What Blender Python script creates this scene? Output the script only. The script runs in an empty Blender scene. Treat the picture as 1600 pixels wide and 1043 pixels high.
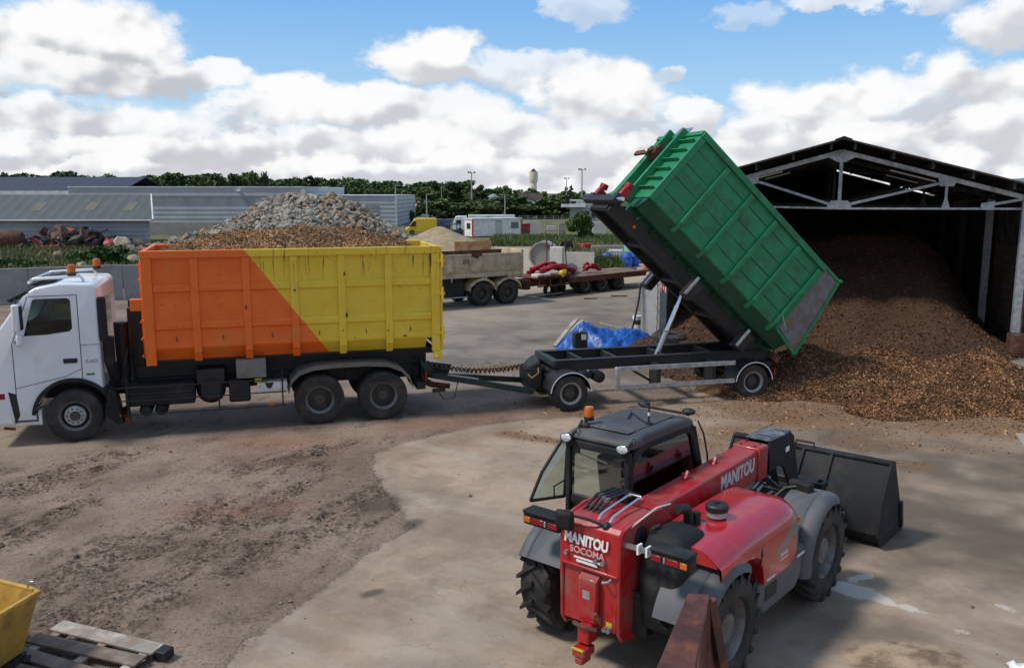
import bpy, math, random
import numpy as np
from mathutils import Vector, Matrix, Euler
R = math.radians
random.seed(7)
rng = np.random.default_rng(7)
S = bpy.context.scene
COL = S.collection

# ---------------------------------------------------------------- camera
F_PX, CAM_H = 1370.0, 5.0
PITCH = math.atan((521.5 - 300) / F_PX)
cd = bpy.data.cameras.new('camera')
cd.sensor_width = 36; cd.lens = F_PX / 1600 * 36; cd.clip_end = 5000; cd.clip_start = 0.1
cam = bpy.data.objects.new('camera', cd); COL.objects.link(cam)
cam.location = (0, 0, CAM_H); cam.rotation_euler = (R(90) - PITCH, 0, 0)
S.camera = cam
cP, sP = math.cos(PITCH), math.sin(PITCH)
def ray(px, py):
    u = px - 800; v = py - 521.5
    return u, F_PX * cP - v * sP, -(v * cP + F_PX * sP)
def gp(px, py, z=0.0):                 # world point at height z seen at that place of the survey sheet
    x, y, d = ray(px, py); t = (z - CAM_H) / d
    return Vector((x * t, y * t, z))
def at(px, py, Y):                     # world point at distance Y
    x, y, d = ray(px, py); t = Y / y
    return Vector((x * t, Y, CAM_H + d * t))

# ---------------------------------------------------------------- light
S.view_settings.view_transform = 'Standard'; S.view_settings.look = 'None'
S.view_settings.exposure = 0.0; S.view_settings.gamma = 1.0
SUN_EL, SUN_AZ = R(54), R(256)         # azimuth clockwise from +Y: left and a little behind the camera
sdir = Vector((math.sin(SUN_AZ) * math.cos(SUN_EL), math.cos(SUN_AZ) * math.cos(SUN_EL), math.sin(SUN_EL)))
sl = bpy.data.lights.new('sun', 'SUN'); sl.energy = 3.0; sl.angle = R(9); sl.color = (1, .95, .87)
so = bpy.data.objects.new('sun', sl); COL.objects.link(so)
so.rotation_euler = sdir.to_track_quat('Z', 'Y').to_euler(); so.location = (0, 0, 40)

class X:
    """tiny expression builder for shader nodes"""
    def __init__(s, nt, k): s.nt = nt; s.k = k
    def _m(s, op, *a):
        n = s.nt.nodes.new('ShaderNodeMath'); n.operation = op
        for i, v in enumerate(a):
            if isinstance(v, X): s.nt.links.new(v.k, n.inputs[i])
            else: n.inputs[i].default_value = v
        return X(s.nt, n.outputs[0])
    def __add__(s, o): return s._m('ADD', s, o)
    def __radd__(s, o): return s._m('ADD', s, o)
    def __sub__(s, o): return s._m('SUBTRACT', s, o)
    def __rsub__(s, o): return s._m('SUBTRACT', o, s)
    def __mul__(s, o): return s._m('MULTIPLY', s, o)
    def __rmul__(s, o): return s._m('MULTIPLY', s, o)
    def __truediv__(s, o): return s._m('DIVIDE', s, o)
    def max(s, o): return s._m('MAXIMUM', s, o)
    def min(s, o): return s._m('MINIMUM', s, o)
    def abs(s): return s._m('ABSOLUTE', s)
    def sqrt(s): return s._m('SQRT', s)
    def sin(s): return s._m('SINE', s)
    def atan2(s, o): return s._m('ARCTAN2', s, o)
    def frac(s): return s._m('FRACT', s)
    def ss(s, a, b, c=0.0, d=1.0, kind='SMOOTHSTEP'):
        n = s.nt.nodes.new('ShaderNodeMapRange'); n.interpolation_type = kind
        s.nt.links.new(s.k, n.inputs[0])
        for i, v in enumerate((a, b, c, d)): n.inputs[i + 1].default_value = v
        return X(s.nt, n.outputs[0])
def mixc(nt, f, a, b, blend='MIX'):
    n = nt.nodes.new('ShaderNodeMix'); n.data_type = 'RGBA'; n.blend_type = blend
    for i, v in ((0, f), (6, a), (7, b)):
        if isinstance(v, X): nt.links.new(v.k, n.inputs[i])
        elif isinstance(v, (int, float)): n.inputs[i].default_value = v
        else: n.inputs[i].default_value = (*v, 1)
    return X(nt, n.outputs[2])
def noise(nt, vec, scale, detail=4, rough=.55, dist=0, color=False):
    n = nt.nodes.new('ShaderNodeTexNoise'); n.inputs['Scale'].default_value = scale
    n.inputs['Detail'].default_value = detail; n.inputs['Roughness'].default_value = rough; n.inputs['Distortion'].default_value = dist
    if vec is not None: nt.links.new(vec.k, n.inputs['Vector'])
    return X(nt, n.outputs['Color' if color else 'Fac'])
def voro(nt, vec, scale, out='Distance', feat='F1'):
    n = nt.nodes.new('ShaderNodeTexVoronoi'); n.feature = feat; n.inputs['Scale'].default_value = scale
    nt.links.new(vec.k, n.inputs['Vector']); return X(nt, n.outputs[out])
def comb(nt, x, y, z):
    n = nt.nodes.new('ShaderNodeCombineXYZ')
    for i, v in enumerate((x, y, z)):
        if isinstance(v, X): nt.links.new(v.k, n.inputs[i])
        else: n.inputs[i].default_value = v
    return X(nt, n.outputs[0])
def sep(nt, v):
    n = nt.nodes.new('ShaderNodeSeparateXYZ'); nt.links.new(v.k, n.inputs[0])
    return [X(nt, o) for o in n.outputs]

def make_world():
    w = bpy.data.worlds.new('World'); S.world = w; w.use_nodes = True
    nt = w.node_tree; nt.nodes.clear()
    out = nt.nodes.new('ShaderNodeOutputWorld'); bg = nt.nodes.new('ShaderNodeBackground')
    nt.links.new(bg.outputs[0], out.inputs[0]); STR = 0.12
    bg.inputs['Strength'].default_value = STR
    sky = nt.nodes.new('ShaderNodeTexSky'); sky.sky_type = 'NISHITA'; sky.sun_disc = False
    sky.sun_elevation = SUN_EL; sky.sun_rotation = SUN_AZ; sky.altitude = 100; sky.air_density = 1.0; sky.dust_density = .6; sky.ozone_density = 1.6
    k = lambda v: tuple(c / STR for c in v)
    tc = nt.nodes.new('ShaderNodeTexCoord'); g = X(nt, tc.outputs['Generated'])
    x, y, z = sep(nt, g)
    az = x.atan2(y); el = z._m('ARCSINE', z)
    base = comb(nt, az, el * 1.5, 0.0)
    wn = noise(nt, base, 9, 6, .6, 0, True); wr, wg, wb = sep(nt, wn)
    n2 = noise(nt, comb(nt, az, el * 1.3, 3.1), 21, 8, .62)
    r1 = noise(nt, comb(nt, az, el * 1.3, 3.1), 17, 2.5, .5); r2 = noise(nt, comb(nt, az + .010, el * 1.3 - .020, 3.1), 17, 2.5, .5)
    relief = (r2 - r1)
    wa = az + (wr - .5) * .20 + (n2 - .5) * .03; we = el + (wg - .5) * .085 + (n2 - .5) * .03
    skyc = X(nt, sky.outputs[0])
    # blue: the sky texture, with a thin milky veil towards the horizon
    col = mixc(nt, el.ss(-.02, .30, .55, 0.10), skyc, k((.50, .66, .86)))
    col = mixc(nt, .75, col, mixc(nt, el.ss(.06, .24), k((.40, .68, .95)), k((.15, .45, .91))))
    # high broken layer everywhere (seen mainly out of frame; lights the yard)
    gl = noise(nt, comb(nt, x / (z.max(.06) + .25), y / (z.max(.06) + .25), 1.7), 1.9, 7, .58)
    ahi = gl.ss(.44, .60) * el.ss(.20, .36)
    back = y.ss(.15, -.15)  # added unseen grey cloud behind the camera, darkened to cut fill light
    al2 = gl.ss(.40, .56) * back
    col = mixc(nt, (ahi * .92).max(al2 * .9), col, mixc(nt, gl.ss(.5, .75), k((.50, .51, .54)), k((.28, .29, .31))))
    # solid bank along the horizon
    bank = (we + (wb - .5) * .10).ss(.115, .045)
    bn = noise(nt, comb(nt, az, el * 3.0, 7.7), 10, 8, .60)
    bankc = mixc(nt, (bn + relief * 1.6).ss(.34, .64), k((.61, .63, .68)), k((.98, .98, .985)))
    col = mixc(nt, bank, col, bankc)
    def ae(px, py):
        rx, ry, rz = ray(px, py); l = math.sqrt(rx * rx + ry * ry + rz * rz)
        return math.atan2(rx, ry), math.asin(rz / l)
    # cumulus: centre px, py, half width, height above, depth below, base grey, opacity
    CL = [(1335, 8, 150, 40, 26, .80, .75), (1570, 20, 120, 50, 52, .72, .95), (930, 5, 85, 40, 40, .80, .55), (1055, 110, 36, 22, 20, .74, .7), (1150, 30, 60, 25, 20, .8, .35),
          (845, 105, 130, 30, 42, .70, .75),
          (700, 175, 130, 45, 40, .72, .9), (1590, 190, 130, 60, 70, .72, .95), (1500, 125, 110, 60, 52, .70, 1.0), (1300, 168, 150, 52, 44, .70, 1.0),
          (1080, 175, 60, 40, 40, .72, .95), (1180, 215, 70, 40, 30, .76, .9), (935, 150, 110, 75, 62, .70, 1.0), (650, 98, 100, 58, 44, .70, 1.0),
          (330, 118, 120, 32, 34, .62, .95), (60, 60, 150, 70, 80, .68, 1.0), (180, 60, 130, 85, 84, .62, 1.0), (120, 120, 190, 40, 32, .60, .9),
          (40, 180, 120, 38, 30, .66, .95), (210, 190, 120, 36, 32, .66, .9), (480, 162, 90, 44, 38, .70, 1.0), (580, 170, 90, 40, 34, .68, .95), (385, 178, 70, 32, 28, .68, .9),
          (780, 205, 120, 30, 30, .74, .9), (640, 225, 120, 32, 24, .72, .95), (500, 222, 90, 30, 24, .72, .95), (330, 225, 110, 28, 24, .66, .9), (170, 232, 120, 28, 24, .64, .9),
          (900, 232, 130, 30, 26, .74, .9), (1090, 240, 110, 30, 26, .74, .9), (1330, 225, 160, 34, 30, .72, .9), (740, 258, 170, 20, 20, .74, .85), (420, 262, 200, 18, 18, .70, .85), (100, 262, 180, 18, 18, .66, .85)]
    for (px, py, hw, up, dn, gb, op) in CL:
        ca, ce = ae(px, py); ra = abs(ae(px + hw, py)[0] - ae(px - hw, py)[0]) / 2
        ru = ae(px, py - up)[1] - ce; rd = ce - ae(px, py + dn)[1]
        dx = (wa - ca) / ra; de = we - ce
        dz = (de / ru).max(de / -rd)
        d = (dx * dx + dz * dz).sqrt()
        val = 1.0 - d + (n2 - .5) * .62 + (wb - .5) * .30
        a = val.ss(-.05, .37) * op
        h = (el - (ce - rd)) / (ru + rd)
        sh = (h + relief * 2.1 + (n2 - .5) * .30 + (wr - .5) * .6).ss(.0, .66)
        cc = mixc(nt, sh, k((gb * .89, gb * .91, gb * .965)), k((.985, .985, .985)))
        col = mixc(nt, a, col, cc)
    # below the horizon: ground colour
    col = mixc(nt, el.ss(.0, -.02), col, k((.25, .22, .19)))
    nt.links.new(col.k, bg.inputs[0])
make_world()

# ---------------------------------------------------------------- object helpers
def tag(o, label=None, cat=None, group=None, kind=None):
    if label: o['label'] = label
    if cat: o['category'] = cat
    if group: o['group'] = group
    if kind: o['kind'] = kind
    return o
def empty(name, loc=(0, 0, 0), rot=(0, 0, 0), label=None, cat=None, group=None):
    o = bpy.data.objects.new(name, None); COL.objects.link(o)
    o.location = loc; o.rotation_euler = rot; o.empty_display_size = .2
    return tag(o, label, cat, group)
def copy_tree(o, parent=None):
    c = o.copy(); COL.objects.link(c)
    if parent: c.parent = parent
    for ch in o.children: copy_tree(ch, c)
    return c

class MB:
    def __init__(s): s.v = []; s.f = []; s.mi = []; s.cur = 0
    def add(s, vs, fs, M=None):
        b = len(s.v)
        s.v += [tuple(M @ Vector(v)) if M is not None else tuple(v) for v in vs]
        for f in fs: s.f.append(tuple(b + i for i in f)); s.mi.append(s.cur)
        return s
    def box(s, x0, x1, y0, y1, z0, z1, M=None):
        v = [(x, y, z) for x in (x0, x1) for y in (y0, y1) for z in (z0, z1)]
        return s.add(v, [(0, 1, 3, 2), (4, 6, 7, 5), (0, 4, 5, 1), (2, 3, 7, 6), (0, 2, 6, 4), (1, 5, 7, 3)], M)
    def cbox(s, c, d, rot=(0, 0, 0)):
        M = Matrix.Translation(c) @ Euler(rot).to_matrix().to_4x4()
        return s.box(-d[0] / 2, d[0] / 2, -d[1] / 2, d[1] / 2, -d[2] / 2, d[2] / 2, M)
    def bar(s, p, q, w, h=None, up=(0, 0, 1)):
        p = Vector(p); q = Vector(q); h = h or w
        d = (q - p); L = d.length; d.normalize(); u = Vector(up)
        if abs(d.dot(u)) > .98: u = Vector((1, 0, 0)) if abs(d.x) < .9 else Vector((0, 1, 0))
        sd = d.cross(u).normalized(); u = sd.cross(d).normalized()
        M = Matrix((( d.x, sd.x, u.x, p.x), (d.y, sd.y, u.y, p.y), (d.z, sd.z, u.z, p.z), (0, 0, 0, 1)))
        return s.box(0, L, -w / 2, w / 2, -h / 2, h / 2, M)
    def tube(s, pts, r, n=8, cap=True):
        pts = [Vector(p) for p in pts]; rs = r if isinstance(r, (list, tuple)) else [r] * len(pts)
        b = []; prev = None
        for i, p in enumerate(pts):
            d = (pts[min(i + 1, len(pts) - 1)] - pts[max(i - 1, 0)]).normalized()
            if prev is None:
                a = d.orthogonal().normalized()
            else:
                a = (prev - d * prev.dot(d)); a = a.normalized() if a.length > 1e-6 else d.orthogonal().normalized()
            prev = a; c = d.cross(a)
            b += [p + (a * math.cos(2 * math.pi * k / n) + c * math.sin(2 * math.pi * k / n)) * rs[i] for k in range(n)]
        fs = [(i * n + k, i * n + (k + 1) % n, (i + 1) * n + (k + 1) % n, (i + 1) * n + k) for i in range(len(pts) - 1) for k in range(n)]
        if cap: fs += [tuple(range(n))[::-1], tuple((len(pts) - 1) * n + k for k in range(n))]
        return s.add(b, fs)
    def lathe(s, prof, c, axis='y', n=36, a0=0, a1=None):
        full = a1 is None; a1 = a0 + 2 * math.pi if full else a1
        m = n if full else n + 1; vs = []
        for k in range(m):
            t = a0 + (a1 - a0) * k / n; ct, st = math.cos(t), math.sin(t)
            for r, h in prof:
                if axis == 'y': vs.append((c[0] + r * ct, c[1] + h, c[2] + r * st))
                elif axis == 'z': vs.append((c[0] + r * ct, c[1] + r * st, c[2] + h))
                else: vs.append((c[0] + h, c[1] + r * ct, c[2] + r * st))
        P = len(prof); fs = []
        for k in range(n):
            k2 = (k + 1) % m
            for j in range(P - 1): fs.append((k * P + j, k2 * P + j, k2 * P + j + 1, k * P + j + 1))
        return s.add(vs, fs)
    def prism(s, poly, a, b, plane='xz'):
        n = len(poly)
        def P(p, h): return {'xz': (p[0], h, p[1]), 'yz': (h, p[0], p[1]), 'xy': (p[0], p[1], h)}[plane]
        vs = [P(p, a) for p in poly] + [P(p, b) for p in poly]
        fs = [tuple(range(n)), tuple(range(2 * n - 1, n - 1, -1))] + [(i, (i + 1) % n, n + (i + 1) % n, n + i) for i in range(n)]
        return s.add(vs, fs)
    def loft(s, secs, cap=True, closed=True):
        n = len(secs[0]); vs = [p for q in secs for p in q]; fs = []
        for i in range(len(secs) - 1):
            for k in range(n if closed else n - 1):
                k2 = (k + 1) % n; fs.append((i * n + k, i * n + k2, (i + 1) * n + k2, (i + 1) * n + k))
        if cap: fs += [tuple(range(n)), tuple((len(secs) - 1) * n + k for k in range(n))[::-1]]
        return s.add(vs, fs)
    def hexa(s, lo, hi):
        return s.add(list(lo) + list(hi), [(3, 2, 1, 0), (4, 5, 6, 7), (0, 1, 5, 4), (1, 2, 6, 5), (2, 3, 7, 6), (3, 0, 4, 7)])
    def sphere(s, c, r, sq=(1, 1, 1), n=12, m=8):
        prof = [(max(r * math.sin(math.pi * j / m), 1e-4), -r * math.cos(math.pi * j / m)) for j in range(m + 1)]
        b = len(s.v); s.lathe(prof, (0, 0, 0), 'z', n)
        for i in range(b, len(s.v)):
            v = s.v[i]; s.v[i] = (c[0] + v[0] * sq[0], c[1] + v[1] * sq[1], c[2] + v[2] * sq[2])
        return s
    def build(s, name, mat, parent=None, bev=0, seg=2, smooth=40, loc=None, norm=True):
        me = bpy.data.meshes.new(name); me.from_pydata(s.v, [], s.f)
        for m in (mat if isinstance(mat, (list, tuple)) else [mat]): me.materials.append(m)
        if any(s.mi): me.polygons.foreach_set('material_index', s.mi)
        if norm:
            import bmesh
            bm = bmesh.new(); bm.from_mesh(me); bmesh.ops.recalc_face_normals(bm, faces=bm.faces); bm.to_mesh(me); bm.free()
        if smooth:
            me.shade_smooth()
            if smooth < 180: me.set_sharp_from_angle(angle=R(smooth))
        me.update()
        o = bpy.data.objects.new(name, me); COL.objects.link(o)
        if parent: o.parent = parent
        if loc: o.location = loc
        if bev:
            bv = o.modifiers.new('edge', 'BEVEL'); bv.width = bev; bv.segments = seg; bv.limit_method = 'ANGLE'; bv.angle_limit = R(35)
            bv.harden_normals = False
        return o
def cut(o, cutter):
    """subtract a closed MB from object o and keep the result as its mesh"""
    c = cutter.build('cutter', MT['black'], None, smooth=0)
    c.parent = o.parent
    m = o.modifiers.new('b', 'BOOLEAN'); m.object = c; m.operation = 'DIFFERENCE'; m.solver = 'EXACT'
    dg = bpy.context.evaluated_depsgraph_get(); me = bpy.data.meshes.new_from_object(o.evaluated_get(dg))
    o.modifiers.clear(); o.data = me
    bpy.data.objects.remove(c, do_unlink=True)
def grid_obj(name, xs, ys, zf, mat, parent=None, attrs=None):
    """height field over xs, ys (arrays)"""
    Xg, Yg = np.meshgrid(xs, ys); Z = zf(Xg, Yg)
    nx, ny = len(xs), len(ys)
    co = np.stack([Xg, Yg, Z], -1).reshape(-1, 3).astype(np.float32)
    i = (np.arange(ny - 1)[:, None] * nx + np.arange(nx - 1)[None, :]).ravel()
    q = np.stack([i, i + 1, i + nx + 1, i + nx], -1).astype(np.int32)
    me = bpy.data.meshes.new(name); me.vertices.add(len(co)); me.vertices.foreach_set('co', co.ravel())
    me.loops.add(q.size); me.loops.foreach_set('vertex_index', q.ravel())
    me.polygons.add(len(q)); me.polygons.foreach_set('loop_start', np.arange(0, q.size, 4, dtype=np.int32))
    me.update(calc_edges=True); me.shade_smooth(); me.materials.append(mat)
    for k, f in (attrs or {}).items():
        a = me.attributes.new(k, 'FLOAT', 'POINT'); a.data.foreach_set('value', np.ascontiguousarray(f(Xg, Yg).ravel(), dtype=np.float32))
    o = bpy.data.objects.new(name, me); COL.objects.link(o)
    if parent: o.parent = parent
    return o
def quads_obj(name, V, mats, parent=None, mi=None, smooth=False):
    """V: (n,4,3) array of loose quads"""
    n = len(V); me = bpy.data.meshes.new(name); me.vertices.add(n * 4); me.vertices.foreach_set('co', V.astype(np.float32).ravel())
    me.loops.add(n * 4); me.loops.foreach_set('vertex_index', np.arange(n * 4, dtype=np.int32))
    me.polygons.add(n); me.polygons.foreach_set('loop_start', np.arange(0, n * 4, 4, dtype=np.int32))
    for m in mats: me.materials.append(m)
    if mi is not None: me.polygons.foreach_set('material_index', np.asarray(mi, dtype=np.int32))
    me.update(calc_edges=True)
    o = bpy.data.objects.new(name, me); COL.objects.link(o)
    if parent: o.parent = parent
    return o
def rand_quads(C, size, flat=0.0, asp=1.0, N=None):
    """randomly turned quads round centres C (n,3); flat 0..1 pulls them towards level"""
    n = len(C); a = rng.normal(size=(n, 3)); a[:, 2] *= (1 - flat); a /= np.linalg.norm(a, axis=1)[:, None] + 1e-9
    b = rng.normal(size=(n, 3)); b[:, 2] *= (1 - flat); b -= a * (a * b).sum(1)[:, None]; b /= np.linalg.norm(b, axis=1)[:, None] + 1e-9
    s = (size * np.ones(n))[:, None] * .5; a = a * s * asp; b = b * s
    return np.stack([C - a - b, C + a - b, C + a + b, C - a + b], 1)
def vnoise(x, y, f, seed=0, oct=4):
    """cheap value noise, 0..1"""
    x = np.asarray(x, float) * f; y = np.asarray(y, float) * f; tot = 0; amp = 1; nrm = 0
    for o in range(oct):
        xi = np.floor(x).astype(np.int64); yi = np.floor(y).astype(np.int64); fx = x - xi; fy = y - yi
        fx = fx * fx * (3 - 2 * fx); fy = fy * fy * (3 - 2 * fy)
        def h(a, b):
            n = (a * 374761393 + b * 668265263 + (seed + o * 17) * 1442695041) & 0xffffffff
            n = ((n ^ (n >> 13)) * 1274126177) & 0xffffffff
            return ((n ^ (n >> 16)) & 0xffff) / 65535.0
        v = (h(xi, yi) * (1 - fx) + h(xi + 1, yi) * fx) * (1 - fy) + (h(xi, yi + 1) * (1 - fx) + h(xi + 1, yi + 1) * fx) * fy
        tot = tot + v * amp; nrm += amp; amp *= .5; x = x * 2.03 + 11.3; y = y * 2.03 + 5.7
    return tot / nrm
def text(name, body, size, M, mat, parent, sx=1.0, bold=0.0, ext=.004, shear=0):
    c = bpy.data.curves.new(name, 'FONT'); c.body = body; c.size = size; c.extrude = ext; c.offset = bold; c.align_x = 'CENTER'; c.align_y = 'CENTER'; c.shear = shear
    q = bpy.data.objects.new('t', c); COL.objects.link(q)
    me = bpy.data.meshes.new_from_object(q.evaluated_get(bpy.context.evaluated_depsgraph_get()))
    bpy.data.objects.remove(q, do_unlink=True); bpy.data.curves.remove(c)
    me.name = name; me.materials.clear(); me.materials.append(mat)
    o = bpy.data.objects.new(name, me); COL.objects.link(o); o.parent = parent
    o.matrix_local = M @ Matrix.Diagonal((sx, 1, 1, 1)); return o

# ---------------------------------------------------------------- materials
MT = {}
def newmat(name):
    m = bpy.data.materials.new(name); m.use_nodes = True; nt = m.node_tree
    b = nt.nodes['Principled BSDF']; MT[name] = m
    tc = nt.nodes.new('ShaderNodeTexCoord'); return m, nt, b, X(nt, tc.outputs['Object'])
def setbump(nt, b, h, s, d=.02):
    n = nt.nodes.new('ShaderNodeBump'); n.inputs['Strength'].default_value = s; n.inputs['Distance'].default_value = d
    nt.links.new(h.k, n.inputs['Height']); nt.links.new(n.outputs[0], b.inputs['Normal'])
def pm(name, col, rough=.5, metal=0.0, var=.12, vs=2.5, dirt=0.0, dcol=(.16, .12, .09), ds=1.7, bump=0.0, bs=30, spec=.5, edge=.55, coat=0.0, col2=None, ramp=(.35, .65)):
    m, nt, b, p = newmat(name)
    n1 = noise(nt, p, vs, 5, .6)
    c = mixc(nt, n1.ss(*ramp), tuple(v * (1 - var) for v in col), col2 or tuple(min(1, v * (1 + var)) for v in col))
    rg = None
    if dirt > 0:
        n3 = noise(nt, p, ds, 8, .68, .3); f = n3.ss(edge - dirt * .3, edge + .14) * min(1, .35 + dirt)
        c = mixc(nt, f, c, dcol); rg = f * (max(.85 - rough, 0)) + rough
    nt.links.new(c.k, b.inputs['Base Color'])
    if rg is not None: nt.links.new(rg.k, b.inputs['Roughness'])
    else:
        rr = noise(nt, p, 6, 3).ss(.3, .7, max(rough - .08, .02), min(rough + .08, 1)); nt.links.new(rr.k, b.inputs['Roughness'])
    b.inputs['Metallic'].default_value = metal; b.inputs['Specular IOR Level'].default_value = spec
    b.inputs['Coat Weight'].default_value = coat; b.inputs['Coat Roughness'].default_value = .12
    if bump: setbump(nt, b, noise(nt, p, bs, 4, .6), bump)
    return m
pm('black', (.012, .012, .013), .55, dirt=.25, dcol=(.06, .05, .04))
pm('chassis', (.011, .011, .012), .55, dirt=.3, dcol=(.05, .042, .035), bump=.15)
pm('blackplastic', (.013, .014, .016), .7, dirt=.3, dcol=(.055, .052, .05), bump=.1, bs=80, spec=.3)
pm('greyplastic', (.085, .09, .10), .6, dirt=.35, dcol=(.17, .16, .15), bump=.12, bs=60)
pm('tyre', (.024, .023, .022), .8, var=.25, dirt=.45, dcol=(.085, .070, .058), ds=3, bump=.25, bs=50)
pm('tractortyre', (.017, .016, .016), .8, var=.25, dirt=.35, dcol=(.07, .058, .047), ds=3, bump=.3, bs=50)
pm('rimgrey', (.17, .17, .17), .5, .5, dirt=.5, dcol=(.13, .10, .08), ds=6)
pm('rimdark', (.06, .055, .05), .6, .2, dirt=.5, dcol=(.12, .09, .07), ds=6)
pm('rimpale', (.34, .34, .33), .5, .2, dirt=.45, dcol=(.25, .2, .16), ds=5)
pm('chrome', (.72, .72, .74), .18, 1.0, var=.03)
pm('steel', (.42, .43, .44), .38, .9, dirt=.3, dcol=(.22, .19, .16))
pm('galv', (.40, .42, .43), .45, .5, var=.2, vs=9, dirt=.3, dcol=(.26, .25, .23), bump=.05)
pm('whitepaint', (.74, .76, .79), .3, dirt=.22, dcol=(.40, .36, .32), ds=1.3, coat=.5, edge=.62, var=.03)
pm('dirtywhite', (.70, .68, .64), .5, dirt=.4, dcol=(.33, .28, .23))
pm('redpaint', (.40, .009, .014), .32, dirt=.5, dcol=(.25, .085, .062), ds=3.5, coat=.35, edge=.56, var=.08)
pm('green', (.007, .225, .090), .42, dirt=.42, dcol=(.055, .10, .05), ds=2.8, edge=.57, var=.12, bump=.04, bs=8)
pm('greendark', (.010, .085, .042), .5, dirt=.4, dcol=(.03, .06, .035), var=.2)
pm('darkgreen', (.014, .028, .022), .55, dirt=.3, dcol=(.06, .055, .045))
pm('rust', (.16, .055, .028), .85, var=.4, vs=5, dirt=.6, dcol=(.055, .026, .018), ds=6, bump=.3, bs=40)
pm('rustdeck', (.15, .075, .045), .85, var=.3, dirt=.5, dcol=(.23, .17, .12), ds=2, bump=.2)
pm('rustbeam', (.085, .027, .020), .7, var=.35, vs=7, dirt=.5, dcol=(.24, .085, .022), ds=5, edge=.6, bump=.25, bs=45)
pm('concrete', (.31, .295, .265), .9, var=.12, vs=1.2, dirt=.4, dcol=(.24, .225, .20), ds=2.4, bump=.15, bs=25)
pm('clod', (.085, .060, .043), .95, var=.3)
pm('cabinwhite', (.80, .78, .74), .6, dirt=.15, dcol=(.6, .55, .48))
pm('concretewhite', (.58, .56, .51), .85, var=.08, dirt=.35, dcol=(.38, .35, .30), ds=2.5, bump=.1)
pm('concretewall', (.30, .31, .315), .9, var=.15, vs=.9, dirt=.5, dcol=(.19, .19, .18), ds=.9, bump=.15)
pm('wood', (.40, .36, .32), .85, var=.25, vs=4, dirt=.5, dcol=(.22, .15, .10), ds=3, bump=.25, bs=30)
pm('woodbrown', (.20, .12, .07), .85, var=.3, vs=4, dirt=.4, dcol=(.10, .06, .04), bump=.2)
pm('skipyellow', (.50, .29, .045), .5, dirt=.5, dcol=(.24, .12, .04), ds=3, bump=.1, edge=.56)
pm('beige', (.56, .47, .32), .65, dirt=.42, dcol=(.28, .19, .12), ds=2.2, bump=.1)
pm('redhose', (.34, .010, .016), .45, var=.15)
pm('blackpipe', (.018, .018, .02), .5)
pm('blue', (.02, .12, .52), .5, var=.2)
pm('bluedark', (.03, .08, .16), .6, var=.2, dirt=.3)
pm('vanyellow', (.72, .46, .02), .35, var=.05, coat=.4)
pm('teal', (.22, .48, .38), .5)
pm('orange', (.75, .14, .02), .5)
pm('text_white', (.80, .80, .80), .5, var=.02)
pm('text_red', (.55, .03, .03), .5, var=.02)
pm('text_dark', (.03, .03, .03), .5)
pm('text_grey', (.38, .40, .42), .5)
pm('signred', (.62, .04, .04), .5)
pm('stickergreen', (.03, .22, .10), .5)
pm('reflectorlow', (.24, .008, .012), .25)
pm('lampamber', (.55, .13, .008), .25)
pm('roofdark', (.035, .028, .026), .85, var=.2)
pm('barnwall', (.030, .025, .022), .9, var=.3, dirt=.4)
pm('stone', (.42, .36, .27), .9, var=.25, vs=1.5, bump=.3, bs=6)
pm('seat', (.03, .03, .035), .8)
pm('interior', (.018, .018, .02), .8)
pm('tower', (.74, .67, .54), .9, var=.06, vs=.2)
pm('tileroof', (.24, .10, .07), .9)
pm('trunk', (.07, .055, .042), .9, var=.3)
def glassmat(name, tint, gl=.0, rough=.03):
    m, nt, b, p = newmat(name); nt.nodes.remove(b)
    out = nt.nodes['Material Output']; t = nt.nodes.new('ShaderNodeBsdfTransparent'); t.inputs[0].default_value = (*tint, 1)
    g = nt.nodes.new('ShaderNodeBsdfGlossy'); g.inputs['Roughness'].default_value = rough; g.inputs[0].default_value = (.9, .95, .95, 1)
    fr = nt.nodes.new('ShaderNodeFresnel'); fr.inputs[0].default_value = 1.5
    mx = nt.nodes.new('ShaderNodeMixShader'); f = X(nt, fr.outputs[0]) * 1.15 + gl
    nt.links.new(f.k, mx.inputs[0]); nt.links.new(t.outputs[0], mx.inputs[1]); nt.links.new(g.outputs[0], mx.inputs[2]); nt.links.new(mx.outputs[0], out.inputs[0])
    return m
glassmat('glass', (.56, .68, .62), .07)
glassmat('glassdark', (.46, .54, .52), .0)
glassmat('glassamber', (.95, .30, .03), .05)
glassmat('glasslamp', (.85, .88, .90), .08)
def corr(name, col, scale, axis=0, dirt=.2, depth=.6, rough=.5, dcol=None, panes=None):
    """ribbed metal sheet: ribs as real-looking relief along one object axis"""
    m, nt, b, p = newmat(name); c3 = sep(nt, p)
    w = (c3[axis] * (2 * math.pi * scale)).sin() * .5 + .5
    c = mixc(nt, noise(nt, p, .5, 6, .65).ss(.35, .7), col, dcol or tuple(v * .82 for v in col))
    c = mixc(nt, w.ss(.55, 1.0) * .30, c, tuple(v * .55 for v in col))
    nt.links.new(c.k, b.inputs['Base Color']); b.inputs['Roughness'].default_value = rough
    setbump(nt, b, w, depth, .05); return m
corr('hallgrey', (.40, .42, .47), 1.6, 2)
corr('hallband', (.27, .29, .31), .33, 0, depth=.2)
corr('shedroof', (.085, .098, .102), .9, 0, rough=.75)
corr('shedwall', (.34, .37, .41), 2.4, 2)
corr('blueroof', (.035, .045, .072), .8, 0, rough=.75)
corr('lorrybox', (.68, .70, .72), .5, 0, depth=.1)
corr('barnroof', (.045, .036, .033), 5.5, 0)
corr('farroof', (.30, .34, .40), 1.5, 0)

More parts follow.
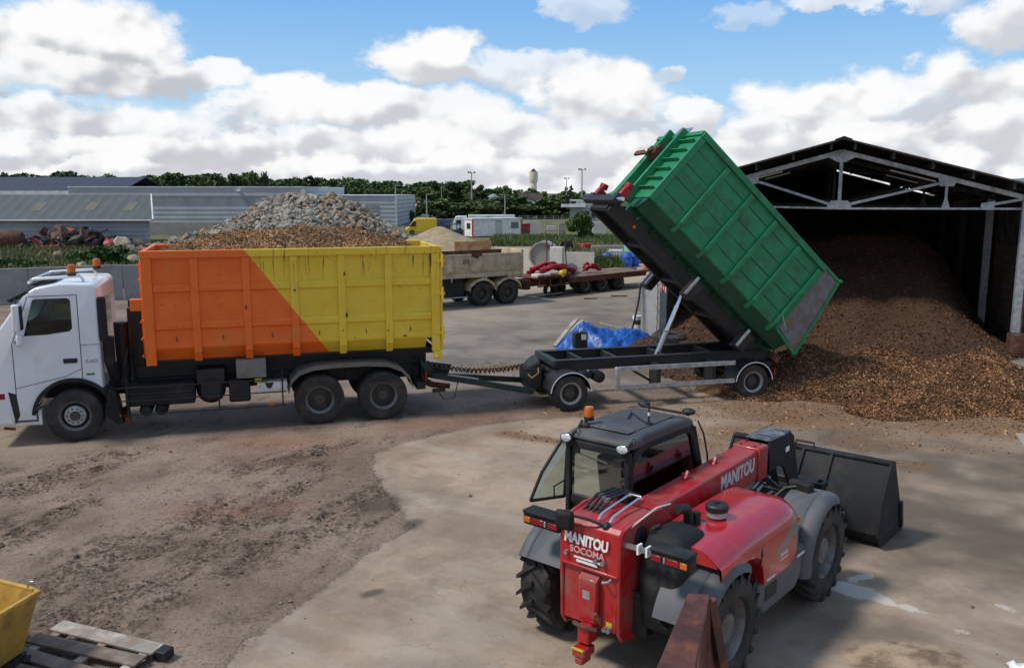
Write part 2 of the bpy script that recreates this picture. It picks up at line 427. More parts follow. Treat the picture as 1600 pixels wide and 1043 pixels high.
def mat_container():
    m, nt, b, p = newmat('containerpaint'); x, y, z = sep(nt, p)
    n = noise(nt, p, 2.2, 6, .6); fine = noise(nt, p, 24, 4, .6)
    d = (x - 2.03) * 2.33 - (2.32 - z) * 1.73 + (fine - .5) * .05        # the painted diagonal
    f = d.ss(-.004, .004, kind='LINEAR')
    org = mixc(nt, n.ss(.3, .7), (.80, .130, .008), (.86, .165, .012)); yel = mixc(nt, n.ss(.3, .7), (.74, .50, .026), (.80, .575, .045))
    c = mixc(nt, f, org, yel)
    st = noise(nt, comb(nt, x * 9, y, z * .55), 1.6, 4, .7)      # rust runs
    up = noise(nt, comb(nt, x * .9, y * .9, 0.0), 1.7, 2)
    run = st.ss(.57, .62) * z.ss(1.45, 2.05) * up.ss(.40, .52) * f.ss(0, 1, .25, 1)
    chip = noise(nt, p, 7, 7, .75).ss(.635, .68)
    c = mixc(nt, run * .9, c, (.07, .03, .015)); c = mixc(nt, chip * .8, c, (.10, .045, .02))
    grime = noise(nt, p, 1.1, 8, .7).ss(.52, .75) * .42
    c = mixc(nt, grime, c, (.34, .20, .06))
    nt.links.new(c.k, b.inputs['Base Color']); nt.links.new(fine.ss(.3, .7, .42, .62).k, b.inputs['Roughness'])
    setbump(nt, b, noise(nt, p, 2.2, 4), .35, .05)
mat_container()
def mat_hood():
    m, nt, b, p = newmat('hoodred'); x, y, z = sep(nt, p)
    n = noise(nt, p, 2.0, 6, .6); red = mixc(nt, n.ss(.35, .7), (.44, .007, .012), (.37, .010, .015))
    dust = noise(nt, p, 4.5, 8, .7).ss(.46, .74) * .26
    red = mixc(nt, dust, red, (.34, .13, .10))
    side = y.ss(-.84, -.90)
    crv = (x - 1.0).max(0.0); arc = 1.06 + crv.ss(0, .55) * .20
    band = ((z - arc).abs()).ss(.078, .070) * x.ss(1.02, 1.06) * x.ss(1.62, 1.58)
    vert = ((x - 1.60 - (1.30 - z).max(0.0) * .18).abs()).ss(.085, .078) * z.ss(.92, .95) * z.ss(1.42, 1.38)
    c = mixc(nt, band.max(vert) * side, red, (.15, .13, .125))
    nt.links.new(c.k, b.inputs['Base Color']); b.inputs['Roughness'].default_value = .22; b.inputs['Coat Weight'].default_value = .6; b.inputs['Coat Roughness'].default_value = .1
mat_hood()
def mat_cheek():
    m, nt, b, p = newmat('cheek'); n = noise(nt, p, 2.1, 7, .65)
    c = mixc(nt, noise(nt, p, 5, 5).ss(.3, .7), (.12, .12, .125), (.19, .19, .195)); c = mixc(nt, n.ss(.46, .60) * .8, c, (.17, .105, .06))
    nt.links.new(c.k, b.inputs['Base Color']); b.inputs['Roughness'].default_value = .55
mat_cheek()
def mat_chips(name, a, b_, c_, sc=34):
    m, nt, b, p = newmat(name)
    vc = voro(nt, p, sc, 'Color'); r, g, bl = sep(nt, vc)
    c = mixc(nt, r.ss(.1, .9), a, b_); c = mixc(nt, g.ss(.86, .95), c, c_)
    c = mixc(nt, noise(nt, p, .9, 5, .6).ss(.35, .7) * .45, c, tuple(v * .5 for v in a))
    nt.links.new(c.k, b.inputs['Base Color']); b.inputs['Roughness'].default_value = .9
    h = voro(nt, p, sc, 'Distance') * -1.0 + noise(nt, p, sc * 1.7, 3) * .6; setbump(nt, b, h, .8, .05)
mat_chips('chipsdark', (.15, .062, .024), (.24, .115, .05), (.46, .29, .15))
mat_chips('chipsload', (.38, .245, .13), (.50, .335, .185), (.58, .42, .25), 44)
mat_chips('chipsmain', (.050, .024, .011), (.088, .042, .019), (.20, .115, .055))
pm('chip_a', (.23, .108, .044), .85, var=.35, vs=1.5)
pm('chip_b', (.125, .055, .024), .85, var=.3, vs=1.5)
pm('chip_d', (.36, .23, .115), .85, var=.3, vs=1.5)
pm('chip_shaded', (.12, .057, .026), .9, var=.35, vs=1.5)  # chip colour with the barn's shade mixed in
pm('chip_c', (.48, .27, .14), .8, var=.3, vs=1.5)
pm('rub_a', (.31, .285, .24), .9, var=.15, vs=2, bump=.2)
pm('rub_b', (.25, .215, .175), .9, var=.2, vs=2, bump=.2)
pm('rub_c', (.40, .372, .315), .9, var=.1, vs=2, bump=.2)
pm('rub_d', (.28, .18, .11), .9, var=.2, vs=2, bump=.2)
pm('scrap_a', (.035, .032, .033), .7, var=.3); pm('scrap_b', (.10, .045, .03), .8, var=.4); pm('scrap_c', (.22, .23, .25), .5, .4); pm('scrap_d', (.33, .05, .045), .6)
pm('sandheap', (.34, .255, .155), .95, var=.2, vs=1.2, dirt=.4, dcol=(.26, .23, .13), ds=1.6, bump=.5, bs=9)
def leafmat(name, a, b_, sc=.6):
    m, nt, b, p = newmat(name); oi = nt.nodes.new('ShaderNodeObjectInfo'); rnd = X(nt, oi.outputs['Random'])
    n = noise(nt, p, sc, 5, .65); c = mixc(nt, (n + (rnd - .5) * .28).ss(.32, .68), a, b_)
    nt.links.new(c.k, b.inputs['Base Color']); b.inputs['Roughness'].default_value = .6; b.inputs['Specular IOR Level'].default_value = .25
    return m
leafmat('leafdark', (.026, .050, .018), (.080, .120, .036), .35)
leafmat('leafmid', (.040, .078, .022), (.115, .17, .045), .4)
leafmat('leafbright', (.06, .10, .022), (.14, .20, .05), .4)
leafmat('leafshrub', (.022, .060, .014), (.085, .16, .035), 1.5)
leafmat('conifer', (.012, .026, .018), (.03, .055, .03), .4)
leafmat('grassblade', (.07, .085, .03), (.17, .165, .065), .25)
leafmat('weed', (.06, .10, .028), (.16, .185, .065), .8)

def mat_tarp():
    m, nt, b, p = newmat('tarp'); c = mixc(nt, noise(nt, p, 2.5, 5).ss(.3, .7), (.010, .075, .33), (.022, .13, .47))
    nt.links.new(c.k, b.inputs['Base Color']); b.inputs['Roughness'].default_value = .38
    setbump(nt, b, noise(nt, p, 7, 4, .6, 1.0), .5, .05)
mat_tarp()
# ---------------------------------------------------------------- ground
def sstep(a, b, x):
    t = np.clip((x - a) / (b - a), 0, 1); return t * t * (3 - 2 * t)
def inpoly(x, y, P):
    r = np.zeros(x.shape, bool); n = len(P)
    for i in range(n):
        (x1, y1), (x2, y2) = P[i], P[(i + 1) % n]
        if y1 == y2: continue
        c = ((y1 > y) != (y2 > y)) & (x < (x2 - x1) * (y - y1) / (y2 - y1) + x1); r ^= c
    return r
def segd(x, y, a, b):
    ax, ay, bx, by = a[0], a[1], b[0], b[1]; L = (bx - ax) ** 2 + (by - ay) ** 2
    t = np.clip(((x - ax) * (bx - ax) + (y - ay) * (by - ay)) / L, 0, 1)
    return np.hypot(x - ax - t * (bx - ax), y - ay - t * (by - ay))
SLAB = [gp(*p)[:2] for p in ((372, 1043), (388, 1004), (440, 965), (500, 922), (548, 880), (580, 857), (618, 838), (655, 823), (652, 814), (628, 800), (612, 776), (600, 760), (590, 738), (583, 718), (600, 703), (640, 690), (690, 676), (760, 664), (830, 655))]
SLAB = [(SLAB[0][0] + .3, -30)] + [tuple(v) for v in SLAB] + [(3.0, 19.6), (5.5, 22.5), (30, 18.0), (30, -30)]
RUT = [(gp(30, 945), gp(300, 840), .55), (gp(270, 850), gp(460, 735), .5), (gp(140, 965), gp(330, 880), .45), (gp(330, 880), gp(520, 800), .5), (gp(400, 730), gp(530, 695), .35), (gp(530, 800), gp(620, 770), .55), (gp(0, 770), gp(150, 715), .4), (gp(0, 840), gp(120, 790), .35)]
def f_slab(x, y):
    wx = (vnoise(x, y, 1.6, 3, 4) - .5) * .38; wy = (vnoise(x, y, 1.6, 9, 4) - .5) * .38
    return inpoly(x + wx, y + wy, SLAB).astype(float)
DIRV = (gp(450, 735) - gp(100, 925)); DIRV = DIRV / DIRV.length
def rutn(x, y, s):
    a = x * DIRV.x + y * DIRV.y; c = -x * DIRV.y + y * DIRV.x
    return vnoise(a * .85, c * 2.1, 1.7, s, 5)
def f_soft(x, y):
    t = 0
    for k in range(12):
        a = k * 2.4; r = .12 + .62 * ((k * .37) % 1); t = t + f_slab(x + math.cos(a) * r, y + math.sin(a) * r)
    return t / 12
def f_mud(x, y):
    m = np.zeros(x.shape)
    for a, b, w in RUT: m = np.maximum(m, np.exp(-(segd(x, y, a, b) / (w * 1.45)) ** 2))
    m = m * (.30 + .8 * sstep(.34, .62, rutn(x, y, 21))) * (.5 + 1.0 * vnoise(x, y, 3.5, 23, 4)) + .40 * sstep(.54, .72, rutn(x, y, 5)) * (y < 26) * (y > 5)
    return np.clip(m, 0, 1) * (1 - f_slab(x, y))
def f_chip(x, y):
    m = np.zeros(x.shape)
    for (a, b, w, k) in [(gp(1200, 640), gp(1600, 665), 1.7, 1), (gp(1230, 600), gp(1560, 600), 2.2, 1), (gp(900, 640), gp(1200, 640), 1.5, .55), (gp(1080, 690), gp(1230, 660), 1.2, .6),
                         (gp(790, 678), gp(870, 690), .30, .9), (gp(760, 575), gp(840, 572), .8, .7), (gp(790, 632), gp(860, 625), .45, .6), (gp(1400, 725), gp(1440, 728), .3, .8), (gp(980, 575), gp(1140, 575), 1.2, .7), (gp(1340, 690), gp(1560, 700), .9, .5), (gp(960, 520), gp(1060, 545), .9, .8)]:
        m = np.maximum(m, k * np.exp(-(segd(x, y, a, b) / w) ** 2))
    return np.clip(m * (.55 + .9 * vnoise(x, y, 1.3, 31, 5)), 0, 1)
def f_sand(x, y):
    return np.clip(sstep(44, 50, y) * (1 - sstep(78, 86, y)) * sstep(-8, -4, x) * (1 - sstep(12, 20, x)) + .6 * np.exp(-(segd(x, y, (-3, 34), (3, 47)) / 2.6) ** 2) + .5 * np.exp(-(segd(x, y, gp(0, 690), gp(90, 700)) / 1.0) ** 2), 0, 1)
def f_grass(x, y):
    g = np.zeros(x.shape)
    g = np.maximum(g, sstep(44, 48, y + x * .15) * sstep(-8, -12, x) * sstep(.34, .52, vnoise(x, y, .18, 4, 4) + .12 * sstep(60, 50, y)))
    g = np.maximum(g, sstep(80, 84, y + (vnoise(x, y, .3, 8) - .5) * 5))
    return g
def f_red(x, y):
    m = np.zeros(x.shape)
    for a, b, w in [(gp(380, 690), gp(560, 690), .35), (gp(640, 665), gp(830, 640), .5), (gp(700, 690), gp(900, 665), .4), (gp(300, 800), gp(480, 790), .4), (gp(690, 700), gp(740, 702), .12)]:
        m = np.maximum(m, np.exp(-(segd(x, y, a, b) / w) ** 2))
    return np.clip(m * 1.4 * (vnoise(x, y, 1.1, 77, 5) - .15), 0, 1)
def f_dark(x, y):  # small stains, plus broad patches painting the shaded right side into the slab
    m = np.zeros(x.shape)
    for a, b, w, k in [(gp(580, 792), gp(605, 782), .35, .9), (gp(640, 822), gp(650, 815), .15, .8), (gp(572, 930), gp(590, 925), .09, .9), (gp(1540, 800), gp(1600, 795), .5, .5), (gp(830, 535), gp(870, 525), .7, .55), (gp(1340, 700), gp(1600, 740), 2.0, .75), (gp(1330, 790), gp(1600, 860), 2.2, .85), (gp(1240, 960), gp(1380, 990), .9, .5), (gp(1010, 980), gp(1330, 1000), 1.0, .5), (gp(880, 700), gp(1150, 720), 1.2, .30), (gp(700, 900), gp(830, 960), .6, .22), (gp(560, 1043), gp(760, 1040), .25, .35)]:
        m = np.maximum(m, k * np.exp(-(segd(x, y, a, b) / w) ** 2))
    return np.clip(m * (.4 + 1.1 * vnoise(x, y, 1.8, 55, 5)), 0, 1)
def f_pale(x, y):
    m = np.zeros(x.shape)
    for a, b, w, k in [(gp(1310, 915), gp(1350, 925), .22, .9), (gp(1350, 925), gp(1440, 960), .13, 1), (gp(1330, 905), gp(1360, 900), .12, .8), (gp(1560, 945), gp(1590, 955), .12, .5), (gp(1490, 985), gp(1520, 990), .1, .5)]:
        m = np.maximum(m, k * np.exp(-(segd(x, y, a, b) / w) ** 2))
    return np.clip(m * 2.2 * (vnoise(x, y, 3.5, 91, 5) - .12), 0, 1)
def f_z(x, y):
    s = f_slab(x, y); near = (y < 34) & (y > 4) & (np.abs(x) < 20)
    z = (vnoise(x, y, .35, 2, 4) - .5) * .05 * near
    s = f_soft(x, y) ** 1.5; z = s * (.006 + (vnoise(x, y, .4, 12, 3) - .5) * .01) + (1 - s) * (z + (vnoise(x, y, 2.2, 6, 4) - .5) * .030 * near)
    m = f_mud(x, y); z = z + m * ((rutn(x, y, 40) - .55) * .20 + (vnoise(x, y, 5, 60, 3) - .5) * .10) * near
    # sandy spill, bottom right
    q = gp(1415, 1032); z = z + .09 * np.exp(-(((x - q.x) / .50) ** 2 + ((y - q.y) / .30) ** 2)) * (1 + .6 * (vnoise(x, y, 5, 14, 4) - .5))
    return z
def f_spill(x, y):
    q = gp(1415, 1032); return np.clip(1.6 * np.exp(-(((x - q.x) / .58) ** 2 + ((y - q.y) / .36) ** 2)) * (.5 + .9 * vnoise(x, y, 4, 15, 4)), 0, 1)
xs = np.concatenate([-14 - np.geomspace(.1, 1400, 60)[::-1], np.arange(-14, 15, .07), 15 + np.geomspace(.1, 1400, 60)])
ys = np.concatenate([7 - np.geomspace(.1, 60, 25)[::-1], np.arange(7, 24, .07), np.arange(24, 34, .16), 34 + np.geomspace(.2, 3000, 120)])
def mat_ground():
    m, nt, b, p = newmat('ground')
    def A(n):
        a = nt.nodes.new('ShaderNodeAttribute'); a.attribute_name = n; return X(nt, a.outputs['Fac'])
    nb = noise(nt, p, .45, 8, .62); nm = noise(nt, p, 2.3, 8, .66); nf = noise(nt, p, 16, 5, .65); nv = noise(nt, p, 60, 3, .6)
    x, y, z = sep(nt, p)
    # compacted dirt
    c = mixc(nt, nb.ss(.36, .64), (.182, .128, .093), (.318, .238, .182))
    c = mixc(nt, nm.ss(.45, .75) * .5, c, (.325, .242, .188)); c = mixc(nt, nf.ss(.48, .66) * .55, c, (.115, .083, .062)); c = mixc(nt, noise(nt, p, 7, 6, .7).ss(.56, .68) * .45, c, (.085, .060, .045)); c = mixc(nt, nv.ss(.64, .74) * .6, c, (.40, .35, .29))
    # worn tarmac further back
    far = (y + (nb - .5) * 8.0).ss(20.5, 25.0) * (x + (nb - .5) * 6.0).ss(-14, -6)
    c = mixc(nt, far * .75, c, mixc(nt, nb.ss(.38, .62), (.165, .150, .135), (.27, .24, .205)))
    c = mixc(nt, A('sand') * .9, c, mixc(nt, nm.ss(.3, .7), (.36, .29, .21), (.44, .37, .28)))
    c = mixc(nt, A('red') * .75, c, (.30, .135, .085))
    # slab
    rt = comb(nt, x * .9 + y * .42, y * .9 - x * .42, 0.0); st = noise(nt, comb(nt, x * .5 + y * .8, (y * .5 - x * .9) * .22, 0.0), 1.4, 6, .6)
    s = mixc(nt, nb.ss(.35, .65), (.262, .192, .138), (.410, .312, .230)); s = mixc(nt, st.ss(.46, .66) * .45, s, (.42, .365, .295)); s = mixc(nt, nm.ss(.50, .78) * .55, s, (.20, .155, .115))
    s = mixc(nt, nf.ss(.62, .74) * .35, s, (.15, .12, .10)); s = mixc(nt, nv.ss(.67, .74) * .5, s, (.13, .10, .08))
    vk = voro(nt, p, .33, 'Distance', 'DISTANCE_TO_EDGE'); wv = (vk + (nm - .5) * .05)
    s = mixc(nt, wv.abs().ss(.010, .003) * .10 * nb.ss(.45, .6), s, (.10, .08, .065))
    fo = A('slab'); sf = A('soft'); f = (sf * 1.1 + (nf - .5) * .55 + (nm - .5) * .40).ss(.42, .62)
    s = mixc(nt, ((sf - .62).abs()).ss(.16, .05) * .40 * nm.ss(.42, .56), s, (.44, .385, .32)); s = mixc(nt, (sf + (nm - .5) * 1.2).ss(.95, .55) * .5, s, (.24, .175, .135))
    ck = noise(nt, p, .42, 4, .5, .6); s = mixc(nt, ((ck - .5).abs()).ss(.0030, .0008) * .22, s, (.09, .07, .055)); s = mixc(nt, noise(nt, comb(nt, x * .35 + y * .6, y * .35 - x * .6, 4.0), 1.1, 9, .72).ss(.48, .64) * .45, s, (.185, .138, .10))
    c = mixc(nt, f, c, s)
    c = mixc(nt, A('mud').ss(.10, .7) * ((nf * .6 + noise(nt, p, 6, 6, .7) * .5).ss(.46, .64, .10, 1)), c, mixc(nt, nm.ss(.4, .65), (.052, .035, .024), (.130, .088, .063)))
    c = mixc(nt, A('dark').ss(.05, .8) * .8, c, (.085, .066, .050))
    c = mixc(nt, A('chip').ss(.12, .85) * .85, c, mixc(nt, nv.ss(.4, .66), (.12, .060, .03), (.28, .17, .09)))
    c = mixc(nt, (A('pale') + (nf - .5) * .7).ss(.38, .62) * .70, c, (.56, .52, .47))
    c = mixc(nt, (A('spill') + (nf - .5) * .5).ss(.25, .6), c, mixc(nt, nm.ss(.40, .60), (.17, .118, .078), (.38, .28, .19)))
    g = mixc(nt, nb.ss(.35, .62), (.075, .085, .030), (.16, .15, .065)); g = mixc(nt, nm.ss(.5, .7) * .6, g, (.22, .19, .10))
    # ripening field far out
    fld = y.ss(318, 322) * y.ss(372, 365) * x.ss(-44, -42) * x.ss(-12, -20)
    g = mixc(nt, fld, g, (.42, .36, .13))
    c = mixc(nt, A('grass'), c, g)
    nt.links.new(c.k, b.inputs['Base Color']); b.inputs['Roughness'].default_value = .93; b.inputs['Specular IOR Level'].default_value = .25
    setbump(nt, b, (nf * .9 + nv * .5 + nm * .8) * (1.0 - f * .78), .75, .04)
mat_ground()
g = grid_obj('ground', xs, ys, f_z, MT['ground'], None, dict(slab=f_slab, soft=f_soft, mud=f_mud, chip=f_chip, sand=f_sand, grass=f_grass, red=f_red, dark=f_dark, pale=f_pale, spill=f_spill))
tag(g, kind='structure')

# loose stones and crumbs on the yard
def pebbles():
    n = 4600; x = rng.uniform(-9, 8, n); y = rng.uniform(8.2, 19, n)
    m = f_mud(x, y); s = f_slab(x, y); keep = rng.random(n) < (.22 + .8 * m) * np.where(s > .5, .10, 1); x, y = x[keep], y[keep]
    z = f_z(x, y); n = len(x); sz = rng.gamma(2, .006, n) + .008
    C = np.stack([x, y, z + sz * .2], -1); mb = MB()
    for i in range(n):
        r = sz[i]; mb.cur = int(rng.integers(0, 3)); a = rng.uniform(0, 6.28)
        M = Matrix.Translation(C[i]) @ Euler((rng.uniform(-.5, .5), rng.uniform(-.5, .5), a)).to_matrix().to_4x4()
        mb.add([(r, 0, 0), (-r * .8, 0, 0), (0, r * .8, 0), (0, -r, 0), (0, 0, r * .6), (0, 0, -r * .6)], [(0, 2, 4), (2, 1, 4), (1, 3, 4), (3, 0, 4), (2, 0, 5), (1, 2, 5), (3, 1, 5), (0, 3, 5)], M)
    tag(mb.build('gravel', [MT['rub_b'], MT['woodbrown'], MT['rub_d']], smooth=0, norm=False), kind='stuff')
pebbles()
def clods():
    n = 9000; x = rng.uniform(-10, -.5, n); y = rng.uniform(8.2, 18.5, n); k = rng.random(n) < np.clip(f_mud(x, y), 0, 1) ** 2.2; x, y = x[k], y[k]
    z = f_z(x, y); sz = rng.gamma(2.0, .006, len(x)) + .008; mb = MB()
    for i in range(len(x)):
        r = sz[i]; M = Matrix.Translation((x[i], y[i], z[i] + r * .1)) @ Euler((rng.uniform(-.4, .4), rng.uniform(-.4, .4), rng.uniform(0, 6.28))).to_matrix().to_4x4()
        mb.add([(r * 1.3, 0, 0), (-r, 0, 0), (0, r * .8, 0), (0, -r, 0), (0, 0, r * .55), (0, 0, -r * .5)], [(0, 2, 4), (2, 1, 4), (1, 3, 4), (3, 0, 4)], M)
    tag(mb.build('mud_clods', MT['clod'], smooth=0, norm=False), kind='stuff')
clods()

# drain strip by the barn
def drain():
    a, b_, c, d = gp(1575, 686, .03), gp(1592, 676, .03), gp(1632, 740, .03), gp(1612, 760, .03)
    u = (c - b_).normalized(); n = Vector((-u.y, u.x, 0))
    mb = MB()
    for k, w in ((0.0, .17), (.30, .17)):
        p = b_ - n * (-.02 - k); mb.bar((p.x, p.y, .0), (p.x + u.x * 6, p.y + u.y * 6, .0), w, .07)
    mb.build('kerb_strip', MT['concrete'], bev=.01)['kind'] = 'structure'
drain()

# ---------------------------------------------------------------- barn
BA = R(-18)
BO = Vector((5.24, 30.16, 0)); BU = Vector((math.cos(BA), math.sin(BA), 0)); BN = Vector((-BU.y, BU.x, 0))
def bx_of(px, z=4.5):
    lo, hi = -5, 20
    for _ in range(40):
        t = (lo + hi) / 2; P = BO + BU * t
        yc = P.y * cP - (z - CAM_H) * sP
        if 800 + F_PX * P.x / yc < px: lo = t
        else: hi = t
    return lo
def barn():
    t = empty('storage_barn', BO, (0, 0, BA), 'dark open-fronted storage barn with a grey steel roof truss', 'barn')
    rx, zr, sl_ = bx_of(1317, 6.6), 6.66, .272; L0, L1, DP = -.75, 12.2, 24
    def zt(x): return zr - abs(x - rx) * sl_
    mb = MB()
    for a, b in ((L0, rx), (rx, L1)):
        mb.prism([(a, zt(a)), (b, zt(b)), (b, zt(b) - .05), (a, zt(a) - .05)], -.75, DP)
    roof = mb.build('roof', MT['barnroof'], t, smooth=0)
    mb = MB(); mb.prism([(rx - .25, zt(rx - .25) + .03), (rx, zr + .05), (rx + .25, zt(rx + .25) + .03), (rx + .25, zt(rx + .25) + .005), (rx, zr + .02), (rx - .25, zt(rx - .25) + .005)], -.78, DP); mb.build('ridge_cap', MT['roofdark'], roof, smooth=0)
    for k in range(6):
        for sgn in (-1, 1):
            x = rx + sgn * (.35 + k * 1.12)
            if L0 < x < L1:
                mb = MB(); z = zt(x) - .06; mb.box(x - .035, x + .035, -.68, DP, z - .20, z); mb.build('purlin', MT['roofdark'], roof, smooth=0)
    def truss(y, full=True):
        tr = empty('roof_truss', (0, y, 0)); tr.parent = t
        b = MB(); z0 = .30
        for a, c in ((-.1, rx), (rx, 11.15)):
            b.bar((a, 0, zt(a) - z0 - .09), (c, 0, zt(c) - z0 - .09), .14, .15)
        b.build('top_chord', MT['galv'], tr, bev=.01)
        b = MB(); zc = 4.48
        b.bar((-.1, 0, zc + .06), (2.9, 0, zc + .05), .09, .06); b.bar((2.9, 0, zc + .05), (rx, 0, zc), .09, .06); b.bar((rx, 0, zc), (11.15, 0, zc + .02), .09, .06); b.build('tie_bar', MT['galv'], tr)
        xl, xr, xv = bx_of(1172), bx_of(1477), bx_of(1477)
        b = MB(); b.box(rx - .055, rx + .055, -.05, .05, zc, zr - .5); b.build('king_post', MT['galv'], tr, bev=.008)
        for p, q in (((rx - .25, zc + .12), (xl, zt(xl) - z0 - .2)), ((rx + .25, zc + .12), (xr, zt(xr) - z0 - .2)), ((bx_of(1537), zc + .1), (bx_of(1598), zt(bx_of(1598)) - z0 - .15))):
            b = MB(); b.bar((p[0], 0, p[1]), (q[0], 0, q[1]), .08, .085); b.build('brace', MT['galv'], tr, bev=.006)
        b = MB(); b.box(xv - .04, xv + .04, -.04, .04, zc, zt(xv) - z0 - .1); b.build('post', MT['galv'], tr)
        def gus(poly, y=-.07):
            b = MB(); b.prism(poly, y, y + .014); b.build('gusset_plate', MT['galv'], tr)
        gus([(rx - .42, zc - .03), (rx + .42, zc - .03), (rx + .26, zc + .25), (rx - .26, zc + .25)])
        gus([(rx - .4, zt(rx - .4) - z0 - .16), (rx, zr - z0 - .06), (rx + .4, zt(rx + .4) - z0 - .16), (rx + .12, zr - z0 - .42), (rx - .12, zr - z0 - .42)], -.085)
        for x in (xl, xr): gus([(x - .3, zt(x - .3) - z0 - .02), (x + .3, zt(x + .3) - z0 - .02), (x + .2, zt(x) - z0 - .34), (x - .2, zt(x) - z0 - .34)], -.085)
        gus([(xv - .14, zc - .02), (xv + .14, zc - .02), (xv + .05, zc + .28), (xv - .05, zc + .28)])
        x = bx_of(1540); gus([(x - .14, zc - .02), (x + .2, zc - .02), (x + .26, zc + .25), (x - .14, zc + .18)])
    truss(.05)
    gal = MT['galv']; MT['galv'] = pm('shadedgalv', (.05, .05, .05), .6, .3)  # inner trusses and rear posts: galvanised steel with barn shade in its colour
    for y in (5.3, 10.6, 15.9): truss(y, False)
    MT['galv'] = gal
    def ibeam(b, x, y, h=4.9, w=.22, z0=0):
        b.box(x - w / 2, x + w / 2, y - w / 2, y - w / 2 + .02, z0, h); b.box(x - w / 2, x + w / 2, y + w / 2 - .02, y + w / 2, z0, h); b.box(x - .01, x + .01, y - w / 2 + .02, y + w / 2 - .02, z0, h)
    rp = bx_of(1592, 2)
    for k in range(4):
        for x in (0.0, rp):
            b = MB(); ibeam(b, x, .05 + k * 5.3, zt(x) - .3 if x else 4.75); b.build('post', MT['galv' if k < 2 else 'shadedgalv'], t)
    sg = MB(); sg.box(-.10, .10, -.075, -.066, 1.58, 1.84); s = sg.build('sign', MT['signred'], t)
    s['label'] = 'small red and white number sign fixed to the barn post'
    sb = MB(); sb.box(-.10, -.055, -.079, -.0765, 1.58, 1.84); sb.box(.055, .10, -.079, -.0765, 1.58, 1.84); sb.build('border', MT['text_white'], s)
    text('number', '1', .2, Matrix.Translation((0, -.079, 1.71)) @ Euler((R(90), 0, 0)).to_matrix().to_4x4(), MT['text_white'], s, bold=.006)
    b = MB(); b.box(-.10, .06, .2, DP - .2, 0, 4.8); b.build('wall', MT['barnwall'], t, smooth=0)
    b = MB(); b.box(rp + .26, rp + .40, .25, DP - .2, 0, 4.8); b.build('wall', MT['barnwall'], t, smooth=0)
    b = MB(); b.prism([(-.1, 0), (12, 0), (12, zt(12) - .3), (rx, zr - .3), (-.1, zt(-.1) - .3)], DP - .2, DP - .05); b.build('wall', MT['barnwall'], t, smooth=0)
    b = MB()
    for k in range(9): b.box(rp + .18, rp + .24, .6, 4.9, .5 + k * .31, .5 + k * .31 + .29)
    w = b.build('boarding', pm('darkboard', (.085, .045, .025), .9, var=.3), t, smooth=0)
    em = bpy.data.materials.new('tubelight'); em.use_nodes = True; em.node_tree.nodes['Principled BSDF'].inputs['Emission Color'].default_value = (1, .97, .9, 1); em.node_tree.nodes['Principled BSDF'].inputs['Emission Strength'].default_value = .03
    for (x, y) in ((rx - 2.6, 3.2), (rx - 2.4, 8.4), (rx + 2.5, 3.6), (rx + 2.8, 8.6)):
        b = MB(); z = zt(x) - .42; b.bar((x - .75, y, z - .2 * (1 if x < rx else -1) * 1), (x + .75, y, z + .2 * (1 if x < rx else -1)), .05, .05); b.build('strip_lamp', em, t)
    # neighbouring roof behind on the right
    n = empty('lean_to_shed', BO + BU * 14.2 + BN * 9, (0, 0, BA), 'low pale grey roofed shed behind the right side of the open barn', 'shed')
    b = MB(); b.prism([(-1.4, 5.55), (6, 5.2), (6, 5.05), (-1.4, 5.4)], 0, 8); b.build('roof', MT['farroof'], n, smooth=0)
    b = MB(); b.box(-.9, 5.6, .4, 7.6, 0, 4.98); b.build('wall', MT['shedwall'], n, smooth=0)
    return t
barn()
def local_b(bx, by, z=0): return BO + BU * bx + BN * by + Vector((0, 0, z))
def small_barn_things():
    t = empty('concrete_slab', local_b(-.42, -.25), (0, 0, BA), 'upright pale concrete wall slab with a jagged edge beside the steel barn post', 'wall slab')
    b = MB(); P = [(-.30, 0), (.25, 0)] + [(.25 + (.03 if k % 2 else 0), .18 * k) for k in range(1, 11)] + [(.24, 1.98), (-.26, 2.02)]
    b.prism(P, -.09, .09); b.build('slab', MT['concretewhite'], t, bev=.008)
    b = MB(); b.tube([(-.62, -.4, .02), (-.5, -.32, .5), (-.36, -.2, 1.3), (-.30, -.14, 1.93)], .035, 8)
    tag(b.build('steel_pole', MT['chassis'], loc=local_b(-.42, -.25), smooth=60), 'thin dark pole leaning on the concrete slab by the barn', 'pole').rotation_euler = (0, 0, BA)
    p = gp(996, 512); t = empty('paint_bucket', (p.x, p.y, 0), (0, 0, 0), 'white plastic paint bucket with a dark label on the yard beside the concrete slab', 'bucket')
    b = MB(); b.lathe([(0, 0), (.15, 0), (.18, .42), (.195, .42), (.195, .46), (0, .46)], (0, 0, 0), 'z', 20); body = b.build('body', MT['dirtywhite'], t)
    b = MB(); b.lathe([(.163, .14), (.177, .32)], (0, 0, 0), 'z', 20, R(200), R(330)); b.build('paper_label', MT['text_dark'], t)
    b = MB(); b.tube([(-.19, 0, .42), (-.14, -.12, .32), (0, -.18, .28), (.14, -.12, .32), (.19, 0, .42)], .008, 5); b.build('handle', MT['steel'], t)
    # rusty spring-like stack at the foot of the right post
    q = local_b(bx_of(1588, .3) - .1, -.35)
    b = MB()
    for k in range(9): b.lathe([(.22, -.02), (.26, -.02), (.26, .02), (.22, .02), (.22, -.02)], (0, 0, .10 + k * .075), 'z', 20)
    tag(b.build('wire_coil', MT['rust'], loc=q), 'rusty brown wire coil standing at the foot of the right barn post', 'wire coil')
small_barn_things()

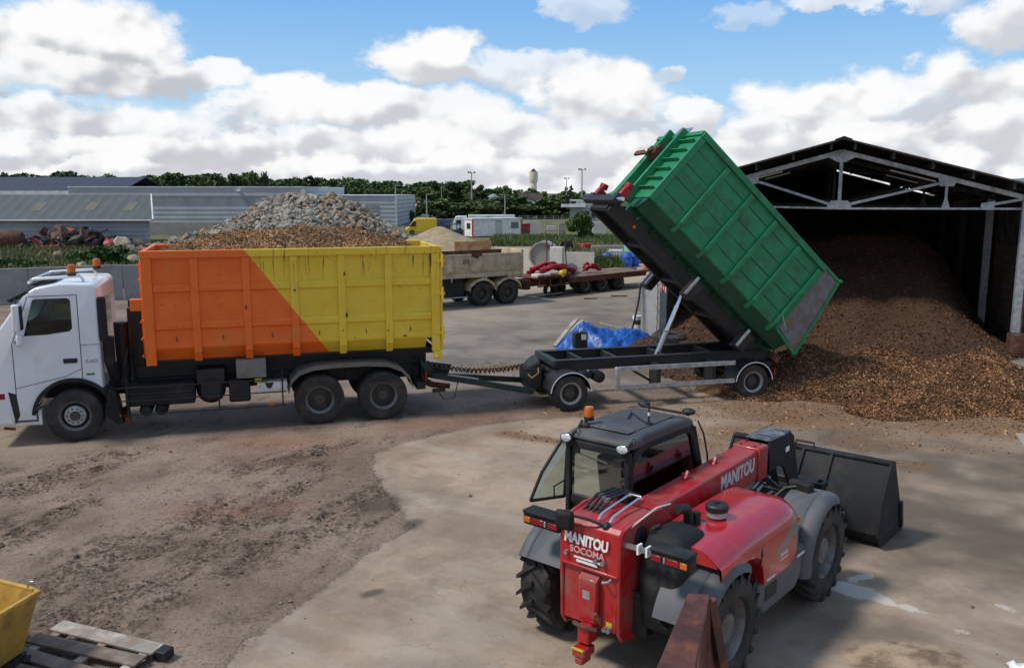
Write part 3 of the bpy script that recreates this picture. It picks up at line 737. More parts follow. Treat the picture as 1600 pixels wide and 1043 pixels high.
# ---------------------------------------------------------------- wood chips
def pile_h(x, y):
    dx, dy = x - BO.x, y - BO.y; bx = dx * BU.x + dy * BU.y; by = dx * BN.x + dy * BN.y
    n1 = vnoise(x, y, .5, 101, 5); n2 = vnoise(x, y, 2.5, 102, 4)
    h = np.minimum((by + 2.6 + (n1 - .5) * 2.6) * .40, 3.25 + (n1 - .5) * .9) * sstep(11.4, 8.5, bx + (n1 - .5) * 1.5 + np.clip(-by, 0, 9) * .25) * sstep(-.6, 1.5, bx)
    def cone(cx, cy, rr, hh, p=1.15):
        d = np.hypot(x - cx, (y - cy)) / rr + (n1 - .5) * .25; return hh * np.clip(1 - d, 0, 1) ** p
    for a in ((7.75, 22.6, 3.2, 1.55), (8.9, 22.0, 2.9, .75), (12.3, 22.6, 2.4, 1.0), (11.2, 21.6, 2.2, .55), (10.1, 23.8, 2.0, 1.0), (9.6, 20.1, 1.5, .36), (10.6, 20.2, 1.3, .34), (8.6, 19.7, 1.2, .24), (12.1, 19.2, 1.1, .42), (13.2, 19.4, 1.3, .45), (6.2, 22.2, 1.8, .5), (5.8, 24.2, 2.2, .45), (4.6, 28.2, 1.7, .42)):
        h = np.maximum(h, cone(*a)) + .35 * np.minimum(h, cone(*a))
    return np.maximum(h, 0) + (n2 - .5) * .16 * sstep(.02, .3, h) + (n1 - .5) * .22 * sstep(.05, .5, h) * sstep(25, 23, y) - .05
px_ = np.concatenate([np.arange(3, 15.5, .07), np.arange(15.5, 24, .3)]); py_ = np.concatenate([np.arange(17.6, 26, .07), np.arange(26, 52, .2)])
def f_daylit(x, y):  # barn shade put into the chip colour: bright at the mouth, dark inside
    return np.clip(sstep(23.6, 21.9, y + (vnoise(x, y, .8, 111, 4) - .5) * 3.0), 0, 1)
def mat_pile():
    m, nt, b, p = newmat('pile'); a = nt.nodes.new('ShaderNodeAttribute'); a.attribute_name = 'daylit'; fr = X(nt, a.outputs['Fac'])
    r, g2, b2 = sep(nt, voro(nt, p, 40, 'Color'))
    old = mixc(nt, r, (.058, .028, .013), (.11, .052, .024)); new = mixc(nt, r, (.105, .050, .022), (.20, .10, .045)); new = mixc(nt, g2.ss(.84, .94), new, (.42, .27, .14))  # old and new are shaded and lit tones of the same chips
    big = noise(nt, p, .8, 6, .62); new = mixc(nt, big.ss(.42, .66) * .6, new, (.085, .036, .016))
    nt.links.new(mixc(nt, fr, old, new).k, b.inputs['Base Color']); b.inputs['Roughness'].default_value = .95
    setbump(nt, b, voro(nt, p, 40, 'Distance') * -1.0 + noise(nt, p, 9, 5) * 1.2, .9, .05)
mat_pile()
o = grid_obj('wood_chip_pile', px_, py_, pile_h, MT['pile'], None, dict(daylit=f_daylit))
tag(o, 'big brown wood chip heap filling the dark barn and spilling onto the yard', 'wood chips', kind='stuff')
def chips_over(name, n, samp, hf, s0, s1, mats, parent=None, probs=(.5, .3, .2), lift=.012):
    x, y = samp(n); z = hf(x, y); ok = z > .0; x, y, z = x[ok], y[ok], z[ok]
    sz = rng.uniform(s0, s1, len(x)); C = np.stack([x, y, z + lift], -1)
    V = rand_quads(C, sz, .35, 1.9)
    return quads_obj(name, V, mats, parent, rng.choice(len(mats), len(x), p=probs))
CH = [MT['chip_a'], MT['chip_b'], MT['chip_c']]
def s1_(n):
    return rng.uniform(5.2, 14.5, n), 18.2 + 5.4 * rng.random(n) ** 1.15
def s2_(n): return rng.uniform(4, 17, n), rng.uniform(22.6, 34, n)
o = chips_over('wood_chips', 95000, s1_, pile_h, .012, .036, CH, None, (.46, .37, .17)); tag(o, 'loose orange brown wood chips in a lit tone on the fresh heaps at the barn mouth', 'wood chips', kind='stuff')
o = chips_over('wood_chips', 22000, s2_, pile_h, .016, .050, [MT['chip_shaded'], MT['chip_b']], None, (.75, .25)); tag(o, 'wood chips with shade in their colour on the heap deep inside the barn', 'wood chips', kind='stuff')
def strays():
    n = 60000; x = rng.uniform(-1.5, 13, n); y = rng.uniform(14, 31, n); m = f_chip(x, y); k = rng.random(n) < (m ** 2.2) * .5
    x, y = x[k], y[k]; z = f_z(x, y); C = np.stack([x, y, z + .012], -1)
    V = rand_quads(C, rng.uniform(.014, .032, len(x)), .75, 1.9)
    tag(quads_obj('scattered_chips', V, CH, None, rng.choice(3, len(x), p=(.45, .3, .25))), 'thin scatter of pale wood chips on the yard around the trailer', 'wood chips', kind='stuff')
strays()

# ---------------------------------------------------------------- far setting
def bldg(name, label, cat, x0, x1, Y0, Y1, z1, roof, wallm, roofm, rot=0):
    """roof: list of (y, z) from front eave"""
    t = empty(name, (x0, Y0, 0), (0, 0, rot), label, cat); W = x1 - x0; Dp = Y1 - Y0
    b = MB(); b.box(0, W, 0, Dp, 0, z1); b.build('wall', wallm, t, smooth=0)
    b = MB(); pts = [(y - Y0, z) for y, z in roof]
    b.prism(pts + [(y, z - .12) for y, z in pts[::-1]], -.3, W + .3, 'yz'); r = b.build('roof', roofm, t, smooth=0)
    return t, r
e0, e1 = at(0, 343.5, 84), at(238, 343.5, 84); rz = at(120, 304, 89).z; ze = e0.z
t = empty('grey_shed', (-62, 84, 0), (0, 0, 0), 'long low shed with a grey corrugated roof and three yellowed roof panels', 'shed')
W = e1.x + 62; SK = -.41                                  # the gable stands skewed to the long side
def skew(b): b.v = [(x + (SK * y if x > 5 else 0), y, z) for x, y, z in b.v]; return b
b = MB(); b.box(0, W - .3, .35, 9.6, 0, ze - .12); skew(b).build('wall', MT['shedwall'], t, smooth=0)
b = MB(); b.prism([(0, ze), (5, rz), (10, ze), (10, ze - .1), (5, rz - .1), (0, ze - .1)], -.3, W, 'yz'); r = skew(b).build('roof', MT['shedroof'], t, smooth=0)
b = MB(); b.prism([(.4, ze - .1), (5, rz - .12), (9.6, ze - .1)], W - .45, W - .35, 'yz'); skew(b).build('gable', MT['shedwall'], t, smooth=0)
pm('roofpanel', (.125, .12, .085), .7)
for px in (57, 140, 201):
    x0, x1 = at(px - 8, 330, 86).x + 62, at(px + 8, 330, 86).x + 62; f = lambda y: ze + y * (rz - ze) / 5
    b = MB(); b.prism([(1.7, f(1.7) + .005), (3.4, f(3.4) + .005), (3.4, f(3.4) + .03), (1.7, f(1.7) + .03)], x0, x1, 'yz'); b.build('roof_panel', MT['roofpanel'], r, smooth=0)
b = MB(); b.bar((W + .05, -.05, ze), (W + .05, 5, rz), .14, .24); skew(b).build('edge_trim', MT['dirtywhite'], r)
b = MB(); b.tube([(0, -.12, ze - .06), (W, -.12, ze - .06)], .09, 8); b.build('gutter', MT['galv'], t)
d0, d1 = at(0, 300, 150), at(178, 300, 150)
t, r = bldg('warehouse', 'big warehouse with a dark blue grey pitched roof behind the low shed', 'warehouse', -110, d1.x + .3, 150.5, 176, 4.4, [(149, 4.5), (162, at(90, 276.5, 162).z), (177, 4.5)], MT['shedwall'], MT['blueroof'])
b = MB(); b.box(0, 57.5, -1.9, -1.0, 3.9, 5.2); b.build('white_parapet', MT['lorrybox'], t)
h0, h1, h2 = at(175, 293, 122), at(473, 296, 122), at(619, 306, 132)
t = empty('long_hall', (h0.x - 6, 122, 0), (0, 0, 0), 'long pale grey ribbed factory hall with one darker translucent band', 'hall'); W = h1.x - h0.x + 6
b = MB(); b.box(0, W, 0, 30, 0, 3.15); b.box(0, W, 0, 30, 4.35, h0.z); b.build('wall', MT['hallgrey'], t, smooth=0)
b = MB(); b.box(0, W, .03, 29, 3.15, 4.35); b.build('window_band', MT['hallband'], t, smooth=0)
b = MB(); b.box(-.1, W + .1, -.1, 30.1, h0.z, h0.z + .15); b.build('roof_edge', MT['lorrybox'], t)
b = MB(); b.box(W * .72, W * .72 + .5, -.35, 0, 5.1, 5.35); b.build('wall_lamp', MT['text_white'], t)
t = empty('ribbed_hall', (h1.x - 1, 132, 0), (0, 0, 0), 'smaller grey blue ribbed hall directly behind the rubble heap', 'hall'); W = h2.x - h1.x + 1
b = MB(); b.box(0, W, 0, 26, 0, h2.z); b.build('wall', MT['hallgrey'], t, smooth=0)
b = MB(); b.box(W - 5.4, W - 2.6, -.05, .0, 0, 3.0); b.build('door', MT['hallband'], t)
b = MB(); b.box(W - .12, W + .05, -.12, .1, 0, h2.z + .1); b.box(0, W, -.1, 26, h2.z, h2.z + .12); b.build('corner_trim', MT['lorrybox'], t)
# water tower
def water_tower():
    p = at(833.5, 300, 600); k = 600 / F_PX
    t = empty('water_tower', (p.x, 600, 0), (0, 0, 0), 'cream round water tower with a wider tank and a dark pointed cap', 'water tower')
    zt = at(834, 283, 600).z; z1 = at(834, 269, 600).z; z2 = at(834, 263.5, 600).z
    b = MB(); b.lathe([(5.3 * k, 0), (5.0 * k, zt - 1)], (0, 0, 0), 'z', 24); b.build('shaft', MT['tower'], t)
    b = MB(); b.lathe([(5.3 * k, zt - 1.2), (6.5 * k, zt + .3), (6.7 * k, zt + .6), (6.7 * k, z1), (6.9 * k, z1), (6.9 * k, z1 + .3), (0, z1 + .3)], (0, 0, 0), 'z', 24); b.build('tank', MT['tower'], t)
    b = MB(); b.lathe([(5.0 * k, z1 + .3), (4.2 * k, z1 + .8), (.4, z2), (0, z2)], (0, 0, 0), 'z', 24); b.build('cap', MT['barnwall'], t)
water_tower()
# poles
def flood(px, ptop, pbot, Y, label):
    p = at(px, pbot, Y); h = at(px, ptop, Y).z
    t = empty('floodlight_mast', (p.x, Y, 0), (0, 0, 0), label, 'floodlight mast', 'floodlight masts along the horizon')
    b = MB(); b.tube([(0, 0, 0), (0, 0, h)], [.20, .11], 8); b.build('pole', MT['galv'], t, smooth=60)
    b = MB(); b.box(-.75, .75, -.05, .05, h - .1, h + .02); b.build('cross_arm', MT['galv'], t)
    for x in (-.7, -.25, .7):
        b = MB(); b.cbox((x, -.12, h + .12), (.36, .2, .34), (R(25), 0, 0)); b.build('lamp_head', MT['galv'], t)
flood(737, 270, 312, 200, 'tall floodlight mast standing over the wood left of the water tower')
flood(909, 265, 310, 200, 'tallest floodlight mast, right of the water tower and beside the green skip')
flood(885, 279, 312, 290, 'thin distant floodlight mast just right of the water tower')
def lamp(px, ptop, pbot, Y, label, head=1):
    p = at(px, pbot, Y); h = at(px, ptop, Y).z
    t = empty('street_lamp', (p.x, Y, 0), (0, 0, 0), label, 'street lamp', 'street lamps along the far road')
    b = MB(); b.tube([(0, 0, 0), (0, 0, h)], [.10, .06], 8); b.build('pole', MT['galv'], t, smooth=60)
    if head:
        b = MB(); b.bar((-.1, 0, h), (.75 * head, -.05, h + .06), .16, .09); b.build('lamp_head', MT['rimpale'], t)
lamp(667, 304, 345, 112, 'grey street lamp behind the yellow van')
lamp(789, 304, 340, 110, 'grey street lamp behind the white site cabin', -1)
lamp(690, 291, 322, 230, 'plain thin lamp column in front of the red roofed barn')
lamp(618, 290, 308, 134, 'short mast at the corner of the ribbed hall')
lamp(628, 300, 314, 260, 'tiny far lamp over the pale field', 1)
# ---------------------------------------------------------------- trees
def tree_mesh(name, seed, h, w, nleaf, leaf, lmat, shape='round', trunk=.2):
    r = np.random.default_rng(seed); V = []; F = []; mi = []
    mb = MB()
    tr = h * .028 + .05
    mb.tube([(0, 0, 0), (r.normal() * .1, r.normal() * .1, h * trunk), (r.normal() * .25, r.normal() * .25, h * .55), (r.normal() * .3, r.normal() * .3, h * .85)], [tr, tr * .8, tr * .45, tr * .12], 6)
    for k in range(6):
        a = r.uniform(0, 6.28); z = h * r.uniform(trunk, .6); d = w * .32
        mb.tube([(0, 0, z), (math.cos(a) * d * .5, math.sin(a) * d * .5, z + h * .12), (math.cos(a) * d, math.sin(a) * d, z + h * .2)], [tr * .4, tr * .25, tr * .08], 5)
    nl = 13 if shape == 'round' else 20
    C = []
    for k in range(nl):
        if shape == 'cone': z = trunk * h + (h * (1 - trunk)) * (k + .5) / nl; rad = w * .5 * (1 - (k + .3) / nl); C.append((r.normal() * .1 * w, r.normal() * .1 * w, z, rad, h / nl * 1.1))
        elif shape == 'tall': z = h * r.uniform(trunk + .08, .92); C.append((r.normal() * w * .14, r.normal() * w * .14, z, w * .34, h * .13))
        else:
            a = r.uniform(0, 6.28); q = math.sqrt(r.uniform(0, 1)); z = h * r.uniform(trunk + .12, .86); lim = w * .36 * math.sqrt(max(.15, 1 - ((z / h - .55) / .5) ** 2))
            C.append((math.cos(a) * q * lim, math.sin(a) * q * lim, z, w * r.uniform(.16, .27), h * r.uniform(.10, .17)))
    C = np.array(C); ci = r.integers(0, len(C), nleaf); u = r.normal(size=(nleaf, 3)); u /= np.linalg.norm(u, axis=1)[:, None]
    u *= (r.uniform(.25, 1.12, nleaf) ** .6)[:, None]
    P = C[ci, :3] + u * C[ci][:, [3, 3, 4]]
    a = r.normal(size=(nleaf, 3)); a /= np.linalg.norm(a, axis=1)[:, None]; b = np.cross(a, r.normal(size=(nleaf, 3))); b /= np.linalg.norm(b, axis=1)[:, None]
    s = (leaf * r.uniform(.6, 1.3, nleaf))[:, None] * .5
    Q = np.stack([P - a * s - b * s * .7, P + a * s - b * s * .7, P + a * s * .6 + b * s, P - a * s * .7 + b * s * .8], 1)
    return mb, Q
def tree_single(name, *a, lmat='leafdark', **k):
    mb, Q = tree_mesh(name, *a, lmat, **k); b = len(mb.v)
    v = mb.v + [tuple(x) for x in Q.reshape(-1, 3)]; n = len(mb.f); f = mb.f + [tuple(b + 4 * i + j for j in range(4)) for i in range(len(Q))]
    me = bpy.data.meshes.new(name); me.from_pydata(v, [], f); me.materials.append(MT['trunk']); me.materials.append(MT[lmat])
    me.polygons.foreach_set('material_index', [0] * n + [1] * len(Q)); me.update(); return me
def tree_parts(name, loc, label, cat, seed, h, w, nleaf, leaf, lmat, group=None, **k):
    t = empty(name, loc, (0, 0, 0), label, cat, group)
    mb, Q = tree_mesh(name, seed, h, w, nleaf, leaf, lmat, **k)
    mb.build('trunk', MT['trunk'], t, smooth=60, norm=False); quads_obj('crown', Q, [MT[lmat]], t); return t
def woods():
    kinds = {}
    for lm in ('leafdark', 'leafmid', 'leafbright'):
        kinds[lm] = [tree_single('tree', 100 + i, 11.0, 10.5, 1500, 1.0, lmat=lm, trunk=.02) for i in range(4)]
    tall = [tree_single('tree', 140 + i, 12.0, 4.2, 520, .8, lmat='leafdark', shape='tall', trunk=.12) for i in range(2)]
    con = [tree_single('conifer', 150 + i, 12.0, 5.0, 600, .8, lmat='conifer', shape='cone', trunk=.08) for i in range(2)]
    cnt = 0
    def put(me, px, ptop, Y, label, group, wf=1.0, name='tree'):
        o = bpy.data.objects.new(name, me); COL.objects.link(o); H = max(v.co.z for v in me.vertices)
        top = at(px, ptop, Y).z; s = top / H; p = at(px, ptop, Y)
        o.location = (p.x, Y, -.1); sw = s * wf; o.scale = (sw, sw, s); o.rotation_euler = (0, 0, random.uniform(0, 6.28)); tag(o, label, 'tree', group)
    prof = [(-60, 272), (20, 271), (90, 270), (130, 268), (170, 276), (190, 274), (215, 272), (250, 272), (300, 271), (350, 268), (380, 271), (410, 276), (430, 282), (460, 276), (500, 276), (515, 284), (530, 277), (570, 280), (620, 281), (660, 280), (700, 281), (730, 281), (760, 288), (775, 293), (800, 290), (830, 293), (860, 296), (900, 300), (950, 300), (1000, 306), (1150, 300)]
    P = np.array(prof, float)
    P = np.array(sorted(P.tolist() + [[818, 294], [824, 301], [846, 301], [852, 295]]), float)
    px = -80
    while px < 1010:
        top = np.interp(px, P[:, 0], P[:, 1]) + random.uniform(-3, 6) + 2.5 * math.sin(px * .11)
        right = px > 770; lm = random.choice(['leafdark'] * 3 + ['leafmid'] * 2) if not right else random.choice(['leafmid', 'leafdark', 'leafbright'])
        Yd = random.uniform(385, 450)
        put(random.choice(kinds[lm]), px, top, Yd, 'dark leafy tree in the even wood along the left and middle horizon' if not right else 'greener rounded tree in the wood around the foot of the water tower', 'trees of the horizon wood' if not right else 'trees round the water tower', random.uniform(.7, 1.5))
        px += random.uniform(6, 14)
    # front rank of the wood, lower
    px = 450
    while px < 930:
        top = np.interp(px, P[:, 0], P[:, 1]) + random.uniform(9, 19) - (5 if 820 < px < 850 else 0)
        if not (628 < px < 652 or 690 < px < 722):
            lm = random.choice(['leafdark', 'leafmid', 'leafmid']) if px < 770 else random.choice(['leafmid', 'leafbright', 'leafdark'])
            put(random.choice(kinds[lm]), px, top, random.uniform(374, 384), 'lower dark green tree at the front edge of the horizon wood', 'trees at the wood edge', random.uniform(1.0, 1.9))
        px += random.uniform(6, 16)
    # darker rank behind cabin and blocks
    px = 655
    while px < 930:
        top = 314 + (px - 655) * .004 + random.uniform(-9, 7) - (6 if px > 780 else 0)
        put(random.choice(kinds['leafdark']), px, top, random.uniform(165, 185), 'dark bushy tree in the hedge row behind the white site cabin', 'trees of the hedge row', random.uniform(1.2, 2.6)); px += random.uniform(7, 19)
    for px_, ptop, Y, lb in ((640, 326, 150, 'lone dark round tree at the corner of the ribbed hall'), (690, 325, 160, 'dark round tree beside the red roofed barn'), (1000, 318, 150, 'dark tree behind the small office, half hidden by the green skip')):
        put(random.choice(kinds['leafdark']), px_, ptop, Y, lb, None, 1.3)
    for px_ in (394, 413): put(random.choice(tall), px_, 265 if px_ < 400 else 267, 380, 'spindly tall tree rising above the middle of the horizon wood', 'spindly tall trees', .8)
    for px_, tp in ((884, 290), (892, 288), (840, 298)): put(random.choice(con), px_, tp, 330, 'dark pointed conifer beside the thin floodlight mast', 'dark conifers', 1.0, 'conifer')
woods()
# bush in front of the office and shrubs on the left bank
p = gp(905, 376); tree_parts('bush', (p.x, p.y, -.05), 'tall loose green bush growing in front of the small grey office', 'bush', 201, at(905, 323, p.y).z, 3.1, 5200, .20, 'leafmid', trunk=.02)
def shrub(px, py, hpx, wpx, seed, label, lm='leafshrub', n=2600):
    p = gp(px, py); k = p.y / F_PX; tree_parts('shrub', (p.x, p.y, -.05), label, 'shrub', seed, hpx * k, wpx * k * 1.25, n, .24, lm, trunk=.02)
shrub(168, 414, 30, 60, 211, 'biggest bright green shrub on the bank behind the concrete wall')
shrub(128, 410, 20, 36, 212, 'smaller darker green shrub on the bank left of the big shrub', 'leafmid', 1500)
shrub(30, 418, 16, 60, 213, 'low spreading green shrub on the bank at the left edge', 'leafshrub', 1500)
shrub(255, 348, 10, 34, 214, 'dark purple brown shrub against the long grey hall', 'conifer', 900)
shrub(345, 352, 9, 30, 215, 'low dark bush at the left foot of the rubble heap', 'leafdark', 900)
def tufts(name, n, samp, h0, h1, w, mat, label):
    x, y = samp(n); h = rng.uniform(h0, h1, n); a = rng.uniform(0, 6.28, n); dx, dy = np.cos(a) * w, np.sin(a) * w; lx, ly = rng.normal(size=n) * h * .3, rng.normal(size=n) * h * .3
    z = np.zeros(n) - .02
    V = np.stack([np.stack([x - dx, y - dy, z], -1), np.stack([x + dx, y + dy, z], -1), np.stack([x + dx * .3 + lx, y + dy * .3 + ly, h], -1), np.stack([x - dx * .3 + lx, y - dy * .3 + ly, h], -1)], 1)
    tag(quads_obj(name, V, [MT[mat]]), label, 'grass', kind='stuff')
tufts('grass', 26000, lambda n: (rng.uniform(-46, -10, n), 46 + 40 * rng.random(n) ** 1.5), .1, .45, .06, 'grassblade', 'rough dry grass on the bank behind the concrete wall')
tufts('weeds', 11000, lambda n: (rng.uniform(-2, 13, n), rng.uniform(82, 97, n)), .10, .60, .07, 'weed', 'tall green weeds in front of the white site cabin')
tufts('weeds', 5000, lambda n: (rng.uniform(2.0, 11, n), rng.uniform(68, 80, n)), .2, .6, .07, 'grassblade', 'dry grass strip below the bush and concrete blocks')
tufts('weeds', 3500, lambda n: (rng.normal(6.0, .45, n), rng.normal(57.5, .9, n)), .3, .9, .06, 'weed', 'weeds growing between the white panel and the blue barrels')

# ---------------------------------------------------------------- rubble and heaps
def chunk(mb, c, s, flat=1.0):
    g = 1.618; V = [(-1, g, 0), (1, g, 0), (-1, -g, 0), (1, -g, 0), (0, -1, g), (0, 1, g), (0, -1, -g), (0, 1, -g), (g, 0, -1), (g, 0, 1), (-g, 0, -1), (-g, 0, 1)]
    Fc = [(0, 11, 5), (0, 5, 1), (0, 1, 7), (0, 7, 10), (0, 10, 11), (1, 5, 9), (5, 11, 4), (11, 10, 2), (10, 7, 6), (7, 1, 8), (3, 9, 4), (3, 4, 2), (3, 2, 6), (3, 6, 8), (3, 8, 9), (4, 9, 5), (2, 4, 11), (6, 2, 10), (8, 6, 7), (9, 8, 1)]
    if random.random() < .55:   # broken slab
        w, d, h = s, s * random.uniform(.5, .9), s * random.uniform(.10, .28); j = lambda: random.uniform(.7, 1.15)
        M = Matrix.Translation(c) @ Euler((random.gauss(0, .55), random.gauss(0, .55), random.uniform(0, 6.28))).to_matrix().to_4x4()
        lo = [(-w / 2 * j(), -d / 2 * j(), -h / 2), (w / 2 * j(), -d / 2 * j(), -h / 2), (w / 2 * j(), d / 2 * j(), -h / 2), (-w / 2 * j(), d / 2 * j(), -h / 2)]
        hi = [(x * j(), y * j(), h / 2) for x, y, z in lo]
        lo = [tuple(M @ Vector(v)) for v in lo]; hi = [tuple(M @ Vector(v)) for v in hi]; mb.hexa(lo, hi)
    else:
        M = Matrix.Translation(c) @ Euler((random.uniform(0, 6.28), random.uniform(0, 6.28), 0)).to_matrix().to_4x4() @ Matrix.Diagonal((s * .3, s * .26 * flat, s * .2, 1))
        mb.add([tuple(random.uniform(.72, 1.15) * q for q in v) for v in V], Fc, M)
RP = [(180, 394), (240, 382), (300, 371), (345, 352), (385, 326), (430, 306), (470, 303), (540, 309), (570, 322), (600, 345), (635, 368), (660, 384)]
def rub_h(x, y):
    # ridge outline at Y ~ 80 shaped from the survey; slopes fall to front and back
    pts = [at(a, b, 80) for a, b in RP]; zz = np.interp(x, [p.x for p in pts], [max(p.z, 0) for p in pts], left=0, right=0)
    d = np.abs(y - 80) / (1.5 + zz * 1.35); n = vnoise(x, y, .5, 300, 4)
    return np.maximum(zz * np.clip(1 - d, 0, 1) ** .8 + (n - .5) * .8 * (zz > .1), -.2) - .05
o = grid_obj('rubble_ground', np.arange(-38, -8, .35), np.arange(68, 92, .35), lambda x, y: rub_h(x, y) - .35, MT['rub_b']); o.name = 'rubble'
tag(o, 'fine brown fill under the tall grey rubble heap', 'rubble', kind='stuff')
def rubble():
    mb = MB()
    for i in range(11000):
        x = random.uniform(-37, -9); y = random.uniform(69, 81.5); h = float(rub_h(np.array([x]), np.array([y]))[0])
        if h < -.02: continue
        s = min(1.5, random.gammavariate(1.4, .145) + .09) * (1.1 if x > -31 else .9)
        r = random.random(); warm = x > -17 or random.random() < .25
        mb.cur = (3 if r < .25 else 1 if r < .72 else 0) if warm or x < -22 else (0 if r < .5 else 2 if r < .70 else 1)
        chunk(mb, (x, y, h + random.uniform(-.15, .12) * s), s)
    tag(mb.build('rubble', [MT['rub_a'], MT['rub_b'], MT['rub_c'], MT['rub_d']], smooth=0, norm=False), 'tall heap of broken grey concrete slabs and stones behind the orange skip', 'rubble', kind='stuff')
rubble()
for i, (px, py, s, lb) in enumerate(((219, 378, 1.9, 'largest pale limestone boulder, right of the scrap heap'), (192, 383, 1.7, 'flat beige boulder in front of the scrap heap'), (205, 372, 1.1, 'beige boulder behind the two pale boulders'), (136, 402, .9, 'small grey stone block in the grass by the shrubs'), (128, 415, .8, 'lowest grey stone block just over the concrete wall'), (178, 396, 1.0, 'brownish stone at the right end of the scrap heap'), (208, 407, 1.1, 'pale stone tucked beside the orange skip corner'), (90, 398, .9, 'broken reddish block in the grass left of the shrubs'))):
    p = gp(px, py + 4); mb = MB(); random.seed(40 + i)
    g_ = random.random; M = Matrix.Diagonal((s * .5, s * .4, s * .42, 1))
    V = []
    for k in range(9): V.append((math.cos(k * .698) * random.uniform(.75, 1.1), math.sin(k * .698) * random.uniform(.75, 1.1)))
    lo = [(x, y, 0) for x, y in V]; mid = [(x * 1.05, y * 1.05, random.uniform(.5, .9)) for x, y in V]; hi = [(x * .55, y * .55, random.uniform(1.2, 1.6)) for x, y in V]
    mb.loft([[tuple(M @ Vector(q)) for q in L] for L in (lo, mid, hi)])
    tag(mb.build('boulder', MT['stone'] if i != 7 else MT['rub_d'], loc=(p.x, p.y, -.05), bev=.04), lb, 'boulder')
random.seed(11)
def scrap():
    mb = MB()
    for i in range(420):
        t = random.random(); px = 32 + t * 160; p = gp(px, random.uniform(378, 388)); hh = 1.3 * math.sin(math.pi * min(1, max(0, t * 1.05))) ** .6 * random.uniform(.05, 1)
        c = (p.x, p.y + random.uniform(-.5, 2), hh); mb.cur = random.choices((0, 1, 2, 3), (.55, .22, .13, .10))[0]
        if random.random() < .6: chunk(mb, c, random.uniform(.5, 1.9))
        else:
            a = random.uniform(0, 6.28); L = random.uniform(.8, 2.4); q = (c[0] + math.cos(a) * L, c[1] + math.sin(a) * L * .5, max(.05, hh + random.uniform(-.6, .7))); mb.tube([c, q], random.uniform(.03, .10), 5)
    tag(mb.build('scrap_heap', [MT['scrap_a'], MT['scrap_b'], MT['scrap_c'], MT['scrap_d']], smooth=0, norm=False), 'dark tangled scrap metal heap in front of the low grey shed', 'scrap', kind='stuff')
    p = gp(14, 387); t = empty('rusty_tank', (p.x, p.y, 0), (0, 0, R(8)), 'rusty brown round ended tank lying at the left edge before the shed', 'tank')
    b = MB(); r = .8; b.lathe([(.01, -2.3), (r * .7, -2.2), (r, -1.9), (r, 1.0), (r * .75, 1.25), (.01, 1.35)], (0, 0, r), 'x', 20); b.build('shell', MT['scrap_b'], t)
    for x in (-1.2, .3):
        b = MB(); b.lathe([(r + .03, -.05), (r + .03, .05)], (x, 0, r), 'x', 20); b.build('band', MT['rust'], t)
scrap()
def sand():
    p = gp(715, 388); c = at(690, 360, 79)
    def h(x, y):
        d = np.hypot((x - c.x + .2) / 4.6, (y - 79) / 5.2); n = vnoise(x, y, .6, 410, 5); return np.maximum(2.0 * np.clip(1.04 - d - (n - .5) * .12, 0, 1) ** .95 + (n - .5) * .12 * (d < 1), -.05) - .03
    o = grid_obj('sand_heap', np.arange(c.x - 6, c.x + 6, .12), np.arange(73, 86, .14), h, MT['sandheap'])
    tag(o, 'beige gravelly sand heap between the yellow skip and the white cabin', 'sand heap', kind='stuff')
sand()
# bank of blocks along the hall foot
p0, p1 = at(240, 352, 104), at(330, 352, 104)
b = MB(); b.box(p0.x - 1, p1.x + 2, 104, 104.4, 0, 1.5); tag(b.build('concrete_wall', MT['concrete'], smooth=0), 'far low concrete wall between the shed end and the rubble heap', 'wall')

# concrete wall behind the white lorry
def yard_wall():
    a = gp(-30, 478); q = gp(330, 462); t = empty('concrete_wall', (a.x, a.y, 0), (0, 0, math.atan2(q.y - a.y, q.x - a.x)), 'long grey concrete panel wall behind the white lorry cab', 'wall')
    L = (q - a).length; n = int(L / 1.95)
    for k in range(n):
        b = MB(); b.box(k * 1.95 + .015, k * 1.95 + 1.935, 0, .16, 0, 1.62 + .01 * (k % 3)); pn = b.build('panel', MT['concretewall'], t, bev=.012)
yard_wall()

# ---------------------------------------------------------------- far vehicles and clutter
def far_wheel(par, x, y, r, w=.22, name='wheel'):
    b = MB(); b.lathe([(.01, -w / 2), (r * .55, -w / 2), (r * .6, -w / 2 - .01), (r * .93, -w / 2), (r, -w * .35), (r, w / 2), (.01, w / 2)], (x, y, r), 'y', 20); o = b.build(name, MT['tyre'], par)
    b = MB(); b.lathe([(.01, 0), (r * .52, 0), (r * .55, -.02)], (x, y - w / 2 - .012, r), 'y', 16); b.build('rim', MT['rimgrey'], o); return o
def yellow_van():
    p = gp(634, 367); t = empty('yellow_van', (p.x, p.y, 0), (0, 0, R(6)), 'yellow high roofed delivery van parked behind the rubble, nose to the left', 'van')
    L = 3.7; k = p.y / F_PX; H = 1.95
    side = [(0, .3), (-.02, .75), (.35, .92), (.85, 1.62), (1.15, H - .05), (1.5, H), (L - .2, H), (L, H - .12), (L, .3)]
    b = MB(); b.prism(side, 0, 1.6); b.build('body', MT['vanyellow'], t, bev=.09, seg=3)
    b = MB(); b.prism([(.42, 1.0), (.9, 1.62), (1.22, 1.62), (1.22, 1.0)], -.012, 0.0); b.build('window', MT['glassdark'], t)
    b = MB(); b.add([(.30, .1, .95), (.30, 1.5, .95), (.86, 1.45, 1.66), (.86, .15, 1.66)], [(0, 1, 2, 3)]); b.build('windscreen', MT['interior'], t)
    b = MB(); b.box(-.06, .1, .05, 1.55, .28, .52); b.build('bumper', MT['black'], t, bev=.03)
    b = MB(); b.cbox((.75, -.12, 1.12), (.1, .18, .26)); b.build('mirror', MT['black'], t, bev=.02)
    for x in (.75, L - .75): far_wheel(t, x, .08, .31, .2)
yellow_van()
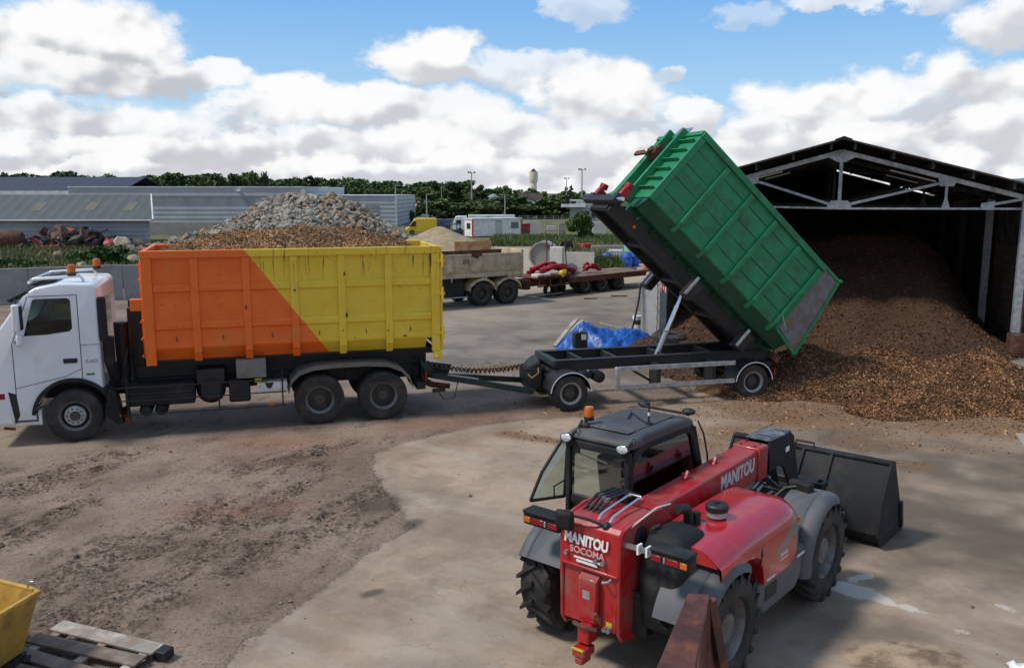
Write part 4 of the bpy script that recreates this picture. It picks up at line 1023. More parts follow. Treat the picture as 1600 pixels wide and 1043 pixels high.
def lorry():
    p = gp(710, 372); p = Vector((at(708, 360, 104).x, 104, 0)); t = empty('white_lorry', p, (0, 0, R(3)), 'white lorry with a long pale trailer parked behind the site cabin', 'lorry')
    b = MB(); b.prism([(0, .5), (0, 1.25), (.25, 2.1), (.45, 2.2), (1.65, 2.2), (1.65, .5)], 0, 2.0); b.build('cab', MT['whitepaint'], t, bev=.06)
    b = MB(); b.prism([(.25, 1.25), (.42, 1.75), (.95, 1.75), (.95, 1.25)], -.015, 0); b.build('window', MT['interior'], t)
    b = MB(); b.add([(-.012, .12, 1.3), (-.012, 1.88, 1.3), (.22, 1.88, 2.05), (.22, .12, 2.05)], [(0, 1, 2, 3)]); b.build('windscreen', MT['interior'], t)
    b = MB(); b.box(1.8, 7.3, -.1, 2.1, .8, 2.32); b.build('trailer_box', MT['lorrybox'], t, bev=.03)
    b = MB(); b.prism([(2.6, 1.95), (4.2, 2.12), (5.2, 1.95), (4.2, 2.02)], -.12, -.1); b.build('stripe', MT['text_dark'], t)
    for x in (.8, 5.0, 5.9): far_wheel(t, x, .1, .42)
lorry()
def cabin():
    p = gp(738, 371); q = gp(806, 367); t = empty('site_cabin', (p.x, p.y, 0), (0, 0, math.atan2(q.y - p.y, q.x - p.x) * .55), 'white site cabin with red corner posts and a barred window', 'site cabin')
    W = (q - p).length * 1.0 * .82; H = 2.02
    b = MB(); b.box(.06, W - .06, .04, 2.2, .1, H - .06); b.build('wall', MT['cabinwhite'], t, smooth=0)
    b = MB()
    b.box(-.02, W + .02, -.02, 2.26, H - .06, H + .08); b.build('roof', MT['lorrybox'], t)
    for x in (0, W - .13): b = MB(); b.box(x, x + .13, -.015, .12, 0, H - .06); b.build('corner_post', MT['signred'], t)
    b = MB(); b.box(W * .46, W * .60, .018, .04, .1, 1.8); d = b.build('door', MT['concretewhite'], t, bev=.006)
    b = MB(); b.box(W * .47, W * .59, .01, .03, 1.72, 1.80); b.build('lintel', MT['text_dark'], d)
    b = MB(); b.box(W * .78, W * .93, .02, .045, .92, 1.62); w = b.build('window', MT['interior'], t)
    for k in range(7): b = MB(); x = W * (.79 + .02 * k); b.box(x, x + .02, -.02, .0, .9, 1.64); b.build('bar', MT['text_white'], w)
    b = MB(); b.add([(.055, .6, .9), (.055, 1.6, .9), (.055, 1.6, 1.55), (.055, .6, 1.55)], [(0, 1, 2, 3)]); b.build('window', MT['interior'], t)
cabin()
def small_far():
    p = gp(820, 368); t = empty('red_container', (p.x - .5, p.y + 1, 0), (0, 0, 0), 'dull red metal bin with dark streaks just right of the site cabin', 'bin')
    b = MB(); b.prism([(0, 0), (1.1, 0), (1.15, 1.25), (-.05, 1.25)], 0, 1.2); b.build('body', MT['redhose'], t); b = MB(); b.box(.1, .95, -.02, 0, .1, .8); b.build('panel', MT['rimdark'], t); b = MB(); b.box(-.08, 1.18, -.04, 1.24, 1.25, 1.32); b.build('rim', MT['rust'], t)
    p = gp(670, 370); t = empty('blue_skip', (at(670, 350, 108).x, 108, 0), (0, 0, 0), 'dark blue open skip between the yellow van and the white lorry', 'skip')
    b = MB(); b.prism([(0, .1), (2.4, .1), (2.8, 1.7), (-.3, 1.7)], 0, 1.8); b.build('body', MT['bluedark'], t)
    for k in range(4): b = MB(); b.box(.2 + k * .6, .28 + k * .6, -.06, 0, .2, 1.6); b.build('rib', MT['bluedark'], t)
    p = gp(703, 373); t = empty('old_tractor', (p.x, p.y, 0), (0, 0, R(25)), 'old blue machine with a flat roof beside the white cabin', 'tractor')
    b = MB(); b.box(0, 1.3, 0, 1.0, .5, .95); b.build('bonnet', MT['bluedark'], t, bev=.05); b = MB(); b.box(-.1, 1.3, -.05, 1.05, 1.5, 1.6); b.build('cab_roof', MT['teal'] if 0 else MT['bluedark'], t)
    for x in (.0, 1.2):
        for y in (.02, .98): b = MB(); b.box(x - .04, x + .04, y - .04, y + .04, .9, 1.5); b.build('post', MT['chassis'], t)
    for x in (.2, 1.1): far_wheel(t, x, -.1, .36)
    # L-shaped concrete elements, blocks
    for px, py, w, h, lb in ((832, 366, 2.0, 1.55, 'L shaped grey concrete wall element right of the cabin'), (862, 364, 1.1, .9, 'low pale concrete block between the L element and the bush'), (879, 366, .9, 1.35, 'pale concrete block left of the bush'), (937, 368, 1.6, 1.6, 'upright white concrete panel right of the bush'), (985, 372, 2.6, .55, 'long flat grey concrete block stack under the tipped skip')):
        p = gp(px, py); t = empty('concrete_block', (p.x - w / 2, p.y, 0), (0, 0, R(8)), lb, 'concrete block')
        b = MB(); b.box(0, w, 0, .22, 0, h); b.build('face', MT['concretewhite'] if 'white' in lb or 'L' in lb else MT['concrete'], t, bev=.02)
        if lb[0] == 'L' : b = MB(); b.prism([(.25, 0), (1.7, 0), (.25, h - .1)], w - .25, w, 'yz'); b.build('brace', MT['concretewhite'], t); b = MB(); b.box(0, w - .3, .24, 1.6, 0, .2); b.build('foot', MT['concrete'], t)
    p = gp(930, 362); t = empty('office', (at(880, 330, 135).x, 135, 0), (0, 0, R(-4)), 'small two storey grey office with dark windows behind the tall bush', 'office')
    W = at(960, 330, 135).x - at(880, 330, 135).x; H = at(900, 313, 135).z; M_ = MT['shedwall']
    b = MB(); b.box(1.0, W, 0, 8, 0, H); b.build('wall', M_, t, smooth=0)
    b = MB(); b.box(-.3, 3.4, -1.2, .0, H - 1.0, H - .55); b.build('canopy', MT['lorrybox'], t)
    for x0, x1, z0, z1 in ((1.1, 1.9, H - .5, H - .1), (3.3, 3.9, 1.2, 2.1), (W * .55, W * .68, 1.1, 2.1)): b = MB(); b.box(x0, x1, -.03, .0, z0, z1); b.build('window', MT['interior'], t)
    b = MB(); b.box(1.0, W, -.05, .02, H - .05, H + .12); b.build('roof_edge', MT['lorrybox'], t)
    t = empty('red_roofed_barn', (at(668, 328, 235).x, 235, 0), (0, 0, 0), 'small barn with a rusty red roof at the edge of the far field', 'barn'); W = at(690, 328, 235).x - at(668, 328, 235).x; z0, z1 = at(680, 330, 235).z, at(680, 323, 235).z
    b = MB(); b.box(.1, W - .1, .2, 5, 0, max(z0, .4)); b.build('wall', MT['wood'], t); b = MB(); b.prism([(0, z0), (3, z1), (6, z0), (6, z0 - .1), (3, z1 - .12), (0, z0 - .1)], -.2, W + .2, 'yz'); b.build('roof', MT['tileroof'], t, smooth=0)
    for px, w, lb in ((762, 5, 'white gabled house half sunk in the trees left of the tower'), (812, 8, 'long slate roofed house among the trees below the water tower')):
        c = at(px, 312, 300); t = empty('house', (c.x, 300, 0), (0, 0, R(10)), lb, 'house'); z0, z1 = at(px, 313, 300).z + .5, at(px, 306 if px < 780 else 307.5, 300).z + .5
        b = MB(); b.prism([(0, 0), (w, 0), (w, z0), (w / 2, z1), (0, z0)], 0, 6) if px < 780 else b.box(0, w, 0, 5, 0, z0); b.build('wall', MT['dirtywhite'], t, smooth=0)
        b = MB(); b.prism([(-.3, z0 - .1), (w / 2, z1 + .1), (w + .3, z0 - .1), (w + .3, z0 - .3), (w / 2, z1 - .1), (-.3, z0 - .3)], .05, 6.4) if px < 780 else b.prism([(-.4, z0 - .1), (2.5, z1 + .8), (5.4, z0 - .1), (5.4, z0 - .3), (2.5, z1 + .6), (-.4, z0 - .3)], -.3, w + .3, 'yz'); b.build('roof', MT['barnwall'] if px > 780 else MT['farroof'], t, smooth=0)
    # wire fence line
    a, q = gp(812, 360), gp(1000, 362); t = empty('wire_fence', (a.x, a.y, 0), (0, 0, 0), 'thin grey wire mesh fence running behind the concrete blocks', 'fence')
    d = q - a; n = 14
    for k in range(n + 1): b = MB(); c = d * (k / n); b.tube([(c.x, c.y, 0), (c.x, c.y, 2.0)], .035, 5); b.build('post', MT['galv'], t)
    b = MB()
    for k in range(9): b.tube([(0, 0, .15 + k * .22), (d.x, d.y, .15 + k * .22)], .008, 3)
    for k in range(70): c = d * (k / 70); b.tube([(c.x, c.y, .1), (c.x, c.y, 1.95)], .008, 3)
    b.build('mesh', MT['galv'], t, smooth=0)
small_far()
def mid_clutter():
    # concrete pipe ring
    p = gp(850, 420); r = .92; t = empty('concrete_pipe', (p.x, p.y, 0), (0, 0, R(-12)), 'big round concrete pipe section standing behind the red hoses', 'concrete pipe')
    b = MB(); b.lathe([(r - .12, -.6), (r, -.6), (r, .6), (r - .12, .6), (r - .12, -.6)], (0, 0, r), 'y', 36); b.build('ring', MT['concrete'], t)
    b = MB(); b.lathe([(.01, 0), (r - .13, 0)], (0, -.45, r), 'y', 30); b.build('end_face', MT['concrete'], t)
    b = MB()
    for a in (-.5, .4): b.tube([(a * .4, -.7, 0), (a * .4, -.7, 1.9)], .03, 6)
    b.tube([(-.2, -.7, 1.7), (.55, -.8, .2)], .03, 6); tag(b.build('steel_prop', MT['chassis'], loc=(p.x + .35, p.y - .1, 0)), 'thin dark steel props leaning on the concrete pipe', 'prop')
    p = gp(868, 426); t = empty('concrete_block', (p.x, p.y, 0), (0, 0, R(-14)), 'tall white concrete block right of the round concrete pipe', 'concrete block')
    H = at(868, 386, p.y).z; b = MB(); b.box(-.38, .42, 0, .8, 0, H); b.build('block', MT['concretewhite'], t, bev=.03)
    b = MB(); b.tube([(-.55, .2, H - .3), (-.62, .3, H + 1.0), (.5, .3, H + 1.0), (.72, .3, .3)], .035, 8); tag(b.build('hand_rail', MT['rust'], loc=(p.x, p.y, 0)), 'rusty bent tube frame standing over the tall white concrete block', 'tube frame')
    p = gp(905, 424); t = empty('concrete_element', (p.x, p.y, 0), (0, 0, R(-10)), 'white L shaped concrete panel behind the red pipe bundles', 'concrete element'); H = at(905, 394, p.y).z
    b = MB(); b.box(-.95, .95, 0, .14, 0, H); b.build('panel', MT['concretewhite'], t, bev=.015); b = MB(); b.box(-.95, .95, .15, 1.2, 0, .14); b.build('foot', MT['concretewhite'], t)
    p = gp(915, 393); t = empty('red_coil', (p.x, p.y, 0), (0, 0, 0), 'red coiled duct pipe lying beyond the white concrete panel', 'pipe coil')
    b = MB()
    for k in range(5): b.lathe([(.62 + .075 * math.cos(a), .075 * math.sin(a)) for a in np.linspace(0, 6.28, 8)], (0, 0, .1 + k * .13), 'z', 24)
    b.build('coil', MT['redhose'], t)
    p = gp(885, 395); t = empty('cable_reel', (p.x, p.y, 0), (0, 0, R(40)), 'dark cable reel beside the red coiled pipe', 'reel')
    b = MB(); b.lathe([(.01, -.3), (.5, -.3), (.5, -.24), (.2, -.24), (.2, .24), (.5, .24), (.5, .3), (.01, .3)], (0, 0, .5), 'y', 20); b.build('reel', MT['chassis'], t)
    # long concrete beams beyond
    p = gp(965, 398)
    for k, (dx, dy, z, L, lb) in enumerate(((0, 0, 0, 5.5, 'dark stacked beam, lowest of the pile beyond the blue barrels'), (.4, .3, .38, 5.0, 'grey beam lying on the dark stacked beam beyond the barrels'), (-2.2, -.8, 0, 2.5, 'pale timber beam lying before the dark beam pile'))):
        b = MB(); b.box(-L / 2, L / 2, -.25, .25, 0, .36); tag(b.build('beam', MT['chassis'] if k == 0 else MT['concrete'] if k == 1 else MT['wood'], loc=(p.x + dx, p.y + dy, z), bev=.02), lb, 'beam')
    # barrels and tank
    for px, py, lb, m in ((948, 418, 'bright blue plastic barrel left of the caged white tank', 'blue'), (980, 417, 'dark blue barrel right of the caged white tank', 'blue'), (991, 416, 'rightmost blue barrel, under the tipped skip frame', 'blue')):
        p = gp(px, py); t = empty('barrel', (p.x, p.y, 0), (0, 0, 0), lb, 'barrel', 'blue plastic barrels')
        b = MB(); b.lathe([(0, 0), (.28, 0), (.33, .08), (.34, .3), (.36, .32), (.34, .36), (.34, .66), (.36, .68), (.34, .72), (.32, .9), (.27, .96), (0, .96)], (0, 0, 0), 'z', 20); b.build('body', MT[m], t)
        b = MB(); b.lathe([(0, .97), (.22, .97), (.22, 1.0), (0, 1.0)], (0, 0, 0), 'z', 20); b.build('lid', MT['bluedark'], t)
    p = gp(962, 416); t = empty('caged_tank', (p.x, p.y, 0), (0, 0, R(-6)), 'white plastic tank in a metal cage between the blue barrels', 'tank')
    b = MB(); b.box(-.5, .5, 0, 1, .15, 1.1); b.build('tank', MT['dirtywhite'], t, bev=.08); b = MB()
    for k in range(6): x = -.54 + k * .216; b.tube([(x, -.03, .1), (x, -.03, 1.12)], .014, 5)
    for z in (.15, .45, .8, 1.12): b.tube([(-.55, -.03, z), (.55, -.03, z), (.55, 1.04, z), (-.55, 1.04, z), (-.55, -.03, z)], .014, 5)
    b.build('cage', MT['galv'], t); b = MB(); b.box(-.56, .56, -.05, 1.05, 0, .13); b.build('pallet', MT['wood'], t)
    p = gp(999, 412); t = empty('round_tank', (p.x, p.y + .8, 0), (0, 0, 0), 'pale green round water tank half hidden by the skip frame', 'tank')
    b = MB(); b.lathe([(0, -.8), (.75, -.75), (.95, -.55), (.95, .55), (.75, .75), (0, .8)], (0, 0, .98), 'y', 28); b.build('shell', MT['teal'], t)
    b = MB(); b.lathe([(.0, 0), (.16, 0), (.16, .1), (0, .1)], (0, 0, 1.9), 'z', 14); b.build('cap', MT['black'], t)
    p = gp(1012, 424); b = MB(); b.prism([(-.3, 0), (.3, 0), (.18, .5), (-.18, .5)], -.3, .3); tag(b.build('traffic_box', MT['orange'], loc=(p.x, p.y, 0), bev=.03), 'small orange box on the ground under the skip frame', 'box')
    # tarp-covered heap and timber at the barn corner
    c = gp(930, 549)
    def h(x, y):
        pk = at(912, 504, 28.3); pk = (pk.x, pk.y)
        def ridge(p, q, z0, z1, w):
            L = (q[0] - p[0]) ** 2 + (q[1] - p[1]) ** 2; t = np.clip(((x - p[0]) * (q[0] - p[0]) + (y - p[1]) * (q[1] - p[1])) / L, 0, 1)
            d = np.hypot(x - p[0] - t * (q[0] - p[0]), y - p[1] - t * (q[1] - p[1])); return np.maximum(z0 + (z1 - z0) * t - d * w, -.3)
        a, b1, b2, e = gp(868, 548), gp(905, 551), gp(950, 549), at(998, 518, 29.0)
        n = vnoise(x, y, 2.2, 505, 5); fold = np.abs(vnoise(x + y * .3, y * .5, 2.6, 507, 4) - .5) * 2; f2 = np.abs(vnoise(x * .6 + y * .8, y - x, 5.0, 509, 3) - .5) * 2
        z = ridge(pk, (pk[0] + .18, pk[1] + .1), .88, .84, 1.15)
        for p, q, z0, z1, w in ((pk, a, .82, .05, .85), (pk, b1, .76, .10, 1.1), (pk, b2, .70, .12, .8), (pk, e, .62, .50, .62), (b2, e, .28, .50, .7)): z = np.maximum(z, ridge(p, q, z0, z1, w))
        m = np.clip(z * 4, 0, 1)
        return np.maximum(z + ((n - .5) * .30 - fold * .16 - f2 * .07 + .08) * m - .02, -.25)
    o = grid_obj('tarpaulin', np.arange(c.x - 1.9, c.x + 2.6, .035), np.arange(c.y - 1.7, c.y + 4.5, .05), h, MT['tarp'])
    tag(o, 'crumpled bright blue tarpaulin thrown over a heap behind the trailer frame', 'tarpaulin')
    def board(a, b_, w, lb, m='wood', th=.05):
        mb = MB(); mb.bar(a, b_, w, th); tag(mb.build('board', MT[m], bev=.006), lb, 'board')
    A = gp(872, 545); T = at(906, 503, 28.6)
    board((A.x - .1, A.y + .3, .05), (T.x - .05, T.y + .5, T.z + .05), .16, 'weathered plank leaning up the left side of the blue tarpaulin')
    board((A.x - .02, A.y + .55, .05), (T.x + .15, T.y + .75, T.z - .05), .14, 'second plank leaning behind the blue tarpaulin')
    q0, q1 = at(930, 510, 29.6), at(992, 528, 29.2)
    board(tuple(q0), tuple(q1), .22, 'long dark board lying across the top right of the tarpaulin', 'woodbrown'); board((q0.x + .2, q0.y + .4, q0.z + .05), (q1.x + .4, q1.y + .4, q1.z + .05), .2, 'second board behind, lying across the tarpaulin', 'wood')
    q = gp(902, 545); t = empty('fuel_can', (q.x + .05, q.y - .62, -.12), (0, 0, R(15)), 'small dark canister with a white label in front of the blue tarpaulin', 'canister')
    b = MB(); b.box(-.24, .2, -.14, .14, .28, .78); b.build('body', MT['black'], t, bev=.04); b = MB(); b.box(-.02, .14, -.148, -.142, .55, .72); b.build('paper_label', MT['text_white'], t); b = MB(); b.lathe([(0, 0), (.05, 0), (.05, .08), (0, .08)], (0, 0, .79), 'z', 10); b.build('cap', MT['concretewhite'], t)
    q = gp(1045, 543); t = empty('rubber_ring', (q.x, q.y, 0), (0, 0, 0), 'dark tyre lying flat on the chips behind the trailer frame', 'tyre')
    b = MB(); b.lathe([(.28, .02), (.5, 0), (.58, .08), (.58, .3), (.5, .38), (.28, .36), (.28, .02)], (0, 0, .1), 'z', 30); b.build('tyre', MT['tyre'], t)
    # planks lying on the tarmac
    for px, py, L, lb in ((967, 463, .8, 'small dark plank lying on the tarmac right of the low loader'), (922, 467, .6, 'thin broken lath on the tarmac behind the low loader')):
        q = gp(px, py); b = MB(); b.box(-L / 2, L / 2, -.08, .08, .0, .05); tag(b.build('plank', MT['woodbrown'], loc=(q.x, q.y, .01)), lb, 'plank').rotation_euler = (0, 0, R(8))
mid_clutter()
# ---------------------------------------------------------------- near foreground
pm('woodmud', (.23, .18, .14), .9, var=.3, vs=4, dirt=.6, dcol=(.14, .095, .07), ds=3, bump=.25, bs=30)
def foreground():
    # yellow skip, bottom left corner
    Zr = .82; a = gp(62, 923, Zr); f = gp(-10, 905, Zr); n_ = gp(-10, 966, Zr)
    t = empty('yellow_skip', (a.x, a.y, 0), (0, 0, 0), 'worn yellow tipping skip at the bottom left corner of the picture', 'skip')
    d1 = Vector((f.x - a.x, f.y - a.y, 0)); d1 = d1.normalized() * 1.9; d2 = Vector((n_.x - a.x, n_.y - a.y, 0)).normalized() * 1.4
    rim = [Vector((0, 0, Zr)), Vector((0, 0, Zr)) + d1, Vector((0, 0, Zr)) + d1 + d2, Vector((0, 0, Zr)) + d2]
    cen = (rim[0] + rim[2]) / 2
    bot = [cen + (r - cen) * .80 - Vector((0, 0, Zr - .16)) for r in rim]
    inn = [cen + (r - cen) * .97 for r in rim]; ib = [cen + (r - cen) * .78 - Vector((0, 0, Zr - .20)) for r in rim]
    b = MB(); vs = [tuple(v) for v in bot + rim + inn + ib]
    b.add(vs, [(0, 1, 2, 3)] + [(i, (i + 1) % 4, 4 + (i + 1) % 4, 4 + i) for i in range(4)] + [(4 + i, 4 + (i + 1) % 4, 8 + (i + 1) % 4, 8 + i) for i in range(4)] + [(8 + i, 8 + (i + 1) % 4, 12 + (i + 1) % 4, 12 + i) for i in range(4)] + [(12, 13, 14, 15)])
    b.build('body', MT['skipyellow'], t, smooth=0, bev=.006)
    b = MB()
    for i in range(4): b.bar(rim[i], rim[(i + 1) % 4], .05, .045)
    b.build('rim', MT['skipyellow'], t, bev=.01)
    b = MB(); p = rim[0] + (d1 + d2) * .035; b.tube([p + Vector((.05 * math.cos(k * .52), .02, .06 + .05 * math.sin(k * .52))) for k in range(-1, 8)], .008, 6); b.build('lifting_eye', MT['steel'], t)
    b = MB(); b.bar(bot[0] - Vector((0, 0, .07)), bot[1] - Vector((0, 0, .07)), .08, .12); b.bar(bot[0] - Vector((0, 0, .07)), bot[3] - Vector((0, 0, .07)), .08, .12); b.bar(bot[3] - Vector((0, 0, .07)), bot[2] - Vector((0, 0, .07)), .08, .12); b.build('base_frame', MT['chassis'], t)
    b = MB(); b.tube([bot[0] + Vector((.08, 0, -.08)), bot[0] + Vector((.02, -.02, -.08))], .05, 10); b.build('hook_pin', MT['chassis'], t)
    # pallet
    o = gp(101, 967, .14); e = gp(258, 1004, .14); u = (e - o).normalized(); v = Vector((u.y, -u.x, 0)); L = (e - o).length
    t = empty('pallet', (o.x, o.y, 0), (R(4), 0, math.atan2(u.y, u.x)), 'weathered grey wooden pallet lying on the dirt by the yellow skip', 'pallet')
    for k, (y0, y1, off) in enumerate(((0, .20, 0), (.29, .47, -.06), (.55, .72, .03), (.80, .98, 0))):
        b = MB(); b.box(off, L + off * .4, -y1, -y0, .115, .14, Matrix.Rotation(R((0, 1.6, -2.2, 1.0)[k]), 4, 'Z')); b.build('board', MT['wood' if k == 0 else 'woodmud'], t, bev=.004)
    for x in (.06, L / 2, L - .16):
        b = MB(); b.box(x, x + .1, -.97, -.01, .09, .113); b.build('crosspiece', MT['wood'], t)
        for y in (.04, .45, .84): b = MB(); b.box(x, x + .1, -y - .12, -y, .025, .088); b.build('block', MT['woodbrown'], t)
    b = MB(); b.box(L - .02, L + .13, -.15, .0, .03, .135); bl = b.build('end_block', MT['black'], t, bev=.01)
    # rusty skip end beside the viewer
    T0, T1 = at(1075, 926, 4.58), at(1109, 928, 4.60); B0, B1 = at(1012, 1075, 3.70), at(1078, 1080, 3.70)
    t = empty('rusty_girder', (0, 0, 0), (0, 0, 0), 'rusty brown steel frame corner close to the viewer in front of the red loader wheel', 'steel girder')
    dn = Vector((0, 0, -.05)); b = MB(); b.hexa([B0 + dn, B1 + dn, T1 + dn, T0 + dn], [B0, B1, T1, T0]); b.build('top_rail', MT['rustbeam'], t, bev=.004)
    E1 = at(1162, 1080, 4.75); E0 = at(1112, 1080, 4.4)
    b = MB(); b.hexa([B1 + dn + Vector((-.04, 0, -.9)), E1 + Vector((-.03, 0, -.6)), T1 + dn, T1 + dn - Vector((.02, 0, 0))], [B1 + dn + Vector((-.04, .03, -.9)), E1 + Vector((-.03, .03, -.6)), T1 + dn + Vector((0, .03, 0)), T1 + dn + Vector((-.02, .03, 0))])
    b.build('end_plate', MT['rustbeam'], t)
    b = MB(); b.bar(T1 + Vector((.005, -.01, -.03)), E1 + Vector((0, 0, -.5)), .035, .06); b.build('corner_post', MT['rustbeam'], t, bev=.003)
    b = MB(); b.bar((T1 + Vector((-.02, -.02, -.06))), E0 + Vector((0, 0, -.4)), .03, .035); b.build('rib', MT['rust'], t, bev=.003)
    b = MB(); b.bar(B1 + Vector((-.02, 0, -.07)), T1 + Vector((-.03, 0, -.07)), .015, .10); b.build('flange', MT['rustbeam'], t)
    p = gp(1572, 1040); b = MB()
    def zf(i, j): return .05 + .05 * math.sin(i * 1.3 + j) + .03 * math.cos(j * 2.1 + i * .4)
    N = 7; vs = [(p.x + i * .05 + .012 * math.sin(j * 1.7), p.y + .03 - j * .05, zf(i, j) * (0 if i == 0 or j == 0 else 1) + .02) for j in range(N) for i in range(N)]
    b.add(vs, [(j * N + i, j * N + i + 1, (j + 1) * N + i + 1, (j + 1) * N + i) for j in range(N - 1) for i in range(N - 1)]); o = b.build('plastic_sheet', MT['text_white'], smooth=180)
    tag(o, 'white plastic sheet on the concrete at the bottom right corner', 'plastic sheet'); o.modifiers.new('thick', 'SOLIDIFY').thickness = .004
foreground()
# ---------------------------------------------------------------- wheels
def wheel(par, x, y, z, Rr, w, kind='drive', side=-1, tm='tyre', rm='rimgrey', rr=None, label=None):
    rr = rr or Rr * .56; s = -side
    H = lambda L: [(r, h * s) for r, h in L]
    rim = MB()
    if kind == 'front': P = [(.001, -.52 * w), (.085, -.52 * w), (.10, -.40 * w), (.195, -.36 * w), (.215, -.30 * w), (.235, -.05 * w), (rr - .025, 0), (rr - .012, -.40 * w), (rr + .008, -.44 * w), (rr + .008, .4 * w)]
    elif kind == 'drive': P = [(.001, -.16 * w), (.11, -.16 * w), (.125, .0), (.20, .06 * w), (rr - .05, .10 * w), (rr - .02, -.38 * w), (rr + .012, -.45 * w), (rr + .008, .4 * w)]
    else: P = [(.001, -.30 * w), (.16, -.30 * w), (.18, -.16 * w), (rr * .6, -.10 * w), (rr * .86, -.02 * w), (rr - .03, -.30 * w), (rr + .015, -.42 * w), (rr + .01, .4 * w)]
    rim.lathe(H(P), (x, y, z), 'y', 32); o = rim.build('wheel', MT['rimdark' if kind != 'ag' else rm], par, smooth=35)
    if kind != 'ag':
        b = MB(); b.lathe(H([(rr - .045, -.30 * w), (rr - .014, -.41 * w), (rr + .010, -.455 * w), (rr + .016, -.43 * w)]), (x, y, z), 'y', 40); b.build('rim_lip', MT[rm], o)
    if kind == 'front':
        b = MB(); b.lathe(H([(.095, -.41 * w), (.10, -.435 * w), (.195, -.40 * w), (.205, -.36 * w)]), (x, y, z), 'y', 32); b.build('hub_ring', MT['galv'], o)
    n, nr = (10, .145) if kind == 'front' else (8, .165) if kind == 'drive' else (8, rr * .45)
    hn = {'front': -.40, 'drive': .0, 'ag': -.2}[kind] * w * s
    b = MB()
    for k in range(n):
        a = 2 * math.pi * k / n; b.lathe([(.001, hn - .028 * s), (.016, hn - .028 * s), (.018, hn + .03 * s)], (x + nr * math.cos(a), y, z + nr * math.sin(a)), 'y', 6)
    b.build('wheel_nuts', MT['rimdark'], o)
    b = MB(); L = [(rr, -.42 * w), (rr + .02, -.475 * w), (Rr * .80, -.50 * w), (Rr * .925, -.485 * w), (Rr * .975, -.44 * w), (Rr, -.37 * w)]
    mid = []
    if kind != 'ag':
        for gq in (-.22, 0, .22): mid += [(Rr, gq * w - .02), (Rr - .014, gq * w - .016), (Rr - .014, gq * w + .016), (Rr, gq * w + .02)]
    else:
        L = [(rr, -.40 * w), (rr + .03, -.475 * w), (Rr * .74, -.50 * w), (Rr * .86, -.47 * w), (Rr * .925, -.36 * w), (Rr * .945, -.18 * w)]
    b.lathe(H(L + mid + [(r, -h) for r, h in L[::-1]]), (x, y, z), 'y', 48)
    if kind == 'ag':
        nl = 18
        for sd in (-1, 1):
            for k in range(nl):
                a0 = 2 * math.pi * (k + (.5 if sd > 0 else 0)) / nl
                def pt(r, hh, a): return (x + r * math.cos(a), y + hh * w * sd, z + r * math.sin(a))
                dr = .30; wd = .085
                stn = [(.50, 0, Rr * .80, Rr * .955), (.485, .01, Rr * .86, Rr * .995), (.36, .09, Rr * .91, Rr * 1.0), (.18, .20, Rr * .93, Rr * 1.003), (-.03, .31, Rr * .935, Rr * 1.0)]
                secs = []
                for hh, da, r0, r1 in stn:
                    a = a0 - da; secs.append([pt(r0, hh, a - wd * .62), pt(r1, hh, a - wd * .42), pt(r1, hh, a + wd * .42), pt(r0, hh, a + wd * .62)])
                b.loft(secs)
    b.build('tyre', MT[tm], o, smooth=30)
    return o
def arch(par, x, y0, y1, z, Rr, a0, a1, mat, name='mudguard', th=.03, n=16, lip=0):
    b = MB(); secs = []
    for k in range(n + 1):
        a = R(a0 + (a1 - a0) * k / n); c, s_ = math.cos(a), math.sin(a)
        q = [(Rr, y0), (Rr, y1), (Rr + th, y1), (Rr + th, y0)]
        secs.append([(x + r * c, yy, z + r * s_) for r, yy in q])
    b.loft(secs); return b.build(name, MT[mat], par, smooth=50)
def beacon(par, x, y, z, s=1.0):
    b = MB(); b.lathe([(0, 0), (.07 * s, 0), (.075 * s, .05 * s), (0, .05 * s)], (x, y, z), 'z', 18); o = b.build('beacon', MT['black'], par)
    b = MB(); b.lathe([(.066 * s, .05 * s), (.068 * s, .15 * s), (.058 * s, .185 * s), (0, .20 * s)], (x, y, z), 'z', 18); b.build('lens', MT['lampamber'], o); return o

